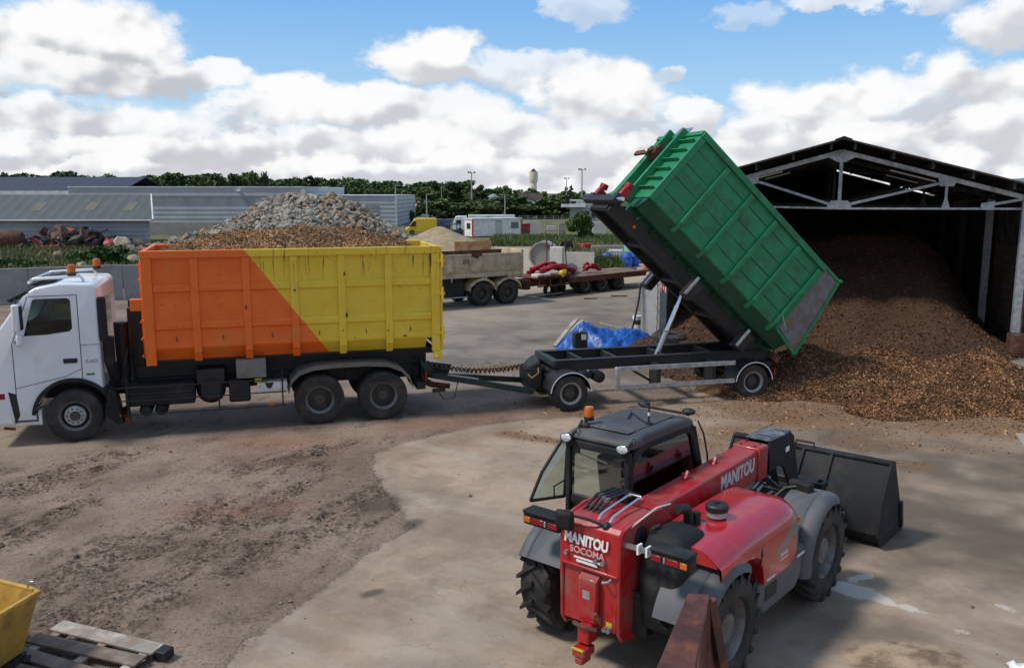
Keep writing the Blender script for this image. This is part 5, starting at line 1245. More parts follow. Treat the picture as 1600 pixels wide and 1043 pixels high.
# ---------------------------------------------------------------- white hook-lift lorry
TO, TA = Vector((-8.83, 17.21, 0)), R(16.6)
def lorry_white():
    t = empty('lorry', TO, (0, 0, TA), 'white cab hook lift lorry carrying the orange and yellow skip', 'lorry')
    side = [(-1.50, .50), (-1.56, 1.05), (-1.55, 1.55), (-1.44, 2.06), (-.76, 3.0), (-.55, 3.14), (-.1, 3.22), (.48, 3.2), (.56, 3.12), (.56, .50)]
    b = MB(); b.prism(side, .03, 2.47); cab = b.build('cab', MT['whitepaint'], t, bev=.045, seg=3)
    c = MB(); c.lathe([(.001, -.3), (.70, -.3), (.70, 3.0), (.001, 3.0)], (0, 0, .55), 'y', 40); cut(cab, c)
    c = MB(); c.prism([(-1.15, 1.5), (-1.15, 2.06), (-.66, 2.94), (.44, 2.94), (.44, 1.5)], .11, 2.39); cut(cab, c)
    WIN = [(-.80, 2.20), (-.60, 2.90), (-.55, 2.93), (.03, 2.93), (.08, 2.88), (.08, 2.32), (.02, 2.26), (-.4, 2.21)]
    c = MB(); c.prism(WIN, -.2, 2.7); cut(cab, c)
    c = MB(); c.prism([(-1.70, 2.16), (-1.08, 2.95), (-.5, 2.86), (-1.15, 2.16)], .16, 2.34); cut(cab, c)
    cab.data.set_sharp_from_angle(angle=R(35))
    for y in (.055, 2.44): b = MB(); b.prism(WIN, y, y + .008); b.build('window', MT['glassdark'], t, smooth=0)
    b = MB(); b.add([(-1.395, .15, 2.12), (-1.395, 2.35, 2.12), (-.80, 2.35, 2.95), (-.80, .15, 2.95)], [(0, 1, 2, 3)]); b.build('windscreen', MT['glassdark'], t, smooth=0)
    b = MB()
    for y0 in (.3, 1.5): b.box(-.35, .15, y0, y0 + .6, 1.5, 2.1); b.box(.1, .28, y0 + .03, y0 + .57, 2.05, 2.75)
    b.build('seat', MT['bluedark'], t, bev=.05); b = MB(); b.lathe([(.23 + .018 * math.cos(a), .018 * math.sin(a)) for a in np.linspace(0, 6.29, 7)], (0, 0, 0), 'z', 22); o = b.build('steering_wheel', MT['black'], t); o.location = (-.72, .62, 2.28); o.rotation_euler = (0, R(-35), 0)
    b = MB(); b.box(.405, .435, .12, 2.38, 1.51, 2.93); b.box(-1.1, .40, .115, .125, 1.51, 2.19); b.box(-1.1, .40, 2.375, 2.385, 1.51, 2.19); b.box(-1.1, .40, .13, 2.37, 1.505, 1.52); b.box(-.6, .40, .13, 2.37, 2.915, 2.935); b.build('cab_lining', MT['interior'], t, smooth=0)
    b = MB(); b.box(-1.15, -.85, .15, 2.35, 1.6, 2.1); b.build('dashboard', MT['interior'], t, bev=.05)
    # seams, handle, trim
    b = MB()
    for x, z0, z1 in ((.20, 1.22, 2.99), (-1.02, .95, 2.05)): b.box(x - .007, x + .007, .027, .04, z0, z1)
    b.bar((-.66, .028, 2.98), (.20, .028, 2.99), .006, .012); b.bar((-1.02, .028, 2.05), (-.68, .028, 2.97), .006, .012); b.bar((-1.02, .028, 1.16), (-.1, .028, 1.36), .006, .010); b.bar((.20, .028, 1.98), (.55, .028, 1.98), .006, .008)
    b.bar((-.1, .028, 1.36), (.20, .028, 1.50), .006, .010); b.build('door_seam', MT['black'], t, smooth=0)
    b = MB(); b.box(-.13, .13, .012, .04, 1.62, 1.72); b.build('door_handle', MT['black'], t, bev=.015)
    b = MB(); b.box(.27, .43, .024, .031, 1.36, 1.40); b.build('sticker', MT['stickergreen'], t)
    text('model_number', '440', .12, Matrix.Translation((.38, .026, 1.64)) @ Euler((R(90), 0, 0)).to_matrix().to_4x4(), MT['text_grey'], t, 1.35, .002)
    arch(t, 0, -.02, .5, .55, .70, 22, 175, 'blackplastic', 'wheel_arch', .07)
    b = MB(); b.prism([(.55, .55), (.66, 1.05), (.78, .98), (.90, .3), (.78, .3)], .0, .45); b.build('mud_flap', MT['blackplastic'], t, bev=.02)
    b = MB(); b.prism([(-1.60, .42), (-1.62, .95), (-1.50, 1.14), (-1.16, 1.10), (-1.08, .42)], .02, 2.48); b.build('bumper', MT['whitepaint'], t, bev=.05, seg=3)
    b = MB(); b.box(-1.34, -1.22, .012, .03, .96, 1.08); b.build('side_lamp', MT['reflectorlow'], t, bev=.01)
    b = MB(); b.box(-1.08, -.62, .05, .55, .40, .46); b.box(-1.06, -.66, .12, .5, .60, .64); b.box(-.66, -.60, .03, .5, .40, .70); b.build('step', MT['dirtywhite'], t, bev=.01)
    b = MB(); b.prism([(-1.07, .45), (-1.16, 1.1), (-1.02, 1.05), (-.98, .62)], .024, .05); b.build('seam_gap', MT['black'], t)
    b = MB(); b.tube([(-1.3, .1, .36), (-1.1, .06, .34)], .03, 8); b.build('tow_pin', MT['rust'], t)
    b = MB(); b.box(-1.615, -1.54, .5, 2.0, 1.15, 1.75); b.build('grille', MT['black'], t, bev=.02)
    # visor, mirrors, roof bars
    b = MB(); b.prism([(-1.06, 2.92), (-.70, 3.10), (-.62, 3.06), (-.98, 2.86)], .04, 2.46); b.build('sun_visor', MT['interior'], t, bev=.02)
    for y, s_ in ((-.16, 1), (2.66, 1)):
        b = MB(); b.box(-.92, -.78, y - .10, y + .12, 2.32, 2.86); b.box(-.88, -.77, y - .09, y + .10, 2.05, 2.26); m = b.build('mirror', MT['whitepaint'], t, bev=.035, seg=3)
        b = MB(); b.box(-.772, -.765, y - .09, y + .11, 2.36, 2.82); b.build('mirror_glass', MT['interior'], m)
        b = MB(); b.tube([(-.85, y, 2.86), (-.9, .1 if y < 0 else 2.4, 2.95)], .02, 6); b.tube([(-.85, y, 2.05), (-.98, .08 if y < 0 else 2.42, 2.1)], .02, 6); b.build('mirror_arm', MT['black'], m)
    b = MB()
    for y in (.42, 2.05): b.tube([(-.72, y, 3.20), (-.62, y, 3.29), (.22, y, 3.33), (.30, y, 3.22)], .03, 8)
    b.tube([(-.66, .35, 3.27), (-.66, 2.15, 3.27)], .03, 8); rail = b.build('roof_rail', MT['whitepaint'], t, smooth=60)
    b = MB(); b.prism([(-.72, 3.16), (-.35, 3.30), (-.30, 3.28), (-.60, 3.14)], .5, 2.0); b.build('roof_deflector', MT['interior'], t)
    beacon(t, .08, .42, 3.34, 1.15); beacon(t, .30, 2.05, 3.34, 1.15)
    # back of cab
    b = MB(); b.box(.565, .575, .85, 1.75, 2.25, 2.85); b.build('rear_window', MT['glassdark'], t, bev=.004)
    b = MB(); b.box(.56, .70, .02, .24, 2.05, 2.92); ag = b.build('air_intake', MT['blackplastic'], t, bev=.03)
    b = MB()
    for k in range(14): z = 2.10 + k * .056; b.box(.57, .69, .006, .018, z, z + .025)
    b.build('intake_slats', MT['black'], ag)
    b = MB(); b.tube([(.70, .18, 2.1), (.70, .2, 1.6), (.76, .4, 1.2)], .11, 10); b.build('intake_duct', MT['blackplastic'], t)
    b = MB(); b.tube([(.85, .75, .9), (.88, .8, 1.4), (.86, .85, 1.9), (.86, .85, 2.3)], .14, 12); b.build('exhaust_stack', MT['chassis'], t, smooth=60)
    b = MB()
    for y, x in ((.55, 1.06), (1.2, 1.1)): b.tube([(x, y, 1.0), (x, y, 2.35)], .022, 6)
    b.tube([(.95, .3, 1.45), (1.0, .5, 1.75), (1.08, .9, 1.5), (.9, 1.0, 1.2)], .03, 6); b.build('hose', MT['black'], t)
    # chassis and gear under the skip
    b = MB()
    for y in (.82, 1.68): b.box(-.9, 7.2, y - .05, y + .05, .78, 1.08)
    for x in (1.0, 2.6, 4.0, 5.55, 7.1): b.box(x - .06, x + .06, .7, 1.8, .80, 1.05)
    b.build('chassis_frame', MT['chassis'], t)
    b = MB()
    for y in (.72, 1.72): b.box(1.1, 7.35, y, y + .1, 1.09, 1.36)
    b.box(1.0, 1.3, .8, 1.7, 1.1, 2.6); b.box(1.0, 1.25, 1.05, 1.45, 2.4, 2.75); b.build('hook_arm', MT['chassis'], t, bev=.02)
    b = MB(); b.box(.95, 2.30, .10, .62, .62, 1.06); bb = b.build('battery_box', MT['blackplastic'], t, bev=.04)
    b = MB()
    for z in (.72, .80, .88): b.box(1.0, 2.25, .085, .1, z, z + .03)
    b.build('ribs', MT['black'], bb)
    for x in (1.32, 1.62): b = MB(); b.lathe([(.001, -.20), (.09, -.18), (.13, -.10), (.13, .4), (.001, .42)], (x, .32, .52), 'y', 20); b.build('air_tank', MT['blackplastic'], t)
    b = MB(); b.lathe([(.001, -.12), (.2, -.10), (.30, .02), (.30, .6), (.001, .62)], (2.62, .3, .86), 'y', 24); b.box(2.35, 2.9, .25, .8, 1.0, 1.3); b.build('gearbox', MT['chassis'], t)
    b = MB(); b.box(2.98, 3.42, .12, .62, .58, 1.06); b.build('fuel_tank', MT['chassis'], t, bev=.05)
    b = MB(); b.box(3.15, 3.76, .06, .55, 1.10, 1.50); b.build('tool_box', MT['greybox'] if 'greybox' in MT else pm('greybox', (.20, .20, .17), .7, dirt=.5), t, bev=.015)
    b = MB(); b.box(3.56, 4.18, .06, .42, .76, .985); ch = b.build('chock_tray', MT['dirtywhite'], t, bev=.01); b = MB(); b.prism([(3.72, .98), (3.9, .98), (3.85, .86), (3.77, .86)], .05, .059); b.build('opening', MT['black'], ch)
    b = MB(); b.box(3.52, 3.66, .055, .07, 1.0, 1.08); b.build('sticker', MT['stickeryellow'] if 'stickeryellow' in MT else pm('stickeryellow', (.5, .45, .03), .5), t)
    b = MB()
    for z, x0 in ((.47, .8), (.77, .75), (1.04, .8)): b.tube([(x0, .04, z), (4.15, .04, z)], .014, 6)
    for x in (1.0, 2.78, 4.08): b.tube([(x, .05, .47), (x, .05, 1.25)], .016, 6)
    b.build('side_guard', MT['chassis'], t)
    for x, z in ((.80, .46), (3.84, .50)): b = MB(); b.box(x - .06, x + .06, .0, .03, z - .02, z + .05); b.build('side_marker', MT['lampamber'], t, bev=.008)
    b = MB(); b.tube([(.9, .55, .5), (.95, .25, .40), (1.0, .02, .34)], .075, 12); b.build('exhaust_pipe', MT['rust'], t)
    wheel(t, 0, .19, .53, .535, .32, 'front'); wheel(t, 0, 2.31, .53, .535, .32, 'front', 1)
    for x in (4.86, 6.25):
        wheel(t, x, .18, .535, .535, .30, 'drive'); wheel(t, x, 2.32, .535, .535, .30, 'drive', 1)
        b = MB(); b.lathe([(.3, -.14), (.5, -.15), (.53, -.1), (.53, .1), (.5, .15), (.3, .14)], (x, .53, .535), 'y', 30); b.build('inner_tyre', MT['tyre'], t)
        b = MB(); b.tube([(x, .3, .53), (x, 2.2, .53)], .09, 10); b.build('axle', MT['chassis'], t)
    prof = [(4.20, .72), (4.27, .98), (4.45, 1.16), (4.75, 1.25), (5.2, 1.28), (5.9, 1.28), (6.35, 1.24), (6.65, 1.12), (6.83, .92), (6.90, .70)]
    b = MB(); secs = [[(x, .0, z), (x, .66, z), (x, .66, z + .035), (x, 0, z + .035)] for x, z in prof]; b.loft(secs); b.loft([[(x, -.012, z - .05), (x, .012, z - .05), (x, .012, z + .04), (x, -.012, z + .04)] for x, z in prof]); b.build('mudguard', MT['mudgreen'] if 'mudgreen' in MT else pm('mudgreen', (.13, .125, .105), .6, dirt=.5, dcol=(.22, .19, .16)), t, smooth=40)
    # tail
    b = MB(); b.box(7.18, 7.34, .5, 2.0, .62, 1.1); b.box(7.0, 7.2, .05, 2.45, .62, .78); b.build('rear_beam', MT['chassis'], t, bev=.01)
    b = MB(); b.box(7.20, 7.24, .08, .20, .80, 1.0); b.build('tail_lamp', MT['reflectorlow'], t, bev=.01)
    b = MB(); b.add([(7.15, .35, 1.22), (8.0, .9, .98), (7.85, .9, .62), (7.3, .35, .82)], [(0, 1, 2, 3)]); g_ = b.build('guard_flap', MT['darkgreen'], t); g_.modifiers.new('t', 'SOLIDIFY').thickness = .05
    b = MB(); b.tube([(7.3, 1.1, .62), (7.55, 1.0, .50), (7.95, .9, .46)], [.09, .07, .06], 10); b.tube([(7.5, .8, .4), (7.8, .75, .42)], .05, 8); b.build('tow_jaw', MT['rust'], t)
    b = MB(); b.tube([(7.6, .8, .45), (7.75, .7, .20), (8.0, .68, .22), (8.1, .8, .5), (8.15, .9, .75)], .012, 5); b.build('brake_hose', MT['black'], t)
    return t
lorry_white()

# ---------------------------------------------------------------- orange and yellow skip
def dented(x0, x1, z0, z1, y, sg, mat, par, ribs, amp):
    nx, nz = 90, 34; b = MB(); vs = []; ribs = np.array(ribs)
    sd = int(abs(x1 * 100 + y * 37))
    for j in range(nz + 1):
        for i in range(nx + 1):
            x = x0 + (x1 - x0) * i / nx; z = z0 + (z1 - z0) * j / nz; d = min(1, float(np.abs(ribs - x).min()) / .25) * min(1, min(z - z0, z1 - z) / .12)
            n = float(vnoise(np.array([x]), np.array([z]), 1.3, sd, 3)[0]); vs.append((x, y + sg * amp * d * (n * 1.3 - .15), z))
    fs = [(j * (nx + 1) + i, j * (nx + 1) + i + 1, (j + 1) * (nx + 1) + i + 1, (j + 1) * (nx + 1) + i) for j in range(nz) for i in range(nx)]
    b.add(vs, fs); o = b.build('side_panel', mat, par, smooth=180); o.modifiers.new('plate', 'SOLIDIFY').thickness = .008; return o
def skip_orange():
    o = TO + Matrix.Rotation(TA, 3, 'Z') @ Vector((1.41, 0, 1.48))
    t = empty('roll_off_skip', o, (0, 0, TA), 'orange and yellow painted high sided skip full of wood chips, riding on the white lorry', 'skip')
    M_ = MT['containerpaint']; L, W, H = 6.14, 2.5, 2.35
    for y0, y1, nm in ((.07, .085, 'side_panel'), (W - .085, W - .07, 'side_panel')):
        dented(.05, L - .05, .31, H - .02, y0 if y0 < 1 else y1, 1 if y0 < 1 else -1, M_, t, [0, 1.01, 2.03, 3.0, 3.99, 5.0, L], .028)
    b = MB(); b.loft([[(.05, .072, .315), (.05, .30, .04), (.05, .315, .04), (.05, .086, .32)], [(L - .3, .072, .315), (L - .3, .30, .04), (L - .3, .315, .04), (L - .3, .086, .32)]])
    b.loft([[(.05, W - .072, .205), (.05, W - .26, .04), (.05, W - .275, .04), (.05, W - .086, .21)], [(L - .3, W - .072, .205), (L - .3, W - .26, .04), (L - .3, W - .275, .04), (L - .3, W - .086, .21)]]); b.build('sloping_base', M_, t, smooth=0)
    b = MB(); b.box(.0, L - .1, .27, W - .27, .02, .06); b.build('floor', MT['chassis'], t)
    b = MB(); b.box(.03, .05, .09, W - .09, .05, H - .02); b.build('front_panel', M_, t)
    for y in (-.005, W - .095):
        b = MB(); b.box(-.01, L, y, y + .10, H - .16, H); b.build('top_rail', M_, t, bev=.012)
    b = MB(); b.box(0, .10, .0, W, H - .16, H - .002); b.build('top_rail', M_, t, bev=.012)
    for side in (0, 1):
        yf = (lambda d: d) if side == 0 else (lambda d: W - d)
        def bx(x0, x1, d0, d1, z0, z1, nm, bev=.012):
            b = MB(); ya, yb = sorted((yf(d0), yf(d1))); b.box(x0, x1, ya, yb, z0, z1); return b.build(nm, M_, t, bev=bev)
        bx(-.005, .20, -.004, .10, .0, H - .162, 'corner_post'); bx(L - .19, L - .005, -.004, .10, .0, H - .162, 'corner_post')
        for x in (1.01, 2.03, 3.0, 3.99, 5.0): 
            b = MB(); ya = .002
            q = [(yf(.07), .16), (yf(.0), .24), (yf(.0), H - .165), (yf(.07), H - .165)] 
            b.prism(q, x - .075, x + .075, 'yz'); b.prism([(yf(.10), .04), (yf(.0), .20), (yf(.085), .20), (yf(.16), .06)], x - .075, x + .075, 'yz'); b.build('rib', M_, t, bev=.010)
        xs_ = [.20, 1.01, 2.03, 3.0, 3.99, 5.0, L - .19]
        for i in range(6):
            for z in (1.575, .80):
                b = MB(); x0, x1 = xs_[i] + (.078 if i else .003), xs_[i + 1] - (.078 if i < 5 else .003)
                b.prism([(yf(.07), z - .09), (yf(.028), z - .06), (yf(.028), z + .05), (yf(.07), z + .09)], x0, x1, 'yz'); b.build('cross_rail', M_, t, bev=.006)
        if side == 0:
            for i, (x, z) in enumerate([((xs_[k] + xs_[k + 1]) / 2, zz) for k in range(6) for zz in (.52, 1.20, 1.93)]):
                b = MB(); b.box(x - .008, x + .008, .064, .072, z - .05, z + .05); b.build('scuff', MT['rust'] if i % 3 == 0 else M_, t)
            for x, s_ in ((2.03, 1), (3.99, -1)):
                b = MB(); b.prism([(x + s_ * .078, H - .165), (x + s_ * .30, H - .165), (x + s_ * .078, H - .36)], .045, .065); b.build('gusset', M_, t)
            for x, z, w_, h_ in ((1.98, 1.1, .05, .10), (2.98, 1.45, .05, .05), (4.03, 1.75, .04, .09), (4.05, .85, .05, .11), (5.3, .35, .10, .05), (4.95, .5, .03, .06), (.33, .78, .08, .03), (3.98, .55, .02, .05)):
                b = MB(); b.prism([(x, z), (x + w_, z + h_ * .1), (x + w_ * .8, z + h_), (x + w_ * .1, z + h_ * .8)], -.0045, -.002) if abs((x - .01) % 1 - .0) < .08 or x in (1.98, 2.98, 4.03, 4.05, 4.95, 3.98) else b.prism([(x, z), (x + w_, z + h_ * .1), (x + w_ * .8, z + h_), (x + w_ * .1, z + h_ * .8)], .0665, .069); b.build('rust_patch', MT['rust'], t)
    for y in (.62, 1.78): b = MB(); b.box(.15, L - .05, y - .05, y + .05, -.13, .02); b.build('runner', MT['chassis'], t)
    # rear door with hinges and latch
    b = MB(); b.box(L + .003, L + .06, .03, W - .03, .02, H - .02); d = b.build('rear_door', M_, t, bev=.01)
    for z in (.42, 1.30, 2.03):
        b = MB(); b.tube([(L + .05, -.02, z - .14), (L + .05, -.02, z + .14)], .03, 8); b.box(L - .15, L + .10, -.03, -.012, z - .03, z + .03); b.build('hinge', M_, d)
    b = MB(); b.box(L - .16, L + .03, -.01, .08, -.17, -.003); b.tube([(L - .1, -.04, -.12), (L - .1, .1, -.12)], .05, 12); b.build('rear_roller', M_, t, bev=.02)
    # front hook frame
    b = MB(); b.box(-.24, .0, .02, .16, 1.14, 1.38); b.build('ladder_bracket', M_, t, bev=.015)
    b = MB()
    for z in (.2, .55, .9, 1.75, 2.05): b.tube([(-.06, .06, z), (-.06, .42, z)], .022, 6)
    b.tube([(-.06, .42, .1), (-.06, .42, 2.1)], .02, 6); b.build('ladder', M_, t)
    b = MB(); b.box(-.12, .0, .95, 1.55, .1, 1.3); b.build('hook_frame', M_, t, bev=.02)
    # the load
    def hz(x, y):
        u = np.clip(x / L, 0, 1); v = np.clip(y / W, 0, 1)
        prof = np.interp(u, [0, .06, .2, .38, .55, .72, .85, .97, 1], [2.14, 2.28, 2.56, 2.70, 2.74, 2.66, 2.50, 2.18, 2.08])
        return 2.12 + (prof - 2.12) * np.clip(np.sin(np.pi * (v * .86 + .07)) * 1.15 - .12, 0, 1) + (vnoise(x, y, 1.6, 700, 4) - .5) * .16
    ld = grid_obj('wood_chip_load', np.linspace(.12, L - .1, 150), np.linspace(.09, W - .09, 62), hz, MT['chipsload']); ld.location = o; ld.rotation_euler = (0, 0, TA)
    tag(ld, 'heaped load of light brown wood chips in the orange and yellow skip', 'wood chips', kind='stuff')
    c = chips_over('wood_chips', 24000, lambda n: (rng.uniform(.12, L - .12, n), rng.uniform(.10, W - .10, n)), hz, .014, .032, [MT['chip_a'], MT['chip_c'], MT['chip_d']], None, (.22, .28, .5)); c.location = o; c.rotation_euler = (0, 0, TA)
    tag(c, 'loose pale chips on the heaped load in the orange and yellow skip', 'wood chips', kind='stuff')
skip_orange()

# ---------------------------------------------------------------- tipping trailer with green skip
RO, RA = Vector((1.37, 19.68, 0)), R(15.5)
def trailer():
    t = empty('tipping_trailer', RO, (0, 0, RA), 'black two axle drawbar trailer with its tipping frame raised under the green skip', 'trailer')
    b = MB()
    for y in (.50, 1.75): b.box(-.20, 5.25, y, y + .08, .86, 1.10); b.box(-.20, 5.25, y - .05, y + .13, 1.10, 1.125)
    for x in (-.18, .45, 1.35, 2.6, 3.9, 5.1): b.box(x, x + .09, .59, 1.75, .88, 1.09)
    b.build('chassis_frame', MT['chassis'], t, bev=.006)
    b = MB(); b.box(-.30, -.20, .44, 1.92, .98, 1.125); b.build('front_beam', MT['darkgreen'], t, bev=.01)
    b = MB(); b.box(-.40, .70, .55, 1.85, .64, .76); b.lathe([(.001, 0), (.5, 0), (.5, .06), (.001, .06)], (.05, 1.2, .765), 'z', 28); b.build('turntable', MT['chassis'], t)
    b = MB(); b.lathe([(.001, -.15), (.14, -.12), (.14, .3), (.001, .3)], (.85, .55, .68), 'y', 18); b.build('air_tank', MT['chassis'], t)
    for x, kd in ((0, 'drive'), (4.72, 'drive')):
        wheel(t, x, .17, .42, .42, .27, kd, rr=.255, rm='rimpale'); wheel(t, x, 2.28, .42, .42, .27, kd, 1, rr=.255, rm='rimpale')
        b = MB(); b.lathe([(.25, -.12), (.40, -.13), (.42, -.08), (.42, .08), (.4, .13), (.25, .12)], (x, .48, .42), 'y', 26); b.build('inner_tyre', MT['tyre'], t)
        b = MB(); b.tube([(x, .3, .42), (x, 2.2, .42)], .07, 10); b.box(x - .4, x + .4, .62, .72, .5, .58); b.build('axle', MT['chassis'], t)
        for y0, y1 in ((.0, .62), (1.83, 2.45)):
            m = arch(t, x, y0, y1, .42, .49, 8, 172, 'black', th=.025)
            yy = y0 if y0 < 1 else y1
            arch(m, x, yy - .008, yy + .008, .42, .485, 5, 175, 'text_white', 'edge_strip', .022)
    b = MB(); b.box(5.05, 5.35, .3, 2.2, .62, .85); b.build('rear_beam', MT['chassis'], t); b = MB(); b.box(5.30, 5.36, .1, .35, .55, .72); b.build('tail_lamp', MT['reflectorlow'], t)
    # side guard
    b = MB(); b.box(1.10, 4.2, .02, .06, .875, .985); b.box(1.10, 4.2, .02, .06, .435, .545)
    b.build('side_guard', MT['galv'], t, bev=.008)
    b = MB(); b.loft([[(1.08 + .03 * 0, .0, .42), (1.20, .0, .42), (1.20, .09, .42), (1.08, .09, .42)], [(1.08, .0, .985), (1.20, .0, .985), (1.20, .09, .985), (1.08, .09, .985)]]); b.build('guard_end', MT['galv'], t, bev=.03, seg=3)
    b = MB(); b.box(2.15, 2.26, .07, .5, .44, .98); b.build('guard_bracket', MT['chassis'], t)
    b = MB(); b.bar((1.5, .09, .9), (2.1, .3, .55), .05, .05); b.build('guard_bracket', MT['chassis'], t)
    b = MB(); b.box(3.6, 3.7, .07, .5, .5, .98); b.build('guard_bracket', MT['chassis'], t)
    # drawbar
    b = MB(); P0 = (-3.05, 1.05, .82)
    b.bar(P0, (-.75, .58, .40), .09, .13); b.bar(P0, (-.72, 1.62, .46), .09, .13); b.bar((-.8, .5, .42), (-.7, 1.75, .46), .10, .12); b.build('drawbar', MT['darkgreen'], t, bev=.012)
    b = MB(); b.lathe([(.04, -.03), (.09, -.03), (.09, .03), (.04, .03), (.04, -.03)], (-3.15, 1.05, .83), 'z', 16); b.bar((-2.7, .97, .83), (-2.0, .83, .72), .07, .02); b.build('tow_eye', MT['steel'], t)
    b = MB(); b.box(-.78, -.5, .7, 1.65, .45, .85); b.tube([(-.8, .9, .85), (-.55, .9, .98), (-.45, 1.3, .98)], .09, 10); b.tube([(-.95, .72, .9), (-.62, .62, .92)], .022, 8); b.build('valve_block', MT['chassis'], t, bev=.02)
    b = MB(); b.tube([(-.85, .65, .8), (-.8, .5, .74), (-.66, .45, .86), (-.62, .6, .95)], .016, 6); b.build('yellow_hose', MT['skipyellow'], t)
    for off, mt_, nm, rad in ((0, 'rust', 'coiled_hose', .055), (.10, 'black', 'coiled_hose', .06)):
        pts = []; A = Vector((-3.45, 1.0 + off, 1.22)); B = Vector((-.75, 1.05 + off, .93)); N = 300
        for k in range(N + 1):
            u = k / N; p = A.lerp(B, u) - Vector((0, 0, .33 * 4 * u * (1 - u) * .62)); a = u * 2 * math.pi * (24 + off * 30)
            pts.append(p + Vector((0, math.cos(a) * rad, math.sin(a) * rad * .8)))
        b = MB(); b.tube(pts, .013, 5); b.build(nm, MT[mt_], t, smooth=180)
    # ram
    A = Vector((2.62, 1.12, .98)); B = Vector((3.42, 1.12, 2.85)); d = B - A
    b = MB(); b.tube([A, A + d * .34], .075, 14); r_ = b.build('hydraulic_ram', MT['steel'], t, smooth=60)
    b = MB(); b.tube([A + d * .33, A + d * .66], .060, 14); b.tube([A + d * .65, B], .048, 14); b.build('piston', MT['chrome'], r_, smooth=60)
    b = MB(); b.lathe([(.06, -.02), (.09, -.02), (.09, .03), (.06, .03)], A + d * .33, 'z', 14); b.build('collar', MT['steel'], r_)
    # raised frame; local x runs from front to rear along the frame
    f = empty('tipping_frame', (1.82, 0, 4.9), (0, R(43), 0)); f.parent = t
    b = MB()
    for y in (.55, 1.72): b.box(-.36, 5.35, y, y + .12, -.76, -.46)
    for x in (-.4, .9, 2.2, 3.5, 4.8): b.box(x, x + .12, .68, 1.72, -.74, -.55)
    b.box(-.4, 5.0, .7, 1.7, -.60, -.56); b.build('frame_beams', MT['chassis'], f, bev=.01)
    b = MB(); b.tube([(-.48, -.10, -.52), (-.48, 2.55, -.52)], .04, 8); b.box(-.55, -.40, .2, 2.2, -.62, -.46); b.build('front_bar', MT['chassis'], f)
    b = MB(); b.tube([(-.48, -.14, -.52), (-.48, .22, -.52)], .045, 8); b.build('bar_end', MT['chrome'], f)
    for y in (.42, 1.98):
        b = MB(); b.box(-.48, -.26, y - .09, y + .09, -.48, -.14); b.cbox((-.40, y, -.06), (.17, .17, .15), (0, R(-20), R(20))); h = b.build('front_stop', MT['redhose'], f, bev=.03)
        b = MB(); b.box(-.52, -.30, y - .12, y + .12, -.52, -.36); b.build('stop_base', MT['chassis'], h)
    for x, y in ((2.35, -.05), (4.25, -.05), (2.35, 2.2)):
        b = MB(); b.box(x - .12, x + .12, y, y + .35, -1.02, -.55); a_ = b.build('locking_arm', MT['chassis'], f, bev=.02)
        b = MB(); b.bar((x - .14, y - .02, -1.0), (x - .14, y - .02, -.5), .04, .06); b.build('steel_edge', MT['galv'], a_)
    b = MB(); b.box(.35, .42, .52, .548, -.64, -.57); b.build('side_marker', MT['lampamber'], f)
    b = MB()
    for y in (.55, 1.75): b = MB(); b.lathe([(.001, -.06), (.20, -.06), (.20, .14), (.001, .14)], (5.15, y, -.62), 'y', 20); b.build('pivot', MT['chassis'], f)
    return t
trailer()
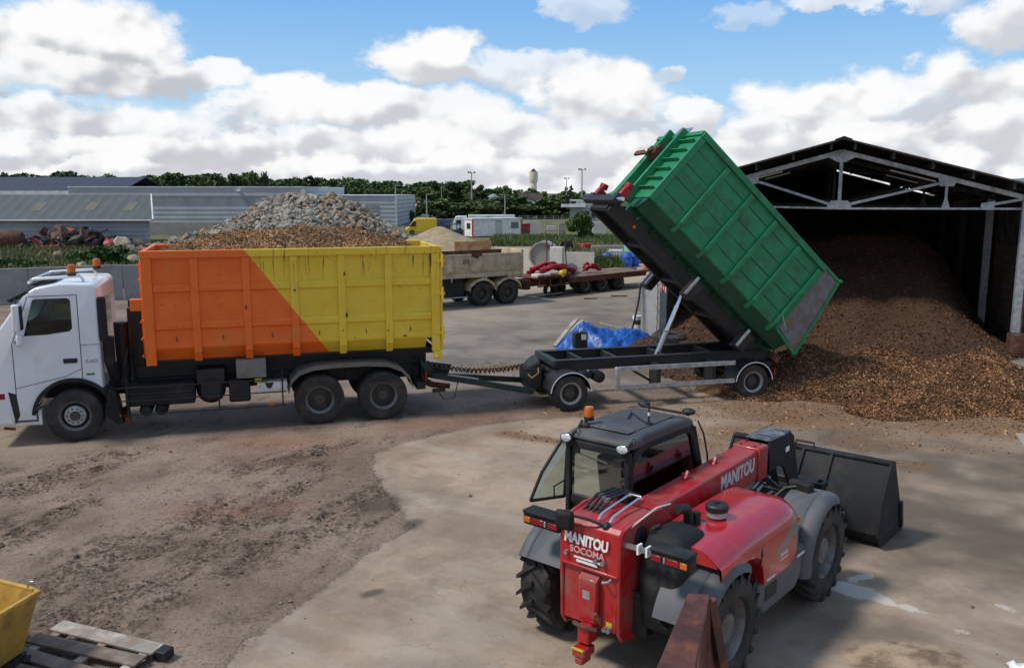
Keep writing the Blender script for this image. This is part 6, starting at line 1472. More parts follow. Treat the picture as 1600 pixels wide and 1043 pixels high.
def skip_green():
    o = RO + Matrix.Rotation(RA, 3, 'Z') @ Vector((1.82, 0, 4.9))
    t = empty('roll_off_skip', o, (0, R(43), RA), 'plain green ribbed skip tipped up steeply on the trailer in front of the barn', 'skip')
    G_, W, L, H = MT['green'], 2.45, 4.62, 2.0
    for y0 in (.05, W - .05): dented(.05, L, .0, H - .02, y0, 1 if y0 < 1 else -1, G_, t, [0, 1.02, 1.92, 2.82, 3.72, 4.55], .02)
    for yf in ((lambda d: d), (lambda d: W - d)):
        b = MB(); b.loft([[(x, yf(.052), .0), (x, yf(.30), -.30), (x, yf(.315), -.30), (x, yf(.066), .0)] for x in (.08, 5.2)]); b.build('sloping_base', MT['greendark'], t, smooth=0)
        for k in range(4):   # pressed grooves
            z = .38 + k * .40; b = MB(); b.prism([(yf(.05), z - .012), (yf(.040), z - .005), (yf(.040), z + .005), (yf(.05), z + .012)], .12, L - .05, 'yz'); b.build('groove', MT['greendark'], t)
        for x in (1.02, 1.92, 2.82, 3.72, 4.55):
            b = MB(); w_ = .06
            prof = [(yf(.05), H - .16), (yf(-.045), H - .2), (yf(-.045), .10), (yf(.14), -.16), (yf(.17), -.14), (yf(.05), .02)]
            b.prism(prof, x - w_, x + w_, 'yz'); b.build('rib', G_, t, bev=.012)
        for x in (.35, .8, 1.25, 1.7, 2.15, 2.6, 3.05, 3.5, 3.95, 4.4, 4.85):
            b = MB(); b.prism([(yf(.32), -.28), (yf(.62), -.44), (yf(.62), -.26)], x - .02, x + .02, 'yz'); b.build('floor_rib', MT['greendark'], t)
        b = MB(); ya, yb = sorted((yf(-.03), yf(.08))); b.box(-.01, L + .05, ya, yb, H - .15, H); b.build('top_rail', G_, t, bev=.015)
        b = MB(); ya, yb = sorted((yf(-.005), yf(.10))); b.box(-.012, .16, ya, yb, -.02, H - .152); b.build('corner_post', G_, t, bev=.015)
        # rear cheek beside the tailgate
        b = MB(); ya, yb = sorted((yf(.03), yf(.05))); b.prism([(4.72, .10), (5.50, -.05), (5.16, H - .04), (4.68, H - .04)], ya, yb); ck = b.build('rear_cheek', MT['cheek'], t)
        ck['label'] = 'grey stained rear side plate'
        b = MB(); ya, yb = sorted((yf(.0), yf(.07)))
        for p, q in (((4.68, .0), (4.66, H)), ((5.54, -.10), (5.18, H)), ((4.66, .04), (5.54, -.10)), ((4.66, H - .02), (5.2, H - .02))): b.bar((p[0], (ya + yb) / 2, p[1]), (q[0], (ya + yb) / 2, q[1]), .07, .07)
        b.build('cheek_frame', G_, ck, bev=.01)
    b = MB(); b.box(.1, 5.2, .31, W - .31, -.31, -.27); b.build('floor', MT['greendark'], t)
    for y in (.62, 1.70): b = MB(); b.box(.0, 5.3, y, y + .13, -.46, -.27); b.build('runner', MT['greendark'], t)
    b = MB(); b.box(0, .03, .05, W - .05, -.02, H - .02); b.build('front_panel', G_, t)
    b = MB(); b.prism([(.05, -.02), (W - .05, -.02), (W - .31, -.30), (.31, -.30)], .03, .05, 'yz'); b.build('front_panel', MT['greendark'], t)
    b = MB(); b.box(-.05, .0, .0, W, H - .12, H); b.build('top_rail', G_, t, bev=.012)
    for y in (.88, 1.62): b = MB(); b.box(-.20, .0, y - .05, y + .05, -.2, H + .02); b.build('front_rib', G_, t, bev=.012)
    b = MB(); b.box(-.02, .0, .9, 1.6, H - .01, H + .20); b.box(-.21, -.205, .84, .96, H - .22, H); b.build('name_plate', MT['steel'], t)
    for k in range(6): z = .24 + k * .29; b = MB(); b.prism([(-.19, z), (-.002, z - .03), (-.002, z + .03)], .06, .83) if 0 else b.prism([(.84, z), (.06, z), (.06, z + .02), (.84, z + .02)], -.10, -.001, 'yz'); b.build('step', G_, t)
    b = MB(); b.tube([(-.30, 1.02, 1.25), (-.30, 1.50, 1.25)], .045, 10); b.box(-.32, .0, 1.0, 1.08, 1.10, 1.36); b.box(-.32, 0, 1.44, 1.52, 1.10, 1.36); b.build('hook_bar', MT['rust'], t)
    b = MB(); b.prism([(1.68, 1.2), (1.95, 1.32), (2.42, 1.30), (2.40, 1.18)], -.26, -.20, 'yz'); b.build('flap', MT['rust'], t)
    # tailgate, hinged at the top and hanging open
    g_ = empty('tailgate', (5.06, 0, H - .06), (0, R(-9.5), 0)); g_.parent = t
    b = MB(); b.box(-.03, .03, .08, W - .08, -1.95, -.05); b.build('panel', MT['greendark'], g_); b = MB()
    for y in (.3, 1.2, 2.1): b.box(.03, .09, y - .05, y + .05, -1.9, -.1)
    b.build('rib', G_, g_)
    b = MB(); b.tube([(5.18, -.05, H), (5.18, W + .05, H)], .04, 10); b.build('hinge_bar', G_, t)
    b = MB(); b.tube([(4.5, -.06, .35), (4.85, -.08, .15)], .010, 5); b.build('door_chain', MT['steel'], t)
    b = MB(); b.box(5.3, 5.5, .3, .7, -.5, -.3); b.build('latch', MT['rust'], t, bev=.02)
skip_green()
# ---------------------------------------------------------------- red telehandler
HO, HA = Vector((1.40, 8.99, 0)), R(50)
def telehandler():
    t = empty('telehandler', HO, (0, 0, HA), 'red telescopic loader with a black cab and black bucket, parked on the concrete', 'telehandler')
    RED, BP, GP, CH = MT['redpaint'], MT['blackplastic'], MT['greyplastic'], MT['chassis']
    for x in (0, 2.6):
        wheel(t, x, -.90, .61, .615, .44, 'ag', -1, 'tractortyre', 'rimgrey', rr=.33); wheel(t, x, 1.05, .61, .615, .44, 'ag', 1, 'tractortyre', 'rimgrey', rr=.33)
        b = MB(); b.tube([(x, -.72, .61), (x, .85, .61)], .11, 12); b.sphere((x, 0, .6), .2); b.build('axle', CH, t, smooth=60)
    b = MB(); b.box(-.5, 3.0, -.38, .38, .48, .95); b.box(2.5, 3.2, -.42, .42, .6, 1.05); b.build('chassis', CH, t, bev=.03)
    # rear frame: two cheek plates, rear plate, tow hook
    prof = [(-.74, .56), (-.76, 1.20), (-.75, 1.60), (-.70, 1.66), (-.35, 1.72), (.05, 1.70), (.28, 1.52), (.36, 1.15), (.30, .70), (.05, .50), (-.45, .42), (-.68, .46)]
    for y0 in (-.215, .49):
        b = MB(); b.prism(prof, y0, y0 + .045); b.build('frame_plate', RED, t, bev=.012)
    for y in (-.22, -.225):
        pass
    b = MB(); b.lathe([(.001, -.012), (.085, -.012), (.10, 0), (.12, .0)], (-.38, -.217, 1.50), 'y', 20); b.build('pivot_pin', CH, t)
    b = MB(); b.prism([(-.765, 1.18), (-.755, 1.62), (-.70, 1.675), (-.66, 1.64), (-.70, 1.60), (-.72, 1.18)], -.205, .53); bp = b.build('rear_panel', RED, t, bev=.012)
    b = MB(); b.box(-.735, -.70, -.165, .485, .56, 1.178); b.build('rear_panel', RED, t, bev=.006)
    b = MB(); b.box(-.785, -.745, -.20, .52, 1.17, 1.20); b.build('panel_lip', RED, t, bev=.01)
    b = MB(); b.prism([(-.69, 1.655), (-.40, 1.70), (-.10, 1.70), (-.10, 1.60), (-.6, 1.57)], -.17, .49); b.build('top_cover', RED, t, bev=.015)
    b = MB(); b.box(-.82, -.736, .03, .25, .62, 1.10); tb = b.build('tow_box', RED, t, bev=.02); b = MB(); b.prism([(-.82, 1.08), (-.736, 1.14), (-.736, 1.08)], .03, .25); b.build('cap', RED, tb)
    b = MB(); b.box(-.825, -.8205, .10, .19, .88, .97); b.build('data_plate', MT['galv'], tb)
    b = MB(); b.box(-.90, -.72, .06, .20, .42, .62); b.box(-.98, -.78, .05, .21, .30, .40); b.box(-.97, -.80, .08, .18, .22, .30); tw = b.build('tow_hook', RED, t, bev=.02)
    b = MB(); b.tube([(-.86, -.02, .60), (-.92, .13, .62), (-.86, .27, .60)], .025, 8); b.tube([(-.84, -.06, .68), (-.9, -.02, .8)], .025, 8); b.build('hook_pin', MT['rust'], tw)
    b = MB(); b.box(-.99, -.975, .06, .20, .385, .405); b.box(-.742, -.736, -.12, -.05, .58, .66); b.build('warning_sticker', MT['stickeryellow'], tw)
    for y, z in ((.43, 1.30), (.06, 1.30), (-.03, 1.30), (-.11, .60), (-.06, .60)): b = MB(); b.lathe([(.001, -.05), (.025, -.05), (.028, 0), (.001, 0)], (0, 0, 0), 'x', 12); o = b.build('coupling', MT['steel'], t); o.location = (-.755, y, z)
    b = MB(); b.tube([(-.75, -.02, 1.10), (-.83, -.06, 1.12), (-.83, -.12, 1.14), (-.75, -.13, 1.16)], .014, 6); b.build('hose', MT['steel'], t)
    Mt = Matrix.Translation((-.7815, .19, 1.475)) @ Euler((R(90), 0, R(-90))).to_matrix().to_4x4()
    text('lettering', 'MANITOU', .155, Mt, MT['text_white'], t, .76, .006, .003, .12)
    text('lettering', 'SOCOMA', .10, Matrix.Translation((-.783, .17, 1.36)) @ Euler((R(90), 0, R(-90))).to_matrix().to_4x4(), MT['text_pale'] if 'text_pale' in MT else pm('text_pale', (.70, .38, .38), .5), t, 1.0, .001, .003)
    b = MB(); b.box(-.787, -.784, .0, .33, 1.275, 1.295); b.box(-.787, -.784, .04, .30, 1.235, 1.262); b.build('lettering_bar', MT['text_white'], t)
    # chrome guard rails and hoses on the rear top
    b = MB()
    for y in (.12, -.02): b.tube([(-.66, y + .0, 1.69), (-.60, y, 1.74), (-.12, y, 1.80), (-.06, y, 1.78)], .015, 8)
    b.tube([(-.08, .34, 1.72), (-.06, .34, 1.80), (-.06, -.02, 1.80)], .015, 8); b.build('guard_rail', MT['chrome'], t, smooth=60)
    b = MB()
    for k in range(4): y = .16 + k * .06; b.tube([(-.50, y + .08, 1.68), (-.30, y + .05, 1.80), (-.05, y, 1.82), (.15, y - .03, 1.72)], .018, 7)
    b.build('hydraulic_hose', MT['black'], t, smooth=60)
    b = MB()
    for k in range(3): b.cbox((-.35 + .04 * k, .22 + .06 * k, 1.79), (.07, .04, .04))
    b.build('hose_fitting', MT['steel'], t)
    b = MB(); b.tube([(-.62, -.19, 1.63), (-.45, -.235, 1.70), (-.1, -.235, 1.745), (.2, -.225, 1.70)], .010, 6); b.build('wire', MT['dirtywhite'], t)
    # rear view mirror on its arm
    b = MB(); b.tube([(-.70, -.0, 1.66), (-.80, .15, 1.73), (-.84, .36, 1.74)], .016, 7); b.sphere((-.70, -.01, 1.66), .05); b.build('mirror_arm', MT['black'], t)
    b = MB(); b.cbox((-.86, .40, 1.68), (.09, .21, .22), (0, R(-8), R(12))); b.build('mirror', BP, t, bev=.045, seg=3)
    # tail lamps on brackets
    for y0, y1, arm in ((.52, 1.0, .50), (-1.0, -.58, -.2)):
        b = MB(); b.box(-.82, -.62, y0, y1, 1.60, 1.64); b.box(-.80, -.64, y0, y1, 1.475, 1.60); o = b.build('tail_lamp', BP, t, bev=.015)
        s_ = 1 if y0 > 0 else -1; yo = y1 if s_ > 0 else y0; yi = y0 if s_ > 0 else y1
        for f0, f1, m in ((.04, .22, 'lampamber'), (.24, .58, 'reflectorlow'), (.60, .65, 'galv'), (.70, .96, 'reflectorlow')):
            b = MB(); ya, yb = yo + (yi - yo) * f0, yo + (yi - yo) * f1; b.box(-.812, -.80, min(ya, yb), max(ya, yb), 1.505, 1.568); b.build('lens', MT[m], o, bev=.006)
        b = MB(); b.box(-.70, -.66, min(arm, yi), max(arm, yi), 1.50, 1.54); b.build('bracket', MT['chassis'] if s_ > 0 else MT['steel'], o)
    for y in (-.40, -.50): b = MB(); b.box(-.72, -.64, y, y + .022, 1.47, 1.57); b.build('clamp', MT['text_white'], t)
    # mudguards
    def guard(x, ya, yb, a0, a1, rr_=.70):
        b = MB(); secs = []; n = 18
        for k in range(n + 1):
            a = R(a0 + (a1 - a0) * k / n); c, s_ = math.cos(a), math.sin(a); prf = []
            yo, yi = ya, yb; sg = 1 if yi > yo else -1
            for yy, rr2 in ((yo, rr_ - .09), (yo + sg * .02, rr_ - .02), (yo + sg * .08, rr_ + .02), (yo + sg * .16, rr_ + .03), (yo + sg * .18, rr_ + .012), (yo + sg * .20, rr_ + .03), (yi, rr_ + .03), (yi, rr_), (yo + sg * .10, rr_ - .01), (yo + sg * .03, rr_ - .09)): prf.append((x + rr2 * c, yy, .61 + rr2 * s_))
            secs.append(prf)
        b.loft(secs); return b.build('mudguard', GP, t, smooth=50)
    guard(0, -1.13, -.55, 60, 160); guard(0, 1.27, .62, 60, 148)
    guard(2.6, -1.13, -.62, 70, 190, .70); guard(2.6, 1.27, .75, 60, 180, .70)
    b = MB(); b.bar((-.55, .66, 1.0), (-.45, .52, .9), .04, .05); b.bar((-.62, -.7, .75), (-.5, -.45, .82), .05, .03); b.build('guard_stay', CH, t)
    # boom
    b = MB(); zt0, zt1 = 1.655, 1.725; h0, h1 = .36, .40
    b.loft([[(x, -.13, zt - h), (x, .20, zt - h), (x, .20, zt), (x, -.13, zt)] for x, zt, h in ((-.30, 1.64, .3), (.1, zt0, h0), (2.62, zt1, h1))]); bm_ = b.build('boom', RED, t, bev=.018)
    b = MB(); b.box(2.58, 2.86, -.155, .225, 1.30, 1.75); b.build('boom_collar', RED, t, bev=.02)
    for x in (1.05, 1.75): b = MB(); b.prism([(x, 1.70), (x + .10, 1.70), (x + .09, 1.76), (x + .06, 1.78)], .06, .09); b.cbox((x + .05, .11, 1.72), (.06, .05, .05)); b.build('lug', RED, bm_)
    b = MB()
    for k in range(4): b.lathe([(.001, 0), (.016, 0), (.016, .012), (.001, .012)], (2.64 + .16 * (k // 2), -.06 + .19 * (k % 2), 1.75), 'z', 8)
    b.build('bolt', CH, bm_)
    text('lettering', 'MANITOU', .235, Matrix.Translation((2.02, -.133, 1.545)) @ Euler((R(90), R(-1.5), 0)).to_matrix().to_4x4(), MT['text_silver'] if 'text_silver' in MT else pm('text_silver', (.55, .55, .56), .5), t, .86, .008, .003, .1)
    # black inner boom, gooseneck and head
    b = MB(); b.box(2.86, 3.5, -.10, .17, 1.34, 1.70); nk = b.build('inner_boom', BP, t, bev=.02)
    neck = [(2.95, 1.74), (3.62, 1.755), (3.74, 1.68), (3.95, 1.05), (4.15, .62), (4.02, .42), (3.80, .50), (3.66, 1.00), (3.45, 1.28), (3.30, 1.36), (2.95, 1.34)]
    for y0, y1 in ((-.14, -.10), (.17, .21)): b = MB(); b.prism(neck, y0, y1); b.build('gooseneck', BP, t, bev=.01)
    b = MB(); b.box(2.95, 3.62, -.145, .215, 1.755, 1.775); tp = b.build('top_plate', MT['treadplate'] if 'treadplate' in MT else pm('treadplate', (.06, .062, .07), .5, .2, dirt=.4, dcol=(.30, .31, .33), ds=5), t, bev=.004)
    b = MB()
    for k in range(5): b.box(3.02 + k * .13, 3.06 + k * .13, -.10, .17, 1.7755, 1.782)
    b.build('worn_bar', MT['steel'], tp)
    b = MB(); b.box(3.46, 3.58, -.1445, -.1405, 1.50, 1.57); b.build('sticker', MT['text_white'], t)
    b = MB(); b.tube([(3.1, .03, 1.2), (3.9, .03, .75)], .06, 12); b.tube([(2.9, .03, 1.05), (3.3, .03, 1.15)], .05, 10); b.build('tilt_ram', MT['steel'], t, smooth=60)
    b = MB()
    for y in (-.06, .02, .1): b.tube([(2.95, y, 1.30), (3.2, y - .1, 1.08), (3.6, y - .05, .95), (3.95, y, .8)], .02, 7)
    b.build('hydraulic_hose', MT['black'], t)
    b = MB(); b.box(4.10, 4.30, -.45, .62, .30, .42); b.box(4.10, 4.30, -.45, .62, .85, .95); b.box(4.12, 4.28, -.42, -.32, .30, .95); b.box(4.12, 4.28, .50, .60, .3, .95); b.build('carriage', CH, t, bev=.02)
    # bucket
    Y0, Y1 = -1.10, 1.28
    pr = [(4.90, 1.18), (4.55, .66), (4.50, .22), (4.62, .06), (5.58, .03)]
    b = MB(); th = .03
    inn = [(5.0, 1.16), (4.62, .64), (4.57, .25), (4.66, .11), (5.58, .07)]
    b.prism(pr + inn[::-1], Y0, Y1); bk = b.build('bucket', BP, t, bev=.006)
    for y in (Y0 - .035, Y1): b = MB(); b.prism([(4.88, 1.20), (4.52, .68), (4.47, .20), (4.60, .03), (5.60, .02), (5.44, .40), (5.02, 1.20)], y, y + .035); b.build('side_plate', BP, bk, bev=.006)
    b = MB(); b.bar((5.46, Y0 - .045, .10), (5.36, Y0 - .045, .50), .06, .08); b.build('wear_plate', CH, bk)
    b = MB(); b.box(4.86, 5.02, Y0, Y1, 1.165, 1.20); b.build('top_edge', BP, bk, bev=.006)
    for y in (.15, -.28): b = MB(); b.loft([[(x, y - .02, z), (x, y + .02, z), (x - .05, y + .02, z), (x - .05, y - .02, z)] for x, z in pr[:3]]); b.build('back_rib', BP, bk)
    b = MB(); b.tube([(4.93, .30, 1.19), (4.93, .30, 1.27), (4.93, .02, 1.27), (4.93, .02, 1.19)], .018, 8); b.build('grab_handle', MT['black'], bk, smooth=60)
    # engine hood
    b = MB(); secs = []
    def hood_sec(x):
        e = max(0, (x - 1.45) / .50); zt_ = 1.555 - .22 * e ** 2.2 - .06 * max(0, (.4 - x)) ; yo = -1.085 + .16 * e ** 2.4
        if x < .75: zb = .84 + .52 * math.sqrt(max(0, 1 - (x / .75) ** 2)) if x > 0 else 1.36
        else: zb = .84 + .10 * e
        yi = -.24; q = [(x, yi, zb), (x, yi, zt_ - .03), (x, yi - .06, zt_)]
        rO = .26
        for k in range(9):
            a = R(90 * k / 8); q.append((x, yo + rO - rO * math.sin(a), zt_ - .05 - rO * .9 + rO * .9 * math.cos(a) + .05 * (1 - k / 8)))
        zb2 = min(zb, zt_ - .30)
        q += [(x, yo - .01, zb + (zt_ - .32 - zb) * .5), (x, yo, zb)]
        return q
    for x in (-.30, -.2, 0, .15, .3, .45, .58, .68, .75, .9, 1.1, 1.3, 1.45, 1.6, 1.72, 1.82, 1.9, 1.95): secs.append(hood_sec(x))
    b.loft(secs); hd = b.build('hood', MT['hoodred'], t, smooth=55, bev=0)
    b = MB(); b.prism([(.70, .84), (1.93, .93), (1.85, .55), (1.7, .45), (.85, .45), (.66, .6)], -1.05, -.40); sk = b.build('side_skirt', GP, t, bev=.03)
    b = MB(); b.box(.85, 1.15, -1.056, -1.05, .60, .76); b.build('vent', MT['black'], sk)
    b = MB()
    for x in (.80, 1.62): b.box(x, x + .20, -1.094, -1.085, .86, .885)
    b.build('edge_sticker', MT['dirtywhite'], hd)
    text('lettering', '634', .10, Matrix.Translation((1.22, -1.094, 1.02)) @ Euler((R(90), 0, 0)).to_matrix().to_4x4(), MT['text_pale'], t, 1.2, .002, .002) if 0 else None
    b = MB(); b.box(1.12, 1.32, -1.0965, -1.0935, 1.03, 1.07); b.box(1.12, 1.32, -1.0965, -1.0935, .985, 1.005); b.build('lettering_bar', MT['text_pale'], hd)
    b = MB(); b.box(1.70, 1.76, -1.055, -1.04, 1.25, 1.32); b.build('side_marker', MT['lampamber'], hd, bev=.01)
    b = MB(); b.tube([(.56, -.72, 1.545), (.66, -.90, 1.48), (.66, -1.05, 1.37), (.64, -1.094, 1.22), (.58, -1.096, 1.10)], .010, 6); b.build('rubber_cable', MT['black'], hd)
    b = MB(); b.lathe([(0, 0), (.10, 0), (.105, .09), (.12, .095), (.125, .15), (.11, .17), (.03, .175), (.03, .19), (0, .19)], (.50, -.62, 1.545), 'z', 26); ac = b.build('air_cleaner', MT['black'], t)
    b = MB(); b.lathe([(.107, .03), (.108, .088)], (.50, -.62, 1.545), 'z', 26); b.build('clear_bowl', MT['galv'], ac)
    b = MB(); b.lathe([(0, 0), (.11, 0), (.11, .02), (0, .02)], (.17, -.46, 1.53), 'z', 20); b.tube([(.17, -.46, 1.53), (.17, -.46, 1.66), (.13, -.45, 1.72), (.02, -.42, 1.74)], .055, 12); b.tube([(.27, -.50, 1.53), (.27, -.50, 1.66)], .045, 10); b.build('exhaust', MT['black'], t, smooth=60)
    # tank behind the hood
    b = MB(); secs = []
    for z, s_ in ((.60, .86), (.64, .97), (1.1, 1.0), (1.36, .99), (1.47, .93), (1.56, .80), (1.61, .55), (1.625, .2)):
        q = []
        for k in range(20):
            a = 2 * math.pi * k / 20; cx, cy = math.cos(a), math.sin(a); p = lambda v: math.copysign(abs(v) ** .45, v)
            q.append((-.17 + .32 * s_ * p(cx) - .04 * (z < 1.3), -.51 + .275 * s_ * p(cy), z))
        secs.append(q)
    b.loft(secs); b.build('diesel_tank', BP, t, smooth=60)
    b = MB(); b.lathe([(0, 0), (.07, 0), (.07, .05), (.05, .06), (0, .06)], (-.32, -.36, 1.55), 'z', 16); b.cbox((-.32, -.36, 1.62), (.14, .05, .05)); b.build('filler_cap', MT['black'], t, bev=.006)
    b = MB()
    for x, y, z in ((-.02, -.50, 1.60), (-.18, -.62, 1.595)): b.lathe([(0, 0), (.03, .004), (.035, 0)], (x, y, z), 'z', 12)
    b.build('dimple', MT['black'], t)
    # front right mirror
    b = MB(); b.tube([(2.35, -.42, 1.18), (2.5, -.55, 1.34), (2.55, -.70, 1.38)], .022, 7); b.tube([(2.3, -.3, 1.15), (2.45, -.4, 1.25), (2.6, -.45, 1.15)], .04, 8); b.build('mirror_arm', MT['black'], t)
    b = MB(); b.cbox((2.58, -.72, 1.36), (.12, .32, .17), (0, 0, R(-12))); b.build('mirror', BP, t, bev=.035, seg=3)
    # ------------------------------------------------ cab
    yR, yL = .34, 1.15
    A0, A1 = Vector((.26, 0, 1.48)), Vector((.24, 0, 2.16))      # rear glass bottom / top
    B1, B0 = Vector((1.66, 0, 2.20)), Vector((2.02, 0, 1.30))    # windscreen top / bottom
    roofP = [(.20, 2.19), (.26, 2.265), (.6, 2.30), (1.3, 2.30), (1.62, 2.27), (1.72, 2.20), (1.60, 2.15), (.32, 2.15)]
    b = MB(); b.prism(roofP, yR - .03, yL + .03); rf = b.build('roof', MT['roofplastic'] if 'roofplastic' in MT else pm('roofplastic', (.05, .052, .058), .62, dirt=.4, dcol=(.12, .12, .12)), t, bev=.045, seg=3)
    b = MB(); b.prism([(.42, 2.296), (1.45, 2.303), (1.45, 2.315), (.42, 2.308)], yR + .12, yL - .12); b.build('roof_panel', MT['roofplastic'], rf, bev=.008)
    for nm, y, sg in (('r', yR, 1), ('l', yL, -1)):
        b = MB(); w_ = .035
        out = [(.26, 1.20), (.22, 1.55), (.23, 1.95), (.33, 2.13), (.6, 2.20), (1.45, 2.20), (1.62, 2.16), (1.72, 2.06), (2.02, 1.30)]
        def off(P, d):
            r = []
            for i, p in enumerate(P):
                a = Vector(P[max(i - 1, 0)]); c = Vector(P[min(i + 1, len(P) - 1)]); tt = (c - a).normalized(); nn = Vector((tt.y, -tt.x)); r.append((p[0] + nn.x * d, p[1] + nn.y * d))
            return r
        ip = off(out, .085)
        secs = [[(o_[0], y - .03, o_[1]), (o_[0], y + .03, o_[1]), (i_[0], y + .03, i_[1]), (i_[0], y - .03, i_[1])] for o_, i_ in zip(out, ip)]
        b.loft(secs); b.build('cab_frame', BP, t, smooth=45, bev=.012)
        if nm == 'r': b = MB(); b.prism([(x, z) for x, z in ip], y + .004, y + .010); b.build('window', MT['glass'], t, smooth=0)
        b = MB(); b.prism([(.26, 1.20), (2.02, 1.30), (2.02, 1.22), (1.9, .95), (.4, .95)], y - .025, y + .025); b.build('cab_side', BP, t, bev=.01)
    # left side: front pane stays, door glass is swung back
    b = MB(); b.prism([(1.15, 2.10), (1.64, 2.08), (1.95, 1.32), (1.15, 1.28)], yL - .006, yL); b.build('window', MT['glass'], t, smooth=0)
    b = MB()
    for y in (yR, yL): b.bar((.24, y, 1.25), (.235, y, 2.14), .06, .07)
    b.box(.205, .275, yR, yL, 2.08, 2.17); b.build('rear_frame', BP, t, bev=.012)
    b = MB(); b.loft([[(.235, yR + .02, 1.50), (.235, yL - .02, 1.50), (.30, yL - .02, 1.50), (.30, yR + .02, 1.50)], [(.22, yR + .02, 1.44), (.22, yL - .02, 1.44), (.30, yL - .02, 1.44), (.30, yR + .02, 1.44)], [(.30, yR + .05, 1.28), (.30, yL - .08, 1.28), (.36, yL - .08, 1.28), (.36, yR + .05, 1.28)], [(.50, yR + .05, 1.0), (.50, yL - .15, 1.0), (.56, yL - .15, 1.0), (.56, yR + .05, 1.0)]]); b.build('rear_panel', BP, t, smooth=60)
    b = MB(); b.add([(.238, yR + .03, 1.50), (.238, yL - .03, 1.50), (.232, yL - .03, 2.10), (.232, yR + .03, 2.10)], [(0, 1, 2, 3)]); b.build('rear_window', MT['glass'], t, smooth=0)
    b = MB(); b.add([(1.99, yR + .03, 1.32), (1.99, yL - .03, 1.32), (1.69, yL - .03, 2.14), (1.69, yR + .03, 2.14)], [(0, 1, 2, 3)]); b.build('windscreen', MT['glass'], t, smooth=0)
    b = MB()
    for y in (yR, yL): b.bar((2.02, y, 1.28), (1.70, y, 2.14), .06, .07)
    b.bar((1.69, yR, 2.14), (1.69, yL, 2.14), .07, .07); b.bar((2.02, yR, 1.28), (2.02, yL, 1.28), .06, .08); b.build('front_frame', BP, t, bev=.01)
    b = MB(); b.box(.35, 1.95, yR + .03, yL - .03, .98, 1.03); b.build('floor', MT['interior'], t)
    b = MB()
    for k in range(7): y = yR + .08 + k * .11; b.tube([(1.72, y, 2.12), (2.0, y, 1.40)], .012, 5)
    b.build('screen_guard', MT['black'], t)
    b = MB(); b.box(.62, 1.1, .50, .98, 1.18, 1.32); b.cbox((.62, .74, 1.62), (.12, .46, .66), (0, R(-10), 0)); b.cbox((.56, .74, 2.0), (.09, .26, .16)); b.build('seat', MT['seat'], t, bev=.05, seg=3)
    b = MB(); b.box(1.55, 1.95, yR + .05, yL - .05, 1.05, 1.45); b.tube([(1.55, .74, 1.4), (1.38, .74, 1.58)], .04, 8); b.build('console', MT['interior'], t, bev=.04)
    b = MB(); b.lathe([(.18 + .016 * math.cos(a), .016 * math.sin(a)) for a in np.linspace(0, 6.29, 7)], (0, 0, 0), 'z', 24); o = b.build('steering_wheel', MT['black'], t); o.location = (1.36, .74, 1.60); o.rotation_euler = (0, R(-40), 0)
    # wiper and latch seen through the rear glass
    b = MB(); b.tube([(.222, .98, 2.02), (.218, .60, 1.97)], .010, 6); b.cbox((.215, .46, 2.0), (.03, .10, .08)); b.cbox((.215, 1.03, 2.06), (.03, .08, .08)); b.tube([(.212, .40, 1.98), (.212, .35, 1.85), (.212, .42, 1.80)], .012, 6); b.build('rear_wiper', MT['black'], t)
    # open door glass
    d = empty('door', (.27, yL + .06, 0)); d.parent = t
    q = [Vector((.03, .05, 1.42)), Vector((-.36, .26, 1.42)), Vector((-.22, .20, 1.75)), Vector((.08, .10, 2.14)), Vector((.16, .06, 2.17)), Vector((.06, .04, 2.0))]
    b = MB(); b.add([tuple(v) for v in q], [tuple(range(6))]); b.build('door_glass', MT['glass'], d, smooth=0)
    b = MB()
    for i in range(6): b.tube([q[i], q[(i + 1) % 6]], .020, 8)
    b.build('door_frame', MT['black'], d, smooth=60)
    b = MB(); b.tube([q[0].lerp(q[1], .3) + Vector((0, 0, .02)), q[0].lerp(q[1], .3) + Vector((-.01, 0, .14)), q[0].lerp(q[5], .35)], .010, 6); b.build('door_handle', MT['black'], d, smooth=60)
    # roof lamps, beacon, aerial, mirrors
    for y in (yR + .02, yL - .02):
        b = MB(); b.lathe([(.001, .05), (.05, .045), (.062, .01), (.062, -.015), (.055, -.02)], (0, 0, 0), 'x', 18); o = b.build('work_lamp', MT['black'], t); o.location = (.15, y, 2.20); o.rotation_euler = (0, R(12), 0); o.scale = (1, 1.35, .85)
        b = MB(); b.lathe([(.001, -.03), (.04, -.026), (.055, -.016)], (0, 0, 0), 'x', 18); b.build('lens', MT['lamplens'] if 'lamplens' in MT else pm('lamplens', (.75, .78, .82), .12, .6, var=.3, vs=40), o)
        b = MB(); b.tube([(.18, y - .02, 2.2), (.26, y - .05, 2.27)], .014, 6); b.lathe([(.035 + .006 * math.cos(a), .006 * math.sin(a)) for a in np.linspace(0, 6.29, 5)], (.24, y - .08 if y < .6 else y - .10, 2.28), 'y', 14); b.build('cable', MT['black'], t)
    b = MB(); b.lathe([(0, 0), (.05, 0), (.05, .03), (.02, .05), (.02, .08), (0, .08)], (.42, 1.05, 2.29), 'z', 14); b.build('beacon_foot', MT['black'], t)
    b = MB(); b.tube([(.35, 1.09, 2.30), (.50, 1.16, 2.32)], .02, 6); b.build('wiring', MT['black'], t)
    beacon(t, .50, 1.06, 2.35, .85)
    b = MB(); b.lathe([(0, 0), (.045, 0), (.045, .02), (.012, .03), (.012, .14), (.009, .22), (0, .22)], (.92, .50, 2.31), 'z', 14); b.build('aerial', MT['black'], t)
    b = MB(); b.lathe([(.0135, .10), (.0135, .14)], (.92, .50, 2.31), 'z', 12); b.build('aerial_ring', MT['text_white'], t)
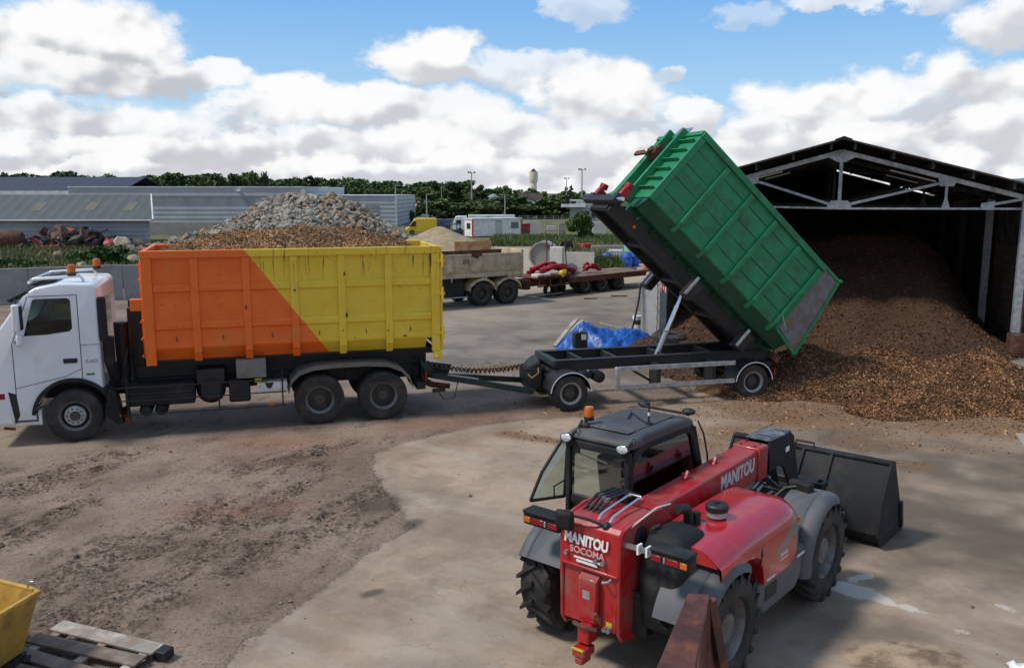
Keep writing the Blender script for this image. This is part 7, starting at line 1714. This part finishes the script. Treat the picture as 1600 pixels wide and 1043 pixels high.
    b = MB(); b.tube([(.95, .80, 2.325), (1.20, .92, 2.33)], .012, 6); b.tube([(.92, .55, 2.32), (1.18, .90, 2.33)], .008, 5); b.build('roof_wiper', MT['black'], t)
    for y in (yR + .05, yL - .12): b = MB(); b.sphere((1.68, y, 2.33), .06, (1.2, 1.5, .7)); b.tube([(1.66, y, 2.28), (1.68, y, 2.33)], .02, 6); b.build('front_lamp', MT['black'], t)
    b = MB(); b.tube([(1.62, yR + .05, 2.315), (1.62, yL - .1, 2.315)], .018, 7); b.build('lamp_bar', MT['black'], t)
    b = MB(); b.tube([(1.72, yR - .06, 2.22), (1.80, yR - .10, 2.05), (1.92, yR - .10, 1.75), (2.02, yR - .06, 1.48)], .012, 6); b.build('grab_rail', MT['black'], t, smooth=60)
    return t
telehandler()

# ---------------------------------------------------------------- beige tipper lorry and low loader
def tipper():
    a, c = gp(755, 478), gp(790, 472.5); ang = R(33)
    t = empty('tipper_lorry', (a.x, a.y, 0), (0, 0, ang), 'dirty beige tipper lorry numbered 277, half hidden behind the yellow end of the skip', 'tipper lorry')
    BG = MT['beige']; ws = 1.38
    for x in (0, ws):
        wheel(t, x, .17, .525, .525, .30, 'drive', rm='rimdark'); wheel(t, x, 2.3, .525, .525, .30, 'drive', 1, rm='rimdark')
        b = MB(); b.lathe([(.3, -.14), (.5, -.15), (.525, -.1), (.525, .1), (.5, .15), (.3, .14)], (x, .52, .525), 'y', 26); b.build('inner_tyre', MT['tyre'], t)
        prof = [(-.66, .70), (-.62, .95), (-.30, 1.16), (0, 1.24), (.30, 1.16), (.60, .95), (.66, .74)]
        b = MB(); b.loft([[(x + u, 0, z), (x + u, .62, z), (x + u, .62, z + .03), (x + u, 0, z + .03)] for u, z in prof]); b.loft([[(x + u, -.012, z - .09), (x + u, .012, z - .09), (x + u, .012, z + .03), (x + u, -.012, z + .03)] for u, z in prof]); b.build('mudguard', BG, t, smooth=40)
    b = MB()
    for y in (.8, 1.66): b.box(-6.2, 2.1, y - .05, y + .05, .80, 1.15)
    b.build('chassis_frame', MT['chassis'], t)
    b = MB(); b.box(-2.9, -.85, .2, .75, .42, 1.15); b.box(-2.6, -1.9, .12, .2, .6, 1.0); b.build('side_box', MT['chassis'], t, bev=.03)
    b = MB(); b.tube([(-2.9, .05, .45), (-.75, .05, .45)], .03, 6); b.build('side_guard', MT['galv'], t)
    # body
    z0, z1 = 1.35, 2.32; x0, x1 = -4.6, 2.0
    b = MB(); b.prism([(.05, z0 + .10), (.0, z0 + .25), (.0, z1), (.05, z1), (.06, z0 + .25), (.10, z0 + .10)], x0, x1, 'yz'); sd = b.build('side_panel', BG, t, smooth=0)
    b = MB(); b.box(x0, x1, 2.40, 2.45, z0 + .1, z1); b.build('side_panel', BG, t); b = MB(); b.box(x0, x1, .1, 2.4, z0, z0 + .1); b.build('floor', BG, t)
    b = MB(); b.box(x0, x1, -.025, .08, z1 - .09, z1 + .005); b.build('top_rail', BG, t, bev=.01)
    b = MB(); b.box(x0, x1 - .02, -.02, .1, z0 - .06, z0 + .13); b.build('bottom_rail', BG, t, bev=.01)
    n = 9
    for k in range(n):
        x = x0 + .4 + k * .72; b = MB(); b.prism([(x - .09, z0 + .25), (x + .12, z0 + .25), (x - .02, z1 - .1), (x - .12, z1 - .1)], -.045, 0); b.build('rib', BG, t, bev=.012)
    b = MB(); b.box(x1, x1 + .13, -.04, 2.48, z0 - .1, z1 + .12); b.build('tailgate', BG, t, bev=.02)
    b = MB()
    for x in (-1.6, .15, 1.3): b.box(x - .03, x + .03, -.05, -.01, z0 - .22, z0 + .12)
    b.build('latch', BG, t)
    b = MB(); b.box(-.6, -.05, -.028, -.012, z1 - .10, z1 + .02); b.prism([(-.5, z1 - .1), (-.3, z1 - .22), (-.2, z1 - .1)], -.03, -.02); b.build('torn_edge', MT['rust'], t)
    b = MB(); b.box(x0, 1.0, .05, .12, z1 + .01, z1 + .17); b.build('rubber_flap', MT['scrap_b'], t)
    b = MB(); b.box(-.1, 1.9, 2.36, 2.44, z1, z1 + .42); b.build('far_board', MT['boardtan'] if 'boardtan' in MT else pm('boardtan', (.52, .36, .17), .8, dirt=.6, dcol=(.28, .10, .05)), t)
    text('fleet_number', '277', .26, Matrix.Translation((-.88, -.035, z1 - .34)) @ Euler((R(90), 0, 0)).to_matrix().to_4x4(), MT['text_dark'], t, .9, 0)
    b = MB(); b.prism([(-2.9, z1 - .28), (-2.5, z1 - .28), (-2.5, z1 - .5), (-2.78, z1 - .5), (-2.78, z1 - .46), (-2.56, z1 - .46), (-2.56, z1 - .32), (-2.9, z1 - .32)], -.012, -.004); b.build('stencil_mark', MT['text_dark'], t)
    b = MB(); b.box(x0 - 2.0, x0 - .2, .05, 2.4, .9, 2.9); b.build('cab', MT['whitepaint'], t, bev=.08)
    return t, ang
TP, TPA = tipper()
def loader():
    w1, w3 = gp(916, 458.5), gp(968, 452.5); d = (w3 - w1); ang = math.atan2(d.y, d.x); sp = d.length / 2
    t = empty('low_loader', (w1.x, w1.y, 0), (0, 0, ang), 'rusty brown three axle low loader trailer coupled behind the beige tipper', 'trailer')
    for k in range(3):
        for y, sd in ((.13, -1), (1.95, 1)): wheel(t, k * sp, y, .40, .40, .24, 'drive', sd, rr=.23, rm='rimgrey')
        b = MB(); b.lathe([(.24, -.11), (.38, -.12), (.4, -.08), (.4, .08), (.38, .12), (.24, .11)], (k * sp, .42, .40), 'y', 24); b.build('inner_tyre', MT['tyre'], t)
    DK = MT['rustdeck']; L0 = -3.9; L1 = 2 * sp + 2.2
    b = MB(); b.box(-1.2, L1, -.05, 2.15, .86, .90); b.build('deck', DK, t)
    b = MB(); b.box(-1.2, L1 - .1, -.07, .02, .62, .87); b.box(-1.2, L1 - .1, 2.08, 2.17, .62, .87); b.build('side_beam', MT['rust'], t, bev=.01)
    b = MB()
    for y in (.55, 1.45): b.box(L0, L1 - .5, y, y + .12, .55, .85)
    b.box(L0, L0 + .3, .3, 1.8, .45, .9); b.build('main_beam', MT['rust'], t)
    b = MB(); b.box(-3.4, -1.25, -.03, 2.1, .94, 1.0); b.box(-3.4, -1.25, -.03, .03, .55, .62); b.box(-3.4, -1.25, -.03, .03, .93, 1.06); b.build('front_rack', MT['rust'], t)
    b = MB()
    for x in (-3.3, -2.6, -1.9, -1.3): b.box(x, x + .05, -.025, .02, .55, 1.05)
    b.build('rack_post', MT['rust'], t)
    b = MB(); b.bar((L0 - 1.3, 1.0, .6), (L0, .6, .6), .1, .12); b.bar((L0 - 1.3, 1.0, .6), (L0, 1.45, .6), .1, .12); b.build('drawbar', MT['rust'], t)
    b = MB(); b.box(L1 - 1.2, L1 + .9, .1, .7, .80, .88); b.box(L1 - 1.2, L1 + .9, 1.4, 2.0, .80, .88); b.build('ramp', MT['rust'], t)
    b = MB(); b.lathe([(.24, -.11), (.38, -.12), (.4, 0), (.38, .12), (.24, .11)], (-1.55, .4, .4), 'y', 20); b.lathe([(.2, -.1), (.3, -.1), (.3, .1), (.2, .1)], (-2.15, .5, .3), 'y', 16); b.build('spare_wheel', MT['tyre'], t)
    b = MB(); b.tube([(L0, .0, .18), (-1.6, .1, .16)], .03, 6); b.build('under_rail', MT['galv'], t)
    # what lies on the deck
    Mx = Matrix.Translation((w1.x, w1.y, 0)) @ Matrix.Rotation(ang, 4, 'Z')
    rnd = random.Random(5)
    def coil(x0, x1, yy, zz, n, r, m, lab, nm, grp=None):
        b = MB()
        for k in range(n):
            y = yy + rnd.uniform(-.5, .5); z = zz + r + rnd.uniform(0, 1) * .42 * (1 - abs(y - yy))
            pts = [Mx @ Vector((x0 + (x1 - x0) * u + rnd.uniform(-.06, .06), y + .16 * math.sin(u * 3 + k), z + .22 * math.sin(u * 3.14) * rnd.uniform(.5, 1.2))) for u in np.linspace(0, 1, 9)]
            b.tube(pts, r, 8)
        o = b.build(nm, MT[m], smooth=60); tag(o, lab, 'pipes', grp); return o
    coil(-2.9, -.75, .7, 1.0, 12, .075, 'redhose', 'big tangle of red flexible pipes at the front of the low loader deck', 'pipe_bundle')
    coil(.85, 1.7, .55, .90, 4, .06, 'redhose', 'small red pipe bundle at the front edge of the low loader deck', 'pipe_bundle')
    for k, (x, y, z, L, r) in enumerate(((-.75, .55, 1.10, 1.0, .21), (-.2, .9, 1.12, 1.3, .20), (.1, 1.3, 1.12, 1.2, .22))):
        b = MB(); c = Mx @ Vector((x, y, z)); e = Mx @ Vector((x + L * .8, y + L * .6, z)); b.tube([c, e], r, 16); ro = b.build('pipe_roll', MT['blackpipe'], smooth=50); tag(ro, ('short black pipe roll with a silver end cap on the low loader', 'long black pipe lying behind the silver ended roll', 'rearmost black pipe, leaning against the white concrete panel side')[k], 'pipe')
        if k == 0: b = MB(); dd = (c - e).normalized(); b.tube([c + dd * .003, c + dd * .02], r * .8, 16); b.build('end_cap', MT['galv'], ro)
    b = MB(); c = Mx @ Vector((-1.75, .02, 1.10)); b.sphere(c, .17, (1.1, .7, 1.1), 10, 6); b.cbox(c + Vector((.12, 0, .12)), (.2, .1, .2)); tag(b.build('yellow_bag', MT['vanyellow']), 'small yellow bag hanging among the red pipes on the low loader', 'bag')
    b = MB(); c = Mx @ Vector((-2.9, .3, 1.06)); b.cbox(c, (.9, .5, .2), (0, 0, ang)); tag(b.build('white_sack', MT['dirtywhite'], bev=.06, seg=3), 'flat pale sack under the red pipes on the low loader', 'sack')
    return t
loader()
# parked vehicle glimpsed past the lorry's nose
def parked():
    p = at(-22, 512, 21.5); t = empty('parked_car', (p.x - 1.2, 21.5, 0), (0, 0, R(12)), 'dark silver car parked behind the nose of the white lorry, cut by the left edge', 'car')
    pr = [(0, .35), (0, .8), (.25, .98), (1.0, 1.06), (1.55, 1.62), (2.0, 1.72), (3.6, 1.70), (4.1, 1.1), (4.25, .9), (4.25, .35)]
    pr = [(4.25 - x - 2.6, z + .25) for x, z in pr][::-1]
    b = MB(); b.prism(pr, 0, 1.75); b.build('body', MT['galv'], t, bev=.07, seg=3)
    b = MB(); b.prism([(-1.7, 1.38), (-1.35, 1.9), (.15, 1.9), (.55, 1.38)], -.012, 0); b.build('window', MT['interior'], t)
    for x in (-1.6, .85): far_wheel(t, x, .1, .34)
parked()
